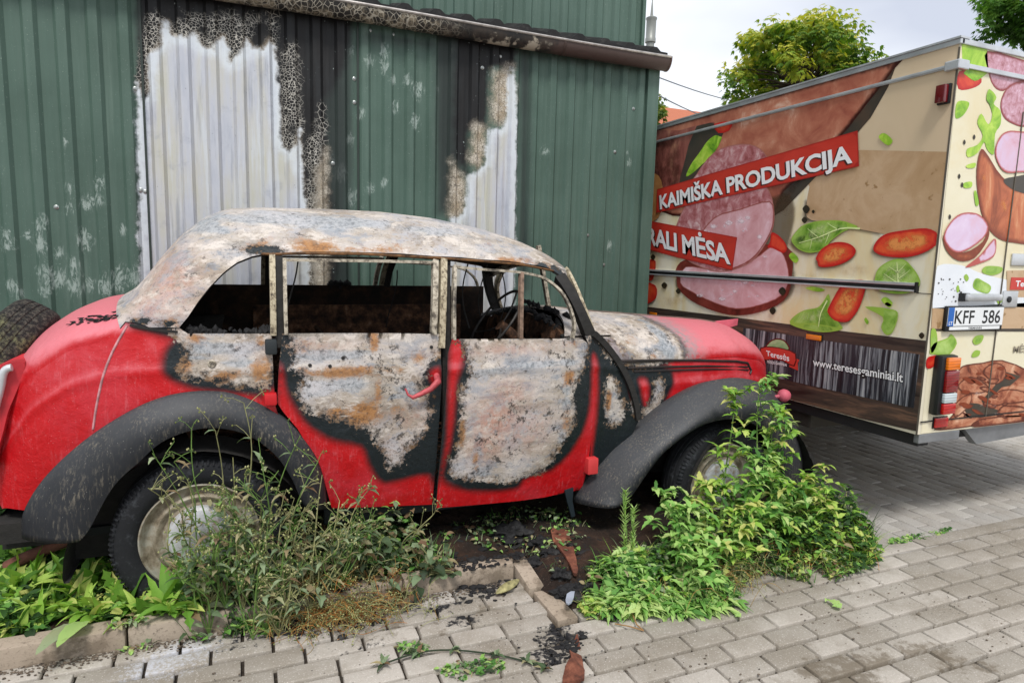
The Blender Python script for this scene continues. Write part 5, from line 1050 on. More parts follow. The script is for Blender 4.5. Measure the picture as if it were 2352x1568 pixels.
# --- doors
rdoor = [(648, 766), (750, 765), (900, 765), (1008, 767), (1012, 800), (1014, 880), (1006, 1000), (992, 1158), (900, 1162), (800, 1166), (762, 1166), (745, 1105), (716, 1040), (684, 985), (650, 945), (637, 925), (640, 850), (645, 800)]
ds = panel('rear_door', BODY, np.array([BODY.px(x, y) for x, y in rdoor]), raw=True, step=.016, mirror=True); RD = ds[0]; RD['label'] = 'rear door burnt to bare metal in the middle, red at the bottom corner'
fdoor = [(1034, 777), (1180, 777), (1310, 777), (1338, 779), (1352, 790), (1362, 850), (1364, 920), (1358, 1010), (1348, 1080), (1336, 1124), (1250, 1140), (1120, 1153), (998, 1161), (1002, 1100), (1012, 1000), (1020, 900), (1024, 810)]
def ajar(V):  # the front door hangs slightly open on its front hinges
    x0 = 1.58; a = R(2.0); V = V.copy(); dx = V[:, 0]-x0; dy = V[:, 1]-2.74; V[:, 0] = x0+dx*math.cos(a)-0*dy; V[:, 1] = 2.74+dy+dx*math.sin(a); return V
ds = panel('front_door', BODY, np.array([BODY.px(x, y) for x, y in fdoor]), raw=True, step=.016, post=ajar); FD = ds[0]; FD['label'] = 'front door standing ajar, pinkish bare metal inside a red border'
far_fd = panel('front_door', BODY, np.array([BODY.px(x, y) for x, y in fdoor]), raw=True, step=.04)[0]
for v in far_fd.data.vertices: v.co.y = (2*YC-(v.co.y+YC))-YC
far_fd.data.flip_normals()
# window frames: thin pressed bars standing on the doors
def frame(pts, w, d, m, name, par, off=0., mirror=True, closed=False):
    P = S3(BODY, smooth_poly(pts, 3, False).tolist(), off)
    for sg in ((0, 1) if mirror else (0,)):
        b = MB(); b.bar([(p[0], p[1] if not sg else 2*YC-p[1], p[2]) for p in P], w, d, (0, -1 if not sg else 1, 0)); o = b.build(name, m, par if not sg else CAR)
frame([(657, 768), (655, 700), (653, 597)], .014, .03, M_frame, 'window_frame', RD)
frame([(653, 597), (760, 598), (900, 600), (998, 603)], .012, .03, M_frame, 'window_frame', RD)
frame([(995, 768), (998, 690), (999, 600)], .024, .03, M_frame, 'window_frame', RD)
frame([(1040, 779), (1040, 700), (1042, 612)], .014, .03, M_frame, 'window_frame', FD, .012)
frame([(1042, 612), (1100, 618), (1160, 622), (1210, 628), (1250, 640), (1285, 668), (1306, 705), (1317, 745), (1312, 776)], .011, .026, M_frame, 'window_frame', FD, .008)
frame([(1196, 628), (1195, 700), (1194, 777)], .017, .026, simple('rusted_bar', '#7a6455', .8, var=.5, scale=25), 'vent_bar', FD, .006)
# pillars
frame([(628, 770), (627, 690), (625, 592)], .022, .05, M_cream, 'rear_pillar', CAR, -.012)
frame([(642, 800), (641, 690), (640, 592)], .030, .035, M_soot, 'rear_pillar', CAR, -.02)
frame([(1014, 800), (1018, 690), (1019, 600)], .028, .045, M_cream, 'centre_pillar', CAR, -.016)
frame([(1032, 1140), (1031, 950), (1030, 780), (1031, 593)], .034, .03, M_soot, 'centre_pillar', CAR, -.045)
frame([(1290, 638), (1310, 668), (1330, 705), (1350, 750), (1366, 790)], [.055, .055, .05, .05, .05, .048, .048, .048, .05, .052, .055, .058, .06][:13], .05, M_soot, 'windscreen_pillar', CAR, -.025)
frame([(1302, 622), (1322, 655), (1342, 700), (1362, 752), (1368, 775)], .016, .05, M_cream, 'windscreen_pillar', CAR, -.03)
frame([(300, 746), (350, 756), (408, 762)], .009, .012, M_soot, 'scorched_seam', CAR, .001, mirror=False)
b = MB(); b.box((-.42, 4.02, .35), (1.46, 4.045, 1.215)); b.build('inner_ledge', M_in, CAR)
P = S3(BODY, smooth_poly([(292, 748), (262, 800), (238, 860), (222, 930), (214, 985)], 3, False).tolist(), .001); b = MB(); b.tube(P, .0045, 6); b.build('body_seam', simple('chalky_seam', '#c08a8e', .7, var=.3, scale=30), CAR, smooth=True)
# hinge blocks, handle, hinge
def blk(px0, px1, m, name, par, t=.03, bev=.008):
    P0 = S3(BODY, [px0])[0]; P1 = S3(BODY, [px1])[0]; b = MB(); b.box((P0[0], min(P0[1], P1[1])-t, P1[2]), (P1[0], max(P0[1], P1[1])+.02, P0[2]), bev); return b.build(name, m, par, smooth=True)
blk((608, 778), (636, 812), simple('charred_hinge', '#23292c', .6), 'hinge', RD); M_redp = simple('hinge_red', '#b81820', .5, var=.2)
blk((606, 902), (636, 928), M_redp, 'hinge', RD, .025); blk((1345, 1050), (1361, 1080), simple('hinge_faded_red', '#c53a3c', .5), 'hinge', FD, .03)
hp = S3(BODY, [(1003, 862), (1000, 872), (985, 888), (962, 900), (943, 908), (932, 902), (926, 888)], .04); hp[0] = (hp[0][0], hp[0][1]+.045, hp[0][2])
b = MB(); b.tube(hp, [.014, .015, .013, .011, .009, .005, .004], 10); b.build('door_handle', simple('handle_faded_red', '#b04a50', .5, var=.3, scale=30), RD, smooth=True)
b = MB(); 
for (x, y) in ((712, 839), (758, 841), (788, 822+0), (991, 797), (1184, 848), (1037, 885)):
    c = S3(BODY, [(x, y)], .002)[0]; b = MB(); b.lathe([(.0005, -.004), (.006 if x != 1037 else .011, -.004), (.008 if x != 1037 else .013, .003)], c, n=10); b.build('bolt_hole', M_soot, FD if x > 1020 else RD)
c = S3(BODY, [(487, 835)], .004)[0]; b = MB(); b.lathe([(.004, -.002), (.012, -.006), (.016, 0)], c, n=14); b.build('filler_ring', M_frame, CAR, smooth=True)
# --- cowl side between door and bonnet
Pc = [(1352, 790), (1362, 850), (1364, 920), (1358, 1010), (1352, 1085), (1356, 1118), (1380, 1118), (1440, 1020), (1470, 960), (1466, 930), (1452, 885), (1432, 850), (1408, 815), (1384, 782), (1370, 768), (1345, 772)]
o = panel('cowl_side', BODY, np.array([BODY.px(x, y) for x, y in Pc]), raw=True, step=.016, mirror=True)[0]; o['label'] = 'charred cowl side with a red strip and an orange-rust patch'
for sg in (0, 1):
    b = MB(); P = S3(BODY, smooth_poly([(1362, 765), (1380, 782), (1402, 808), (1424, 840), (1444, 880), (1458, 925), (1464, 962)], 3, False).tolist(), .004)
    b.bar([(p[0], p[1] if not sg else 2*YC-p[1], p[2]) for p in P], .03, .03, (0, -1, 0)); b.build('cowl_edge', M_soot, CAR)
# scuttle across the car under the windscreen
def cross(x0f, x1f, zf, name, m, n=24, th=.015, hw=.6):
    V = []; F = []
    for i in range(n+1):
        s = -1+2*i/n; w = hw*s
        for (x, dz) in ((x0f(abs(s)), 0), (x1f(abs(s)), 0)): V.append((x, YC+w, zf(x, abs(s)))); V.append((x, YC+w, zf(x, abs(s))-th))
    for i in range(n): q = i*4; F += [(q, q+4, q+6, q+2), (q+1, q+3, q+7, q+5), (q, q+1, q+5, q+4), (q+2, q+6, q+7, q+3)]
    return mk(name, V, F, m, CAR, True)
cross(lambda s: 1.44+.16*(1-s*s), lambda s: 1.70, lambda x, s: 1.04+.09*(1-s**2.5), 'scuttle', [M_body], hw=.60)
sc_o = [o for o in CAR.children if o.name.startswith('scuttle')][0]
n_ = len(sc_o.data.vertices)
for kk, val in (('red', -.3), ('bare', .05), ('rust', .3), ('ash', .3), ('pink', 0), ('cool', 0)): at_ = sc_o.data.attributes.new(kk, 'FLOAT', 'POINT'); at_.data.foreach_set('value', [val]*n_)
# --- bonnet
bo = gridshell('bonnet', HOOD, lambda t: 1.63-.0*math.sin(t), 3.166, 0.0, 120, 26, paintkw={'Yq': 3.06}, mats=[M_bonnet, M_in, M_soot], label='long bonnet, bare grey at the back and faded pink-red at the nose')
Ph = [np.array([1.66, -.005]), np.array([1.66, -.30]), np.array([1.95, -.33]), np.array([2.3, -.24]), np.array([2.7, -.22]), np.array([2.9, -.25]), np.array([3.03, -.28]), np.array([3.12, -.3]), np.array([3.164, -.2]), np.array([3.164, -.002])]+[np.array([x, -.002]) for x in np.arange(3.12, 1.7, -.08)]
hs = panel('bonnet_side', HOOD, np.array(Ph), raw=True, Yq=2.93, step=.02, mirror=True); hs[0]['label'] = 'bonnet side with two dark trim strips, red toward the nose'
# crease roll and trim strips along the bonnet side
g = G('strip_dark'); M_strip = g.fin(g.mix(g.noise(20, 4), lin('#16181a'), lin('#3a3230')), .5)
for sg in (0, 1):
    mir = (lambda P: [(p[0], 2*YC-p[1], p[2]) for p in P]) if sg else (lambda P: P)
    L = lambda pts, off: mir([tuple(HOOD.pt(*HOOD.px(x, y), off)) for x, y in pts])
    b = MB(); b.tube(L([(1420, 829), (1500, 827), (1600, 827), (1690, 829), (1716, 833), (1724, 850), (1722, 858)], .004), .007, 8); b.build('trim_strip', M_strip, hs[sg], smooth=True)
    b = MB(); b.tube(L([(1440, 845), (1520, 842), (1620, 840), (1716, 842)], .004), .0055, 8); b.build('trim_strip', M_strip, hs[sg], smooth=True)
    b = MB(); b.tube(L([(1455, 853), (1540, 850), (1640, 847), (1718, 849)], .004), .0045, 8); b.build('trim_strip', M_strip, hs[sg], smooth=True)
# ridge on top of the bonnet ending in a raised tip, and centre seam
A0 = onY(1560, 738, YC); tip = onY(1694, 736, YC); bt = onY(1655, 752, YC); st_ = onY(1570, 748, YC)
b = MB(); w = .02; V = [(st_[0], YC-w*.4, st_[2]-.0), (st_[0], YC+w*.4, st_[2]), (bt[0], YC-w, bt[2]-.01), (bt[0], YC+w, bt[2]-.01), (tip[0]-.01, YC-w*.6, tip[2]-.03), (tip[0]-.01, YC+w*.6, tip[2]-.03), (tip[0], YC-.006, tip[2]+.012), (tip[0], YC+.006, tip[2]+.012), (st_[0]+.05, YC, st_[2]+.012)]
b.add(V, [(0, 2, 6, 8), (8, 7, 3, 1), (2, 4, 6), (3, 7, 5), (8, 6, 7), (6, 4, 5, 7), (0, 1, 3, 2), (2, 3, 5, 4), (0, 8, 1)]); M_pinkp = simple('faded_pink_paint', '#c05a6a', .6, var=.15); b.build('bonnet_ornament', M_pinkp, bo)
b = MB(); b.bar([tuple(HOOD.pt(x, math.pi/2, 0))[:2]+(float(Th(x))+.003,) for x in np.arange(1.66, 2.9, .06)], .014, .008, (0, 0, 1)); b.build('bonnet_hinge', simple('hinge_strip', '#7a6a62', .6, var=.4), bo)
# front grille and valance closing the nose
b = MB()
for i in range(9): zz = .38+i*.045; wz = .10+.012*i; b.box((3.03, YC-wz, zz), (3.05, YC+wz, zz+.014))
b.build('grille', M_soot, CAR)
# --- wings
def wing(O, I, YO, YI, bulge, name, back=None, n=56, m=14, label=None):
    po = resample(smooth_poly(O, 4, False), 1, False); pi_ = resample(smooth_poly(I, 4, False), 1, False)
    po = po[np.linspace(0, len(po)-1, n).astype(int)]; pi_ = pi_[np.linspace(0, len(pi_)-1, n).astype(int)]
    A = []
    for i in range(n):
        yo = YO(i/(n-1)) if callable(YO) else YO; a = onY(*po[i], yo); c = onY(*pi_[i], YI); row = []
        if back:
            for k in (1., .66, .33):
                cen = np.array([back[2], 0, back[3]]); d = a-cen; d[1] = 0; d /= np.linalg.norm(d)
                row.append(a+np.array([0, back[0]*k, 0])-d*back[1]*k**1.5)
        for j in range(m+1):
            u = j/m; p = a*(1-u)+c*u
            # rounded shoulder at the body, nearly flat face, rolled lip
            row.append(p+np.array([0, -bulge*math.sin(math.pi*min(1, u*1.02))**.7, 0]))
        row.append(c+np.array([0, .03, 0])); row.append(c+np.array([0, .07, .004])); A.append(row)
    A = np.array(A); q = A.shape[1]; V = A.reshape(-1, 3); F = [(i*q+j, i*q+j+1, (i+1)*q+j+1, (i+1)*q+j) for i in range(n-1) for j in range(q-1)]
    nn = np.cross(V[F[len(F)//2][1]]-V[F[len(F)//2][0]], V[F[len(F)//2][2]]-V[F[len(F)//2][0]])
    if nn[1] > 0: F = [f[::-1] for f in F]
    outs = []
    for sg in (0, 1):
        V2 = V.copy()
        if sg: V2[:, 1] = 2*YC-V2[:, 1]
        o = mk(name, V2, F if not sg else [f[::-1] for f in F], M_wing, CAR, True, sharp=70); md = o.modifiers.new('thickness', 'SOLIDIFY'); md.thickness = .006; md.offset = -1
        outs.append(o)
    if label: outs[0]['label'] = label
    return outs
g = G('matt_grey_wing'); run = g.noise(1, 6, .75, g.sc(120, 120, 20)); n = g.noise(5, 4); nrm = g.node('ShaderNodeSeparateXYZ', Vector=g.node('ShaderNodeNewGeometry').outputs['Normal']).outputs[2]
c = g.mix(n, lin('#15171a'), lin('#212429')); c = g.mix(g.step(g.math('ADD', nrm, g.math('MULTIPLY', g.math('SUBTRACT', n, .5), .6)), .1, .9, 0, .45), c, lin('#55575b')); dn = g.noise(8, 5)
c = g.mix(g.math('MULTIPLY', g.step(run, .50, .64), g.step(dn, .40, .66, .06, .42)), c, lin('#8a8272')); c = g.mix(g.step(g.vor(90, vec=g.sc(1, 1, .5)), .12, .05, 0, .4), c, lin('#a8a59d'))
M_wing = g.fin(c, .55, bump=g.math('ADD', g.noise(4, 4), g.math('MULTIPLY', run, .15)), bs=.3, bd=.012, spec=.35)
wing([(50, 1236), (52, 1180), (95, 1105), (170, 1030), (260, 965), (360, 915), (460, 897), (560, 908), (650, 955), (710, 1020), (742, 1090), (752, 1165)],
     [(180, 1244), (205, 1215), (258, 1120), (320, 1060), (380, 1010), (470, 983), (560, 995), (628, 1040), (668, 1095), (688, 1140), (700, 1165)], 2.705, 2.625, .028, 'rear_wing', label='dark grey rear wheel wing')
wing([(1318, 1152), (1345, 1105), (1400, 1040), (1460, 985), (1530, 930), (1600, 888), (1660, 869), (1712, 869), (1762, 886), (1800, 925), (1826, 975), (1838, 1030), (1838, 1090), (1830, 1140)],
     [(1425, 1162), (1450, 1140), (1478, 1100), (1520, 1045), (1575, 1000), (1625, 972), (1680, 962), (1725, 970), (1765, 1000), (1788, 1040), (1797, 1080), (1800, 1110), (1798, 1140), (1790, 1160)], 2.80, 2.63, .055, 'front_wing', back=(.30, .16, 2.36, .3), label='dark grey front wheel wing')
# --- wheels
g = G('weathered_tyre'); n = g.noise(30, 5, .7); M_tyre = g.fin(g.mix(g.step(n, .5, .75), lin('#17191d'), lin('#3c3f44')), .85, bump=g.noise(60, 4), bs=.5, bd=.004)
g = G('rusty_rim'); n = g.noise(11, 6, .7); M_rim = g.fin(g.ramp(n, [(.35, lin('#5c5344')), (.47, lin('#8a806e')), (.60, lin('#a6a295')), (.72, lin('#8c8f88'))]), .6, .2, bump=n, bs=.4, bd=.004)
g = G('dull_chrome'); n = g.noise(16, 6, .75); M_chr = g.fin(g.ramp(n, [(.36, lin('#c6c8cb')), (.50, lin('#b3b5b8')), (.60, lin('#96897a')), (.70, lin('#6e5a44'))]), g.step(n, .4, .75, .45, .75), .15, bump=n, bs=.15, bd=.004)
def wheel(c, label, rt=.315, dy=0, axis=None, par=CAR):
    w = empty('wheel', (0, 0, 0)); del_ = w; w.parent = par; w.location = Vector(c)-Vector(parent_world(par)); w['label'] = label
    b = MB(); prof = []
    for a in np.linspace(-.62*math.pi, .62*math.pi, 25): pass
    tyre = [(.212, .006), (.222, -.010), (.245, -.018), (.272, -.020), (.292, -.014), (.304, -.002), (.309, .012), (.3105, .028), (.307, .031), (.307, .036), (.3115, .039), (.3125, .058), (.309, .061), (.309, .066), (.3125, .069), (.3125, .088), (.309, .091), (.309, .096), (.3115, .099), (.3105, .115), (.304, .135), (.292, .147), (.272, .153), (.245, .15), (.222, .142), (.212, .13)]
    tyre = [(r*rt/.3125, h) for r, h in tyre]; b.lathe(tyre, c, n=96)
    b.v = [(x, y, max(z, .045+.0*x)) for x, y, z in b.v] if axis is None else b.v
    # sidewall ribs near the tread
    for k in range(96):
        if axis is not None: break
        w0 = 2*math.pi*k/96; r0, r1 = rt*.935, rt*.99; p = [(c[0]+r*math.cos(w0+d), c[1]+h, c[2]+r*math.sin(w0+d)) for r, d, h in ((r0, 0, -.0155), (r1, 0, .0), (r1, .022, .0), (r0, .022, -.0155))]
        if min(q[2] for q in p) < .06: continue
        pb = [(x, y-.006, z) for x, y, z in p]; b.add(p+pb, [(4, 5, 6, 7), (0, 1, 5, 4), (1, 2, 6, 5), (2, 3, 7, 6), (3, 0, 4, 7)])
    ob = b.build('tyre', M_tyre, w, smooth=True); obs = [ob]
    b = MB(); b.lathe([(.215, .008), (.2165, -.002), (.211, -.006), (.205, .000), (.200, .018), (.190, .026), (.172, .026), (.166, .018), (.158, .012), (.150, .014), (.135, .026), (.122, .020), (.115, .030), (.001, .030)], c, n=72); obs.append(b.build('rim', M_rim, w, smooth=True))
    b = MB(); b.lathe([(.122, .022), (.121, .010), (.117, .002), (.106, -.006), (.088, -.013), (.060, -.019), (.034, -.022), (.030, -.020), (.001, -.021)], c, n=64); obs.append(b.build('hubcap', M_chr, w, smooth=True))
    return w, obs
wheel(tuple(onY(461, 1232, 2.70)), 'rear wheel with rusty rim and dull chrome cap'); wheel(tuple(onY(1661, 1107, 2.70)), 'front wheel half hidden by weeds')
for p in ((461, 1232), (1661, 1107)):
    c = onY(*p, 2.70); w, obs = wheel((c[0], 2*YC-2.70-.13, c[2]), 'far side wheel')
# spare wheel leaning on the trunk
cs = (-.985, YC, .885); w, obs = wheel(cs, 'spare wheel mounted on the tail', axis=1)
for o in obs:
    for v in o.data.vertices:  # turn the axle from across the car to pointing back and up
        x, y, z = v.co; hh = y-.065; ax = Vector((-.84, 0, .54)); e1_ = Vector((.54, 0, .84)); e2_ = Vector((0, 1, 0)); v.co = ax*(-hh)+e1_*z*1.0+e2_*x
g = G('mossy_tyre'); n = g.noise(60, 5, .8); m_ = g.noise(6, 4); c = g.mix(g.step(n, .45, .62), lin('#1d1c1d'), lin('#56524a')); c = g.mix(g.math('MULTIPLY', g.step(m_, .5, .6), g.step(n, .4, .6)), c, lin('#6e7050'))
obs[0].data.materials[0] = g.fin(c, .95, bump=n, bs=1, bd=.01)
# cover piece and bumper at the tail
def z1p(l): return [((x/1.8085)/1.632653, (700+y/1.8085)/1.632653) for x, y in l]
P = [onY(x, y, 2.92) for x, y in z1p([(-60, 1900), (-60, 1300), (0, 1210), (60, 1190), (165, 1190), (150, 1290), (110, 1400), (60, 1530), (20, 1700)])]
q = np.array([[p[0], p[2]] for p in P]); V2, F2 = fill(smooth_poly(q, 3), (), .03); V = np.stack([V2[:, 0], np.full(len(V2), 2.92)+.25*(V2[:, 0]-V2[:, 0].max()), V2[:, 1]], 1)
b = MB(); n = len(V); ed = {}
for t in F2:
    for j in range(3): ed[(t[j], t[(j+1) % 3])] = 1
b.add(np.vstack([V, V+np.array([0, .35, 0])]), [tuple(t) for t in F2]+[tuple(t[::-1]+n) for t in F2]+[(u, u+n, v, ) for u, v in ed if (v, u) not in ed]+[(u+n, v+n, v) for u, v in ed if (v, u) not in ed])
o = b.build('spare_wheel_cover', simple('dusty_red', '#c4303a', .55, var=.25, scale=7), CAR, smooth=True); 
P = [tuple(onY(x, y, 2.89)) for x, y in smooth_poly(z1p([(80, 1225), (45, 1235), (20, 1270), (5, 1350), (-15, 1430), (-40, 1520)]), 3, False)]
b = MB(); b.tube(P, [.014]*len(P), 10); b.build('chrome_trim', simple('white_trim', '#c9cdd0', .35, .3), o, smooth=True)
P = [tuple(onY(x, y, 2.97)) for x, y in z1p([(-80, 1570), (0, 1560), (28, 1620), (36, 1700), (20, 1790), (-40, 1800)])]
b = MB(); b.bar([P[0], P[1]], .05, .2); b.build('bumper_bracket', M_soot, CAR)
# front: pink lamp ball, bumper blade
c = onY(1801, 908, 2.74); b = MB(); b.lathe([(.001, -.035), (.020, -.031), (.033, -.018), (.037, 0), (.033, .014), (.031, .015), (.031, .018), (.029, .022), (.018, .034), (.001, .038)], c, 'X', 24); b.build('front_lamp', M_pinkp, CAR, smooth=True)
b = MB(); b.tube([(c[0]-.02, c[1], c[2]), (c[0]-.12, c[1]+.06, c[2]-.03)], .010, 8); b.build('lamp_bracket', M_pinkp, CAR, smooth=True)
P = [tuple(onY(x, y, 2.75)) for x, y in [(1838, 1030), (1850, 1036), (1862, 1050), (1868, 1068), (1865, 1080)]]
b = MB(); b.bar([(p[0], p[1], p[2]) for p in P], .03, .02, (0, 0, 1)); b.v = [(x, y, z) for x, y, z in b.v]; b.bar([(P[-1][0], P[-1][1]+.0, P[-1][2]), (P[-1][0]+.03, YC, P[-1][2]), (P[-1][0], 2*YC-P[-1][1], P[-1][2])], .06, .02, (1, 0, 0)); b.build('bumper', M_soot, CAR)
b = MB(); b.box((-1.0, 3.0, .38), (-.95, 3.8, .46), .01); b.build('bumper', M_soot, CAR)
# --- underbody, interior
b = MB(); b.box((-.75, 2.84, .30), (1.62, 3.96, .33)); b.box((.30, 2.80, .235), (1.50, 2.83, .33), .006); b.box((.30, 3.97, .235), (1.50, 4.0, .33), .006); b.build('floor', simple('sill_dark', '#12181a', .7), CAR)
b = MB(); b.box((1.58, 2.84, .30), (1.60, 3.96, 1.02)); b.build('firewall', M_soot, CAR); b = MB(); b.box((-.62, 2.9, .33), (-.60, 3.9, 1.02)); b.build('rear_bulkhead', M_soot, CAR); b = MB(); b.box((-.50, 2.82, 1.03), (-.10, 3.98, 1.05)); b.build('parcel_shelf', M_soot, CAR)
b = MB(); b.box((1.62, 2.95, .28), (2.95, 3.85, .34)); b.box((-.9, 2.9, .28), (-.6, 3.9, .36)); 
for yy in (3.0, 3.75): b.box((-.9, yy, .22), (3.0, yy+.05, .28))
b.build('chassis', M_soot, CAR)
# inner wheel arches
cc = onY(461, 1232, 2.9); cf = onY(1661, 1107, 2.9)
for ce in (cc, cf):
    for (ya, yb) in ((2.86, 2.90), (3.90, 3.94)):
        b = MB(); pts = [(ce[0]+.44*math.cos(t), ce[2]+.44*math.sin(t)) for t in np.linspace(-.3, math.pi+.3, 24)]; n = len(pts)
        b.add([(x, ya, max(z, .2)) for x, z in pts]+[(x, yb, max(z, .2)) for x, z in pts], [tuple(range(n)), tuple(range(2*n-1, n-1, -1))]+[(i, i+1, n+i+1, n+i) for i in range(n-1)])
        s_ = 2.66 if ya < 3 else 4.14; b.add([(x, ya, max(z, .2)) for x, z in pts]+[(x, s_, max(z, .2)) for x, z in pts], [(i, i+1, n+i+1, n+i) for i in range(n-1)]); b.build('inner_arch', M_soot, CAR)
# dashboard with round instrument holes: a plate with real openings
dz0, dz1 = .80, 1.035
pl = [(2.84, dz0), (3.96, dz0), (3.96, dz1-.02), (3.8, dz1+.03), (3.4, dz1+.065), (3.0, dz1+.03), (2.84, dz1-.02)]
circ = lambda cx, cz, r, r2=None: [(cx+r*math.cos(t), cz+(r2 or r)*math.sin(t)) for t in np.linspace(0, 2*math.pi, 20)[:-1]]
V2, F2 = fill(pl, [circ(3.02, .955, .05), circ(3.17, .96, .055), circ(3.38, .95, .07, .05), circ(3.62, .955, .05), circ(3.80, .95, .05)], .03)
V = np.array([(1.50+.12*(1-((y-YC)/.56)**2)*0+.05, y, z) for y, z in V2]); n = len(V); ed = {}
for t in F2:
    for j in range(3): ed[(t[j], t[(j+1) % 3])] = 1
M_dash = (lambda g: g.fin(g.ramp(g.noise(18, 6, .7), [(.35, lin('#1a120d')), (.5, lin('#4d3526')), (.62, lin('#7d5a42')), (.75, lin('#9a8068'))]), .8, bump=g.noise(40, 5), bs=.7, bd=.006))(G('burnt_dash'))
V[:, 0] = 1.42+(V[:, 2]-dz0)*.25
o = mk('dashboard', np.vstack([V, V+np.array([.03, 0, 0])]), [tuple(t[::-1]) for t in F2]+[tuple(t+n) for t in F2]+[(u, v, v+n, u+n) for u, v in ed if (v, u) not in ed], M_dash, CAR, False)
b = MB(); rs = random.Random(3)
for i in range(60):
    yy = rs.uniform(2.86, 3.94); v, f = lump((1.49+rs.uniform(-.02, .06), yy, dz1+.07-.19*((yy-YC)/.56)**2*.5), (rs.uniform(.008, .022),)*3, i, 1); b.add(v, f)
b.build('burnt_crust', M_char, o)['kind'] = 'stuff'
# steering wheel: bare ring with three bent spokes on a column
sc0 = Vector(onY(1145, 690, 3.04)); sc1 = Vector((1.12, 3.04, 1.0)); 
ax = Vector((-.80, -.0, .60)); e1_ = Vector((0, 1, 0)); e2_ = ax.cross(e1_).normalized(); ctr = Vector((1.17, 3.04, 1.09)); M_ring = simple('bare_ring', '#3b3836', .5, .4, var=.4, scale=30)
b = MB(); b.tube([ctr+e1_*.19*math.cos(t)+e2_*.19*math.sin(t) for t in np.linspace(0, 2*math.pi, 49)], .007, 8, cap=False)
for a in (.5, 2.6, 4.7): b.tube([ctr-ax*.04, ctr-ax*.03+(e1_*math.cos(a)+e2_*math.sin(a))*.1, ctr+(e1_*math.cos(a)+e2_*math.sin(a))*.19], .005, 6)
st = b.build('steering_wheel', M_ring, CAR, smooth=True)
b = MB(); b.tube([ctr-ax*.03, ctr-ax*.55], [.03, .022], 12); b.build('steering_column', M_dash, st, smooth=True)
# gutted seats: springs and frames, hanging wires
b = MB(); rs = random.Random(12); 
for (sx, sy) in ((.55, 3.05), (.55, 3.72), (-.15, 3.1), (-.15, 3.6)):
    P = [(sx, sy-.23, .35), (sx-.05, sy-.23, .62), (sx-.16, sy-.2, .98), (sx-.16, sy+.2, .98), (sx-.05, sy+.23, .62), (sx, sy+.23, .35)]; b.tube(P, .011, 8)
    b.tube([(sx+.42, sy-.22, .35), (sx+.42, sy-.22, .52), (sx, sy-.22, .55)], .009, 6); b.tube([(sx+.42, sy+.22, .35), (sx+.42, sy+.22, .52), (sx, sy+.22, .55)], .009, 6)
    for i in range(5):
        yy = sy-.18+.09*i
        for k in range(4):
            xx = sx+.05+k*.1; b.tube([(xx+.03*math.cos(t), yy+.03*math.sin(t), .36+t/40*.3) for t in np.linspace(0, 25, 26)], .0022, 4)
        b.tube([(sx-.05-.11*u+.02*math.sin(u*20), yy, .6+.38*u) for u in np.linspace(0, 1, 14)], .003, 4)
b.build('seat_frame', simple('rusty_spring', '#4d3423', .8, .2, var=.4), CAR, smooth=True)
b = MB()
for (x, y, Y) in ((1078, 605, 3.05), (900, 620, 3.6), (668, 600, 2.9), (1115, 600, 3.3), (1150, 610, 3.5)):
    p0 = Vector(onY(x, y, Y)); pts = [p0+Vector((.03*math.sin(u*3+x), .02*math.cos(u*4+x), -.32*u)) for u in np.linspace(0, 1, 9)]; b = MB(); b.tube(pts, .0035, 5); b.build('hanging_wire', M_soot, CAR)
b = MB(); b.tube([(1.13+.05, 2.95, .55), (1.24, 2.98, .75), (1.3, 3.0, .92)], .008, 6); b.tube([(1.0, 3.35, .35), (1.1, 3.32, .9)], .009, 6); b.build('gear_lever', M_frame, CAR, smooth=True)
# centre post of the split windscreen and header
hd = [BODY.pt(1.475, .62), BODY.pt(1.515, .85), BODY.pt(1.545, 1.15), BODY.pt(1.565, math.pi/2)]
b = MB(); hp_ = [tuple(p) for p in hd]+[(p[0], 2*YC-p[1], p[2]) for p in hd[::-1][1:]]; b.bar([(x-.01, y, z-.02) for x, y, z in hp_], .03, .03, (0, 0, 1)); b.build('windscreen_header', M_frame, CAR)
b = MB(); b.bar([(1.56, YC, 1.48), (1.60, YC, 1.3), (1.64, YC, 1.12)], .03, .02, (-1, 0, 0)); b.build('windscreen_post', M_frame, CAR)
b = MB()
for yy in (3.3, 3.5, 3.7): b.tube([(.2, yy, .95), (.35, yy+.05, .6), (.5, yy, .9), (.62, yy-.04, .55)], .012, 6)
b.tube([(-.1, 3.98, .9), (.35, 3.96, .62), (.6, 3.98, .80)], .016, 8); b.build('bent_rail', M_dash, CAR, smooth=True)
b = MB(); b.box((.05, 4.0, .60), (1.3, 4.018, 1.10), .004); b.build('inner_door_skin', M_dash, CAR)
# soot clumps on sills and on the trunk
b = MB(); rs = random.Random(8)
for i in range(70):
    x = rs.choice([rs.uniform(428, 600), rs.uniform(600, 625), rs.uniform(430, 480)]); c = S3(BODY, [(x, 764+rs.uniform(-3, 2))], -.01)[0]; v, f = lump((c[0], c[1]+rs.uniform(0, .03), c[2]+rs.uniform(-.004, .012)), [rs.uniform(.006, .020) for _ in range(3)], i, 1); b.add(v, f)
for i in range(20):
    x = rs.uniform(760, 800); c = onY(x, 655+rs.uniform(-4, 3), 2*YC-2.76); v, f = lump(tuple(c), [rs.uniform(.01, .03) for _ in range(3)], i, 1); b.add(v, f)
for i in range(40):
    x = rs.uniform(1195, 1315); yy = 688+(x-1195)*.34; c = onY(x, yy, 3.3-(x-1195)/120*.45); v, f = lump(tuple(c), [rs.uniform(.008, .02) for _ in range(3)], i, 1); b.add(v, f)
b.build('charred_crust', M_char, CAR, smooth=True)['kind'] = 'stuff'
b = MB(); rs = random.Random(21)
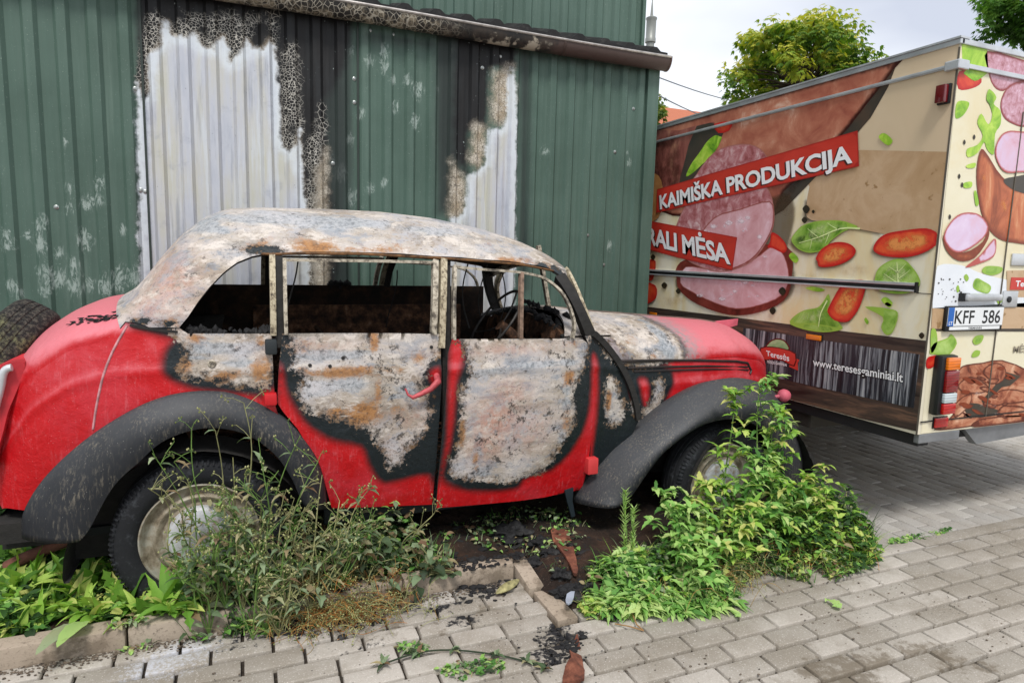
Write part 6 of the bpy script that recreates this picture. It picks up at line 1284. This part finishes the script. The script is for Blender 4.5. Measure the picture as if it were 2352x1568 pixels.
for i in range(46):
    t = rs.random(); px_, py_ = 168+110*t+rs.uniform(-8, 8), 742-22*t+rs.uniform(-7, 7)
    try: x, th = BODY.px(px_, py_)
    except Exception: continue
    c = BODY.pt(x, max(th, .05), .004); v, f = lump(tuple(c), (rs.uniform(.006, .024)*(1.3 if t > .4 else .8), rs.uniform(.003, .008), .003), i, 1); b.add(v, f)
b.build('soot_strands', M_char, CAR)['kind'] = 'stuff'
# bent black pipe hanging under the front door
P = [onY(x, y, 2.78) for x, y in [(1306, 1122), (1308, 1150), (1316, 1185)]]
b = MB(); b.bar([tuple(p) for p in P], [.05, .03, .02], .012); b.build('hanging_bracket', simple('bracket_dark', '#1c262c', .5), CAR)
# ================================================================ WEEDS
def leaf(b, p, d, L, w, bend=.8, kind='ovate', fold=.25, n=6, tone=.5, roll=0., rs=random):
    p = Vector(p); d = Vector(d).normalized(); up = Vector((0, 0, 1)); 
    if abs(d.z) > .95: up = Vector((rs.uniform(-1, 1), rs.uniform(-1, 1), .1))
    V = []; 
    for i in range(n+1):
        t = i/n; s = d.cross(up)
        s = s.normalized() if s.length > 1e-4 else Vector((1, 0, 0)); nn = s.cross(d).normalized(); s = s*math.cos(roll)+nn*math.sin(roll); nn = s.cross(d).normalized()
        if kind == 'ovate': ww = w*math.sin(math.pi*min(1, t**.75*.97+.03))
        elif kind == 'lobed': ww = w*(.2+.95*t**.9)*(1-t**5)*(1.2 if i % 2 else .42); ww *= (0 if t == 1 else 1)
        elif kind == 'toothed': ww = w*math.sin(math.pi*(t**.6))*(1.12 if i % 2 else .78) if 0 < t < 1 else w*.06
        elif kind == 'blade': ww = w*(1-t)**.6
        elif kind == 'broad': ww = w*(math.sin(math.pi*min(1, t**.6))**.7 if t < 1 else 0)*(1+.08*math.sin(i*2.5))
        else: ww = w*math.sin(math.pi*t)
        h = nn*ww*fold; V += [p+s*ww+h, p.copy(), p-s*ww+h]
        p = p+d*(L/n); d = (d+Vector((0, 0, -bend/n))).normalized()
    F = []
    for i in range(n):
        q = i*3; F += [(q, q+1, q+4, q+3), (q+1, q+2, q+5, q+4)]
    b.add(V, F, tone)
ML_bright = mat_leaf('bright_leaf', ['#3e6224', '#628e34', '#86ae44', '#a8c25e', '#bcbc70'], .65, .28, .2)
ML_mid = mat_leaf('green_leaf', ['#34582a', '#54843c', '#74a44e', '#96bc66', '#b0c27c'], .65, .28, .2)
ML_grey = mat_leaf('wilted_leaf', ['#2c3a28', '#465a3c', '#6c8060', '#8c9a78', '#9a8e6c', '#6c5440'], .65, .2, .3)
ML_pale = mat_leaf('pale_leaf', ['#6f9a4e', '#98b86c', '#b4cc84'], .6, .3, .2)
ML_dark = mat_leaf('dark_leaf', ['#1c3216', '#2e4e22', '#487030'], .7, .25)
M_stem = simple('dry_stem', '#8a8a5e', .8, var=.3, scale=20); M_gstem = simple('green_stem', '#5e7c3a', .7, var=.3, scale=20); M_straw = simple('straw', '#8f7440', .85, var=.4, scale=30)
M_bud = mat_leaf('bud', ['#4c5632', '#7c8048', '#a8a878'], .8, .1)
def gz(x, y):
    if 2.5 < y < 2.59 and x < 1.15: return .078
    return max(soil_z(x, y), 0.) if (y > 2.575 or (x > 1.12 and y > 2.12)) and x < 3.05 else .0
def gpt(px_, py_, z=.05): 
    c = onZ(px_, py_, z); return Vector((c[0], c[1], max(.0, gz(c[0], c[1])-.006)))
# ground cover: too many small leaves to count
def cover(name, poly, n, kinds, mats_, seed, hs=(.02, .10), ls=(.02, .06), ws=(.004, .012), zz=.05, kind_=None, dens=None):
    rs = random.Random(seed); P = np.array([onZ(x, y, zz)[:2] for x, y in smooth_poly(poly, 2)]); lo, hi = P.min(0), P.max(0); bs = [MB() for _ in mats_]; k = 0
    while k < n:
        X = np.array([rs.uniform(lo[0], hi[0]) for _ in range(400)]); Y = np.array([rs.uniform(lo[1], hi[1]) for _ in range(400)]); d = sdist(P, X, Y)
        for x, y, dd in zip(X, Y, d):
            if dd < 0 or k >= n: continue
            if mnoise.noise(Vector((x*7+seed, y*7, 0)))+.35 < rs.random()*.6: continue
            k += 1; z = gz(x, y); hh = rs.uniform(*hs)*min(1, .35+dd*6)*(1+.8*mnoise.noise(Vector((x*4, y*4, seed)))); a = rs.uniform(0, 6.28); kd = rs.choice(kinds)
            tn = min(1, max(0, .5+.5*mnoise.noise(Vector((x*6, y*6, 9)))+rs.uniform(-.35, .35)))
            b = bs[rs.randrange(len(bs))]
            if kd == 'blade': leaf(b, (x, y, z), (math.cos(a)*.5, math.sin(a)*.5, 1), rs.uniform(.5, 1.2)*hs[1], .0022, rs.uniform(.5, 1.6), 'blade', .2, 4, tn, 0, rs)
            else: leaf(b, (x, y, z+hh), (math.cos(a), math.sin(a), rs.uniform(-.1, .8)), rs.uniform(*ls), rs.uniform(*ws), rs.uniform(.4, 1.6), kd, rs.uniform(0, .4), 5 if kd != 'lobed' else 7, tn, rs.uniform(-.5, .5), rs)
    for b, m in zip(bs, mats_):
        if b.v: o = b.build(name, m, smooth=True); o['kind'] = 'stuff'
WHERE = lambda i, n: ['leftmost', 'second from the left', 'third from the left', 'fourth from the left', 'fifth from the left', 'sixth from the left', 'seventh from the left', 'eighth from the left', 'ninth from the left', 'tenth from the left', 'eleventh from the left', 'twelfth from the left', 'thirteenth from the left', 'fourteenth from the left', 'fifteenth from the left'][i]
# dandelion rosettes along the left kerb
pts = [(12, 1390), (40, 1310), (75, 1440), (105, 1360), (150, 1405), (165, 1330), (215, 1420), (235, 1355), (280, 1400), (300, 1335), (345, 1405), (400, 1420), (60, 1375), (190, 1380)]
rs = random.Random(40); pts = sorted(pts)
for i, (x, y) in enumerate(pts):
    p = gpt(x, y); b = MB(); n = rs.randint(18, 25)
    for k in range(n):
        a = rs.uniform(0, 2*math.pi); el = rs.uniform(.55, 1.45); L = rs.uniform(.10, .22); kd = rs.choice(['lobed', 'broad', 'toothed', 'ovate'])
        leaf(b, p+Vector((rs.uniform(-.04, .04), rs.uniform(-.04, .04), 0)), (math.cos(a)*math.cos(el), math.sin(a)*math.cos(el), math.sin(el)), L, rs.uniform(.014, .026), rs.uniform(.7, 2.0), kd, rs.uniform(.05, .5), 11 if kd == 'lobed' else 7, rs.uniform(.15, .95), rs.uniform(-.5, .5), rs)
    tag(b.build('dandelion', ML_bright if rs.random() < .75 else ML_mid, smooth=True, loc=tuple(p)), 'bright green dandelion rosette behind the kerb, '+WHERE(i, 14), 'weed', 'dandelions behind the left kerb')
# two drooping pale leaves hanging over the kerb
for (x, y, x2, y2, lab) in ((175, 1430, 95, 1535, 'veined grey-green leaf drooping over the kerb, left of two'), (195, 1425, 140, 1520, 'smooth pale green leaf drooping over the kerb, right of two')):
    A = Vector(onY(x, y, 2.56)); B_ = Vector(onY(x2, y2, 2.40)); b = MB(); d = (B_-A); leaf(b, A, d+Vector((0, 0, .10)), d.length*1.08, .032, .5, 'broad', .12, 9, .6, .0, rs)
    tag(b.build('fallen_leaf', ML_pale if x > 180 else ML_grey, smooth=True, loc=tuple(A)), lab, 'leaf')
# wilted broad-leaved clump in the middle
rs = random.Random(41)
WP_ = [(620, 1330), (690, 1300), (700, 1370), (760, 1320), (800, 1270), (840, 1330), (890, 1290), (925, 1340), (960, 1300), (1000, 1320), (560, 1380), (480, 1400)]
for i, (x, y) in enumerate(sorted(WP_)):
    p = gpt(x, y, .07); b = MB()
    for k in range(rs.randint(26, 36)):
        a = rs.uniform(0, 2*math.pi); el = rs.uniform(.3, 1.3); h = rs.uniform(.0, .17)*rs.random()**.5; q = p+Vector((rs.uniform(-.07, .07), rs.uniform(-.06, .06), h))
        b.cur = 1; b.tube([p, p.lerp(q, .5)+Vector((rs.uniform(-.02, .02), 0, .01)), q], .0022, 4, False); b.cur = 0
        leaf(b, q, (math.cos(a), math.sin(a)-.3, math.sin(el)*.5), rs.uniform(.03, .075), rs.uniform(.009, .022), rs.uniform(.6, 3.2), rs.choice(['broad', 'ovate', 'toothed']), rs.uniform(-.2, .5), 6, rs.uniform(.05, .95), rs.uniform(-.7, .7), rs)
    tag(b.build('wilted_weed', [ML_grey, M_stem], smooth=True, loc=tuple(p)), 'wilted grey-green broad-leaved weed under the rear door, '+WHERE(i, 12), 'weed', 'wilted weeds in the middle of the bed')
# tall dry seeding weeds around the rear wheel
rs = random.Random(42)
def dry_weed(base, tips, label, i, leafy=.5):
    P = gpt(*base, .03); t = empty('seeding_weed', tuple(P), label, 'weed', 'tall dry weeds around the rear wheel'); b = MB(); bb = MB(); lf = MB()
    for (tx, ty, Y) in tips:
        T = Vector(onY(tx, ty, Y)); m1 = P.lerp(T, .35)+Vector((rs.uniform(-.04, .04), rs.uniform(-.03, .03), .05)); m2 = P.lerp(T, .7)+Vector((rs.uniform(-.04, .04), rs.uniform(-.03, .03), .05))
        C = smooth_poly([tuple(P), tuple(m1), tuple(m2), tuple(T)], 5, False); b.tube(C, [.0026]*10+[.0018]*(len(C)-10), 5, False)
        for k in range(rs.randint(4, 7)):
            j = rs.randint(len(C)//3, len(C)-1); q = Vector(C[j]); dd = Vector((rs.uniform(-1, 1), rs.uniform(-.6, .4), rs.uniform(.1, 1))).normalized(); L = rs.uniform(.03, .09); e = q+dd*L+Vector((0, 0, .01)); b.tube([q, q.lerp(e, .5)+Vector((0, 0, .006)), e], .0012, 4, False)
            for z in range(rs.randint(2, 4)):
                f = e+Vector([rs.uniform(-.014, .014) for _ in range(3)]); b.tube([e, f], .0008, 3, False); v, fa = lump(tuple(f), (.0035, .0035, .0045), k, 1, rough=.1); bb.add(v, fa, rs.random())
            if rs.random() < leafy: leaf(lf, q, (dd.x, dd.y, dd.z*.3), rs.uniform(.03, .07), .010, 1.4, 'toothed', .3, 6, rs.uniform(.1, .9), 0, rs)
    b.build('stem', M_stem if i % 2 else M_gstem, t); bb.build('seed_heads', M_bud, t, smooth=True)['kind'] = 'stuff'
    if lf.v: lf.build('foliage', ML_grey, t, smooth=True)
dry_weed((500, 1400), [(440, 985, 2.55), (350, 1040, 2.5), (400, 1060, 2.5)], 'tall dry weed leaning left in front of the rear hub', 0)
dry_weed((540, 1390), [(495, 990, 2.55), (560, 925, 2.58), (535, 1050, 2.5)], 'tallest dry weed, rising over the rear wing', 1)
dry_weed((600, 1400), [(690, 1000, 2.52), (730, 1060, 2.5), (640, 1080, 2.5)], 'dry weed leaning right beside the rear wing end', 2)
dry_weed((450, 1400), [(340, 1120, 2.5), (380, 1130, 2.48), (430, 1100, 2.5)], 'dry weed drooping over the rusty rim', 3, .8)
dry_weed((640, 1400), [(600, 1060, 2.5), (560, 1120, 2.48), (520, 1160, 2.48), (480, 1230, 2.45)], 'tangled dry weed in front of the rear tyre', 0, 1)
dry_weed((700, 1400), [(740, 1090, 2.5), (780, 1150, 2.52), (850, 1120, 2.52)], 'thin dry weed against the red door corner', 1, .8)
dry_weed((580, 1450), [(640, 1200, 2.45), (560, 1230, 2.45), (700, 1200, 2.45)], 'drooping grey weed hanging over the kerb', 2, 1)
dry_weed((930, 1310), [(1000, 1170, 2.6), (960, 1220, 2.6)], 'slim reddish seed stalk below the front door gap', 3, .2)
dry_weed((830, 1340), [(760, 1180, 2.6), (820, 1140, 2.6), (860, 1200, 2.6)], 'dry branching weed below the rear door', 0, .9)
DW = [((520, 1420), [(470, 1180, 2.5), (420, 1220, 2.48), (520, 1120, 2.5)], 'dusty weed crossing the hubcap, left of the densest tangle'), ((560, 1420), [(600, 1150, 2.5), (650, 1130, 2.5), (560, 1180, 2.46)], 'dusty weed crossing the right rim edge'), ((610, 1430), [(540, 1250, 2.44), (600, 1290, 2.42), (660, 1260, 2.44)], 'dusty sprawling weed over the kerb below the hub'),
      ((660, 1420), [(700, 1120, 2.52), (660, 1180, 2.48), (620, 1220, 2.46)], 'dusty upright weed at the wing end'), ((480, 1440), [(400, 1260, 2.44), (450, 1290, 2.42), (500, 1250, 2.42)], 'short dusty weed under the hubcap'), ((720, 1400), [(690, 1180, 2.5), (760, 1210, 2.5), (800, 1230, 2.52)], 'dusty weed below the rear edge of the rear door'), ((770, 1380), [(740, 1230, 2.5), (830, 1220, 2.52), (880, 1190, 2.54)], 'dusty weed below the middle of the rear door'),
      ((640, 1440), [(650, 1330, 2.38), (690, 1360, 2.36), (600, 1370, 2.36)], 'grey weed hanging down in front of the kerb')]
for i, (a_, tips, lab) in enumerate(DW): dry_weed(a_, tips+[(x+rs.uniform(-30, 30), y+rs.uniform(10, 50), Y) for x, y, Y in tips], lab, i, 1.)
cover('ground_cover', [(400, 1300), (480, 1230), (620, 1190), (760, 1200), (900, 1230), (980, 1290), (900, 1340), (700, 1380), (520, 1420), (420, 1400)], 2300, ['ovate', 'toothed', 'broad'], [ML_grey, ML_grey, ML_mid], 15, (.02, .24), (.025, .065), (.008, .02)) if 'cover' in globals() else None
# goosefoot plants hiding the front wheel
rs = random.Random(43)
def goose(base, top, Y, label, h=.8, nb=9, m=None, lsz=1.):
    P = gpt(*base, .05); T = Vector(onY(*top, Y)); t = empty('goosefoot_plant', tuple(P), label, 'weed', 'leafy green weeds at the front wheel'); b = MB(); lf = MB()
    C = [Vector(q) for q in smooth_poly([tuple(P), tuple(P.lerp(T, .4)+Vector((.03*rs.uniform(-1, 1), -.02, 0))), tuple(P.lerp(T, .75)), tuple(T)], 6, False)]; b.tube(C, [.0055*(1-.7*i/len(C)) for i in range(len(C))], 6, False)
    n = len(C)
    def tuft(q, s, k):
        for _ in range(k):
            a = rs.uniform(0, 6.28); leaf(lf, q, (math.cos(a), math.sin(a)*.9-.25, rs.uniform(-.1, .9)), rs.uniform(.04, .085)*s*lsz, rs.uniform(.009, .017)*s*lsz, rs.uniform(.5, 1.7), 'toothed', rs.uniform(.05, .35), 7, rs.uniform(.2, 1), rs.uniform(-.4, .4), rs)
    for j in range(2, n, 1):
        q = C[j]; tuft(q, 1.1-.4*j/n, 1 if j % 2 else 2)
        if rs.random() < nb/12:
            a = rs.uniform(0, 6.28); L = rs.uniform(.07, .17)*(1.15-.7*j/n); e = q+Vector((math.cos(a)*L, math.sin(a)*L*.7-.03, L*.65)); b.tube([q, q.lerp(e, .5)+Vector((0, 0, -.012)), e], [.003, .002, .0013], 5, False)
            for u in (.45, .75): tuft(q.lerp(e, u), .8, 2)
            tuft(e, .85, 5)
    tuft(C[-1], .7, 8); b.build('stem', M_gstem, t, smooth=True); lf.build('foliage', m or ML_mid, t, smooth=True)
GP = [((1650, 1250), (1690, 905), 2.52, 'tall slender green weed reaching over the front wing, leftmost tip'), ((1720, 1250), (1745, 880), 2.52, 'tallest green weed in front of the front wing'), ((1740, 1240), (1810, 985), 2.5, 'green weed with broad leaf tufts right of the front wheel'),
      ((1610, 1290), (1625, 1110), 2.48, 'bushy green weed below the front hubcap'), ((1690, 1280), (1680, 1120), 2.42, 'dense green weed below the front hub'), ((1560, 1300), (1530, 1140), 2.5, 'leaning green weed behind the front wing tail'),
      ((1640, 1330), (1700, 1165), 2.25, 'bright star-leaved weed in front of the wheel'), ((1800, 1250), (1800, 1110), 2.45, 'low green weed beside the front tyre'), ((1560, 1370), (1600, 1235), 2.2, 'short star-leaved weed near the paving'), ((1760, 1250), (1775, 950), 2.5, 'green weed between the two tallest and the wing tip'), ((1680, 1300), (1730, 1060), 2.4, 'leafy green weed in front of the tyre'), ((1600, 1320), (1560, 1170), 2.3, 'leafy green weed at the left side of the bush'), ((1870, 1240), (1850, 1090), 2.4, 'dark green weed at the right end of the bed')]
for i, (a, c_, Y, lab) in enumerate(GP): goose(a, c_, Y, lab, m=[ML_mid, ML_bright][i % 3 == 0], lsz=1.1)
# feathery spire
def spire(base, top, Y, label, n=130):
    P = gpt(*base, .05); T = Vector(onY(*top, Y)); t = empty('feathery_weed', tuple(P), label, 'weed', 'feathery spires'); b = MB(); lf = MB(); C = [P.lerp(T, u)+Vector((.012*math.sin(u*5), 0, 0)) for u in np.linspace(0, 1, 12)]; b.tube(C, .003, 5, False)
    for _ in range(n):
        u = rs.uniform(.1, 1); q = P.lerp(T, u); a = rs.uniform(0, 6.28); leaf(lf, q, (math.cos(a), math.sin(a), .9), rs.uniform(.02, .045), .0028, .3, 'blade', .1, 3, rs.uniform(.3, 1), 0, rs)
    b.build('stem', M_gstem, t); lf.build('foliage', ML_pale, t)
spire((1432, 1300), (1437, 1125), 2.45, 'feathery pale green spire left of the front wheel'); spire((1452, 1310), (1455, 1165), 2.45, 'shorter feathery spire left of the front wheel')
cover('ground_cover', [(1420, 1300), (1500, 1250), (1560, 1220), (1700, 1180), (1830, 1160), (1920, 1170), (2010, 1240), (2015, 1275), (1950, 1300), (1900, 1318), (1830, 1310), (1760, 1300), (1700, 1330), (1680, 1372), (1560, 1385), (1450, 1390), (1360, 1395), (1330, 1350), (1370, 1310)], 7800, ['toothed', 'blade', 'blade', 'ovate', 'lobed'], [ML_mid, ML_grey, ML_dark, ML_bright], 1, (.01, .10), (.018, .05))
cover('ground_cover', [(1360, 1330), (1440, 1300), (1560, 1310), (1680, 1330), (1690, 1375), (1560, 1390), (1440, 1395), (1370, 1385)], 2400, ['toothed', 'blade', 'toothed', 'ovate'], [ML_pale, ML_mid, ML_mid], 2, (.01, .09), (.04, .09), (.006, .013))
cover('ground_cover', [(1760, 1200), (1850, 1120), (1960, 1180), (2010, 1240), (2010, 1280), (1900, 1300), (1790, 1290)], 2600, ['toothed', 'lobed', 'blade'], [ML_dark, ML_bright], 3, (.02, .18), (.03, .07), (.008, .016))
cover('ground_cover', [(-60, 1250), (200, 1240), (420, 1320), (480, 1390), (430, 1425), (200, 1440), (-60, 1470)], 3600, ['ovate', 'lobed', 'blade'], [ML_mid, ML_bright, ML_dark], 4, (.01, .07), (.03, .07), (.008, .018))
cover('ground_cover', [(420, 1360), (620, 1260), (840, 1220), (1000, 1280), (1040, 1300), (900, 1330), (700, 1390), (560, 1430), (430, 1450)], 3800, ['ovate', 'toothed', 'blade'], [ML_grey, ML_mid], 5, (.01, .12), (.02, .05), (.006, .014))
cover('ground_cover', [(1000, 1230), (1200, 1150), (1330, 1180), (1350, 1240), (1280, 1340), (1240, 1290), (1180, 1260), (1050, 1270)], 650, ['blade', 'blade', 'ovate', 'toothed'], [ML_mid, ML_grey, ML_grey], 6, (.005, .04), (.015, .035))
cover('ground_cover', [(1340, 1370), (1385, 1360), (1400, 1400), (1350, 1405)], 420, ['blade', 'ovate'], [ML_bright], 7, (.01, .06), (.02, .04))
cover('ground_cover', [(-80, 1200), (60, 1170), (240, 1230), (100, 1280), (-80, 1290)], 1500, ['ovate', 'blade', 'lobed'], [ML_dark], 8, (.02, .12), (.04, .08), (.01, .02))
cover('ground_cover', [(2040, 1240), (2130, 1222), (2180, 1212), (2184, 1220), (2130, 1236), (2050, 1250)], 260, ['blade', 'ovate'], [ML_mid], 9, (.003, .015), (.01, .02), zz=0)
for (x, y, r) in ((950, 1490, 40), (1120, 1530, 50), (1060, 1540, 60), (600, 1450, 40), (300, 1480, 60)):
    cover('ground_cover', [(x-r, y), (x, y-r*.35), (x+r, y), (x, y+r*.4)], 90, ['ovate', 'blade', 'toothed'], [ML_grey, ML_mid], int(x), (.002, .02), (.01, .04), (.004, .01), zz=0)
# dried yellow tangle at the kerb
def tangle(center, rx, ry, n, hmax, label, seed, mats_):
    rs = random.Random(seed); c = onZ(*center, .03); t = empty('dried_weed', (c[0], c[1], 0), label, 'weed', 'dried yellow tangles'); bs = [MB() for _ in mats_]; bud = MB()
    for _ in range(n):
        x = c[0]+rs.gauss(0, rx); y = c[1]+rs.gauss(0, ry); a = rs.uniform(0, 6.28); L = rs.uniform(.05, .16); z = gz(x, y)+.004; h = rs.uniform(.01, hmax)
        p = Vector((x, y, z)); d = Vector((math.cos(a), math.sin(a), 0)); C = [p, p+d*L*.33+Vector((rs.uniform(-.01, .01), rs.uniform(-.01, .01), h)), p+d*L*.7+Vector((rs.uniform(-.02, .02), rs.uniform(-.02, .02), h*1.1)), p+d*L+Vector((0, 0, h*rs.uniform(.2, 1.2)))]
        bs[rs.randrange(len(bs))].tube(smooth_poly([tuple(q) for q in C], 2, False), .0011, 3, False)
        for _k in range(3): q = C[rs.randint(1, 3)]+Vector([rs.uniform(-.012, .012) for _ in range(3)]); v, f = lump(tuple(q), (.003,)*3, 1, 1, rough=.1); bud.add(v, f, rs.random())
    for b, m in zip(bs, mats_): b.build('stems', m, t)['kind'] = 'stuff'
    bud.build('seed_heads', M_bud, t)['kind'] = 'stuff'
tangle((800, 1400), .13, .06, 420, .07, 'large yellow-brown dried tangle spilling over the kerb', 1, [M_straw, simple('orange_straw', '#8a5a26', .85, var=.4, scale=30), M_stem])
tangle((700, 1370), .08, .05, 160, .09, 'dried yellow-green sprigs left of the big tangle', 2, [M_straw, M_stem]); tangle((430, 1350), .10, .05, 150, .10, 'straw-coloured dried stems before the rear tyre', 3, [M_straw, M_stem]); tangle((1650, 1330), .16, .06, 160, .10, 'scattered straw stems among the green weeds before the front wheel', 5, [M_straw, M_stem]); tangle((1850, 1255), .12, .05, 260, .07, 'small dried orange-brown patch at the right end of the bed', 4, [M_straw, simple('orange_straw', '#9a6236', .85, var=.4, scale=30)])
# ================================================================ DEBRIS
M_rust = (lambda g: g.fin(g.ramp(g.noise(16, 6, .7), [(.3, lin('#3d221a')), (.5, lin('#6e4030')), (.65, lin('#8a5742')), (.8, lin('#a07258'))]), .9, bump=g.noise(60, 5, .75), bs=.7, bd=.004))(G('rusty_sheet'))
def shard(name, pts, z0_, thick, m, label, cat, lift=None, group=None):
    W = [onZ(x, y, z0_) for x, y in smooth_poly(pts, 2)]; n = len(W); c = np.mean(W, 0)
    V2, F2 = fill(np.array([[w[0], w[1]] for w in W]), (), .012); z = z0_+(lift(V2[:, 0], V2[:, 1]) if lift else 0)+.006*np.sin(V2[:, 0]*60)*np.cos(V2[:, 1]*50)
    V = np.stack([V2[:, 0], V2[:, 1], z], 1); m_ = len(V); ed = {}
    for t in F2:
        for j in range(3): ed[(t[j], t[(j+1) % 3])] = 1
    o = mk(name, np.vstack([V, V-np.array([0, 0, thick])]), [tuple(t) for t in F2]+[tuple(t[::-1]+m_) for t in F2]+[(v, u, u+m_, v+m_) for u, v in ed if (v, u) not in ed], m, smooth=True, loc=(c[0], c[1], 0)); return tag(o, label, cat, group)
shard('rusty_metal_strip', [(1320, 1458), (1327, 1452), (1333, 1480), (1340, 1520), (1342, 1562), (1318, 1566), (1292, 1558), (1298, 1535), (1312, 1515), (1308, 1490)], .016, .012, M_rust, 'rusty metal shard lying on the pavers at the bottom edge', 'scrap metal', lambda x, y: .018*np.cos((x-1.02)*40))
shard('rusty_metal_strip', [(1265, 1217), (1285, 1212), (1305, 1220), (1318, 1260), (1328, 1308), (1318, 1312), (1306, 1290), (1290, 1262), (1276, 1250)], .085, .012, M_rust, 'rusty metal strip propped among the charred debris behind the kerb', 'scrap metal', lambda x, y: .0*x)
CH = [((1175, 1222), .085, 'broad flat charred lump under the car sill'), ((1240, 1245), .05, 'charred lump left of the rusty strip'), ((1262, 1270), .04, 'charred lump touching the rusty strip'), ((1225, 1280), .045, 'charred lump above the kerb corner'), ((1305, 1345), .055, 'largest charred clump beside the grass'), ((1335, 1335), .05, 'rough charred clump against the grass'), ((1320, 1205), .03, 'black charred scrap at the foot of the hanging bracket'), ((1398, 1418), .034, 'black charred lump alone on the pavers'), ((1290, 1320), .04, 'crumbly charred lump right of the kerb corner')]
for i, ((x, y), r, lab) in enumerate(CH):
    p = gpt(x, y, .06 if y < 1400 else 0); v, f = lump((p[0], p[1], p[2]+r*.25), (r, r*.8, r*(.4 if i < 7 else .5)), i+5, 4, rough=.5); v = [(a+.006*mnoise.noise(Vector((a*90, c*90, d*90))), c+.006*mnoise.noise(Vector((a*80, c*80, 5))), d+.010*mnoise.noise(Vector((a*70, c*70, 9)))) for a, c, d in v]
    tag(mk('charred_lump', v, f, M_char, smooth=False, loc=tuple(p)), lab, 'debris', 'charred lumps from the fire')
b = MB(); rs = random.Random(77)
for _ in range(1500):
    x, y = rs.choice([(1250, 1260), (1100, 1215), (1230, 1200), (1300, 1270), (1200, 1235), (1320, 1330), (1180, 1260), (1150, 1240), (1120, 1340), (1150, 1290), (1060, 1310), (1200, 1300), (1290, 1490), (1090, 1350), (1060, 1250), (700, 1430), (820, 1410)]); x += rs.gauss(0, 32); y += rs.gauss(0, 16); p = gpt(x, y, .04 if y < 1300 else 0); r = rs.uniform(.002, .009)*(2.0 if rs.random() < .12 else 1); v, f = lump((p[0], p[1], p[2]+r*.4), (r*1.4, r, r*.5), _, 1); b.add(v, f)
o = b.build('charred_crumbs', M_char); o['kind'] = 'stuff'
M_dirt = simple('loose_dirt', '#6a5e52', .95, var=.6, scale=60, bumps=.8); b = MB(); rs = random.Random(78)
for _ in range(1500):
    x = rs.uniform(-1, 1.08); y = 2.495-abs(rs.gauss(0, .03)); r = rs.uniform(.001, .0045); v, f = lump((x, y, .002), (r*1.5, r, r*.6), _ % 9, 1); b.add(v, f)
for _ in range(900):
    x = rs.uniform(-.9, 3.2); y = rs.uniform(1.25, 2.45); r = rs.uniform(.001, .0045)
    if mnoise.noise(Vector((x*3, y*3, 4))) < .02: continue
    v, f = lump((x, y, .002), (r*1.5, r, r*.6), _ % 9, 1); b.add(v, f)
b.build('loose_dirt', M_dirt)['kind'] = 'stuff'
shard('pale_shard', [(1302, 1362), (1320, 1358), (1312, 1385), (1300, 1384)], .055, .006, simple('pale_slate', '#98a0ae', .6), 'small pale blue-grey shard by the charred clump', 'shard')
b = MB(); p = gpt(1145, 1358, 0); A = Vector(onZ(1140, 1362, .02)); B_ = Vector(onZ(1192, 1330, .02)); C = [A.lerp(B_, u) for u in np.linspace(0, 1, 11)]; b.tube([(q.x, q.y, .02) for q in C], [.004+.020*math.sin(math.pi*u)**.8 for u in np.linspace(0, 1, 11)], 12, flat=.6); tag(b.build('seed_pod', simple('dry_pod', '#9a9468', .8, var=.4, scale=40, bumps=.6), smooth=True, loc=tuple(A)), 'dry ribbed pod lying in the kerb corner', 'pod')
for (x, y, a, L, lab) in ((1702, 1415, 1.9, .05, 'small pale leaf fallen on the pavers, left of two'), (1932, 1395, 1.6, .07, 'crinkled pale leaf fallen on the pavers, right of two'), (1900, 1375, 3.6, .03, 'tiny dark leaf scrap on the pavers')):
    p = onZ(x, y, .012); b = MB(); leaf(b, p, (math.cos(a), math.sin(a), .25), L, L*.26, .6, 'toothed', .4, 8, .7, .2, rs); leaf(b, p, (math.cos(a+.9), math.sin(a+.9), .3), L*.5, L*.2, .6, 'toothed', .4, 6, .5, .2, rs); tag(b.build('loose_leaf', ML_pale, smooth=True, loc=tuple(p)), lab, 'leaf', 'loose leaves on the paving')
b = MB(); P = [(*onZ(x, y, 0)[:2], z) for x, y, z in [(1440, 1395, .05), (1450, 1420, .03), (1462, 1440, .012), (1478, 1452, .008)]]; b.tube(P, .003, 6); P = [(*onZ(x, y, 0)[:2], z) for x, y, z in [(1412, 1436, .008), (1445, 1444, .012), (1478, 1452, .008)]]; b.tube(P, .0025, 6); tag(b.build('twig', simple('twig_brown', '#8a6a44', .8), smooth=True, loc=P[0]), 'forked dry brown twig on the pavers below the weeds', 'twig')
b = MB(); P = [(*onZ(x, y, 0)[:2], z) for x, y, z in [(880, 1530, .01), (960, 1505, .012), (1040, 1500, .014), (1140, 1510, .012), (1210, 1525, .01), (1250, 1540, .008)]]; b.tube(smooth_poly(P, 3, False), .003, 6)
for q in P:
    for _ in range(7): leaf(b, (q[0], q[1], q[2]), (rs.uniform(-1, 1), rs.uniform(-1, 1), .4), rs.uniform(.02, .05), .008, .9, 'toothed', .3, 6, rs.random(), 0, rs)
tag(b.build('broken_weed', ML_grey, smooth=True, loc=P[0]), 'broken-off weed stalk lying across the bottom pavers', 'weed')
A = Vector(onZ(15, 1300, .12)); B_ = Vector(onY(330, 1180, 2.95)); b = MB(); b.tube([tuple(A.lerp(B_, u)+Vector((0, 0, .01*math.sin(u*5)))) for u in np.linspace(0, 1, 9)], [.022, .024, .024, .023, .022, .022, .022, .022, .022], 12); tag(b.build('rusty_pipe', simple('brown_rust', '#6a4438', .9, var=.4, scale=12, bumps=.6), smooth=True, loc=tuple(A)), 'rusty brown pipe slanting down behind the rear wing', 'pipe')
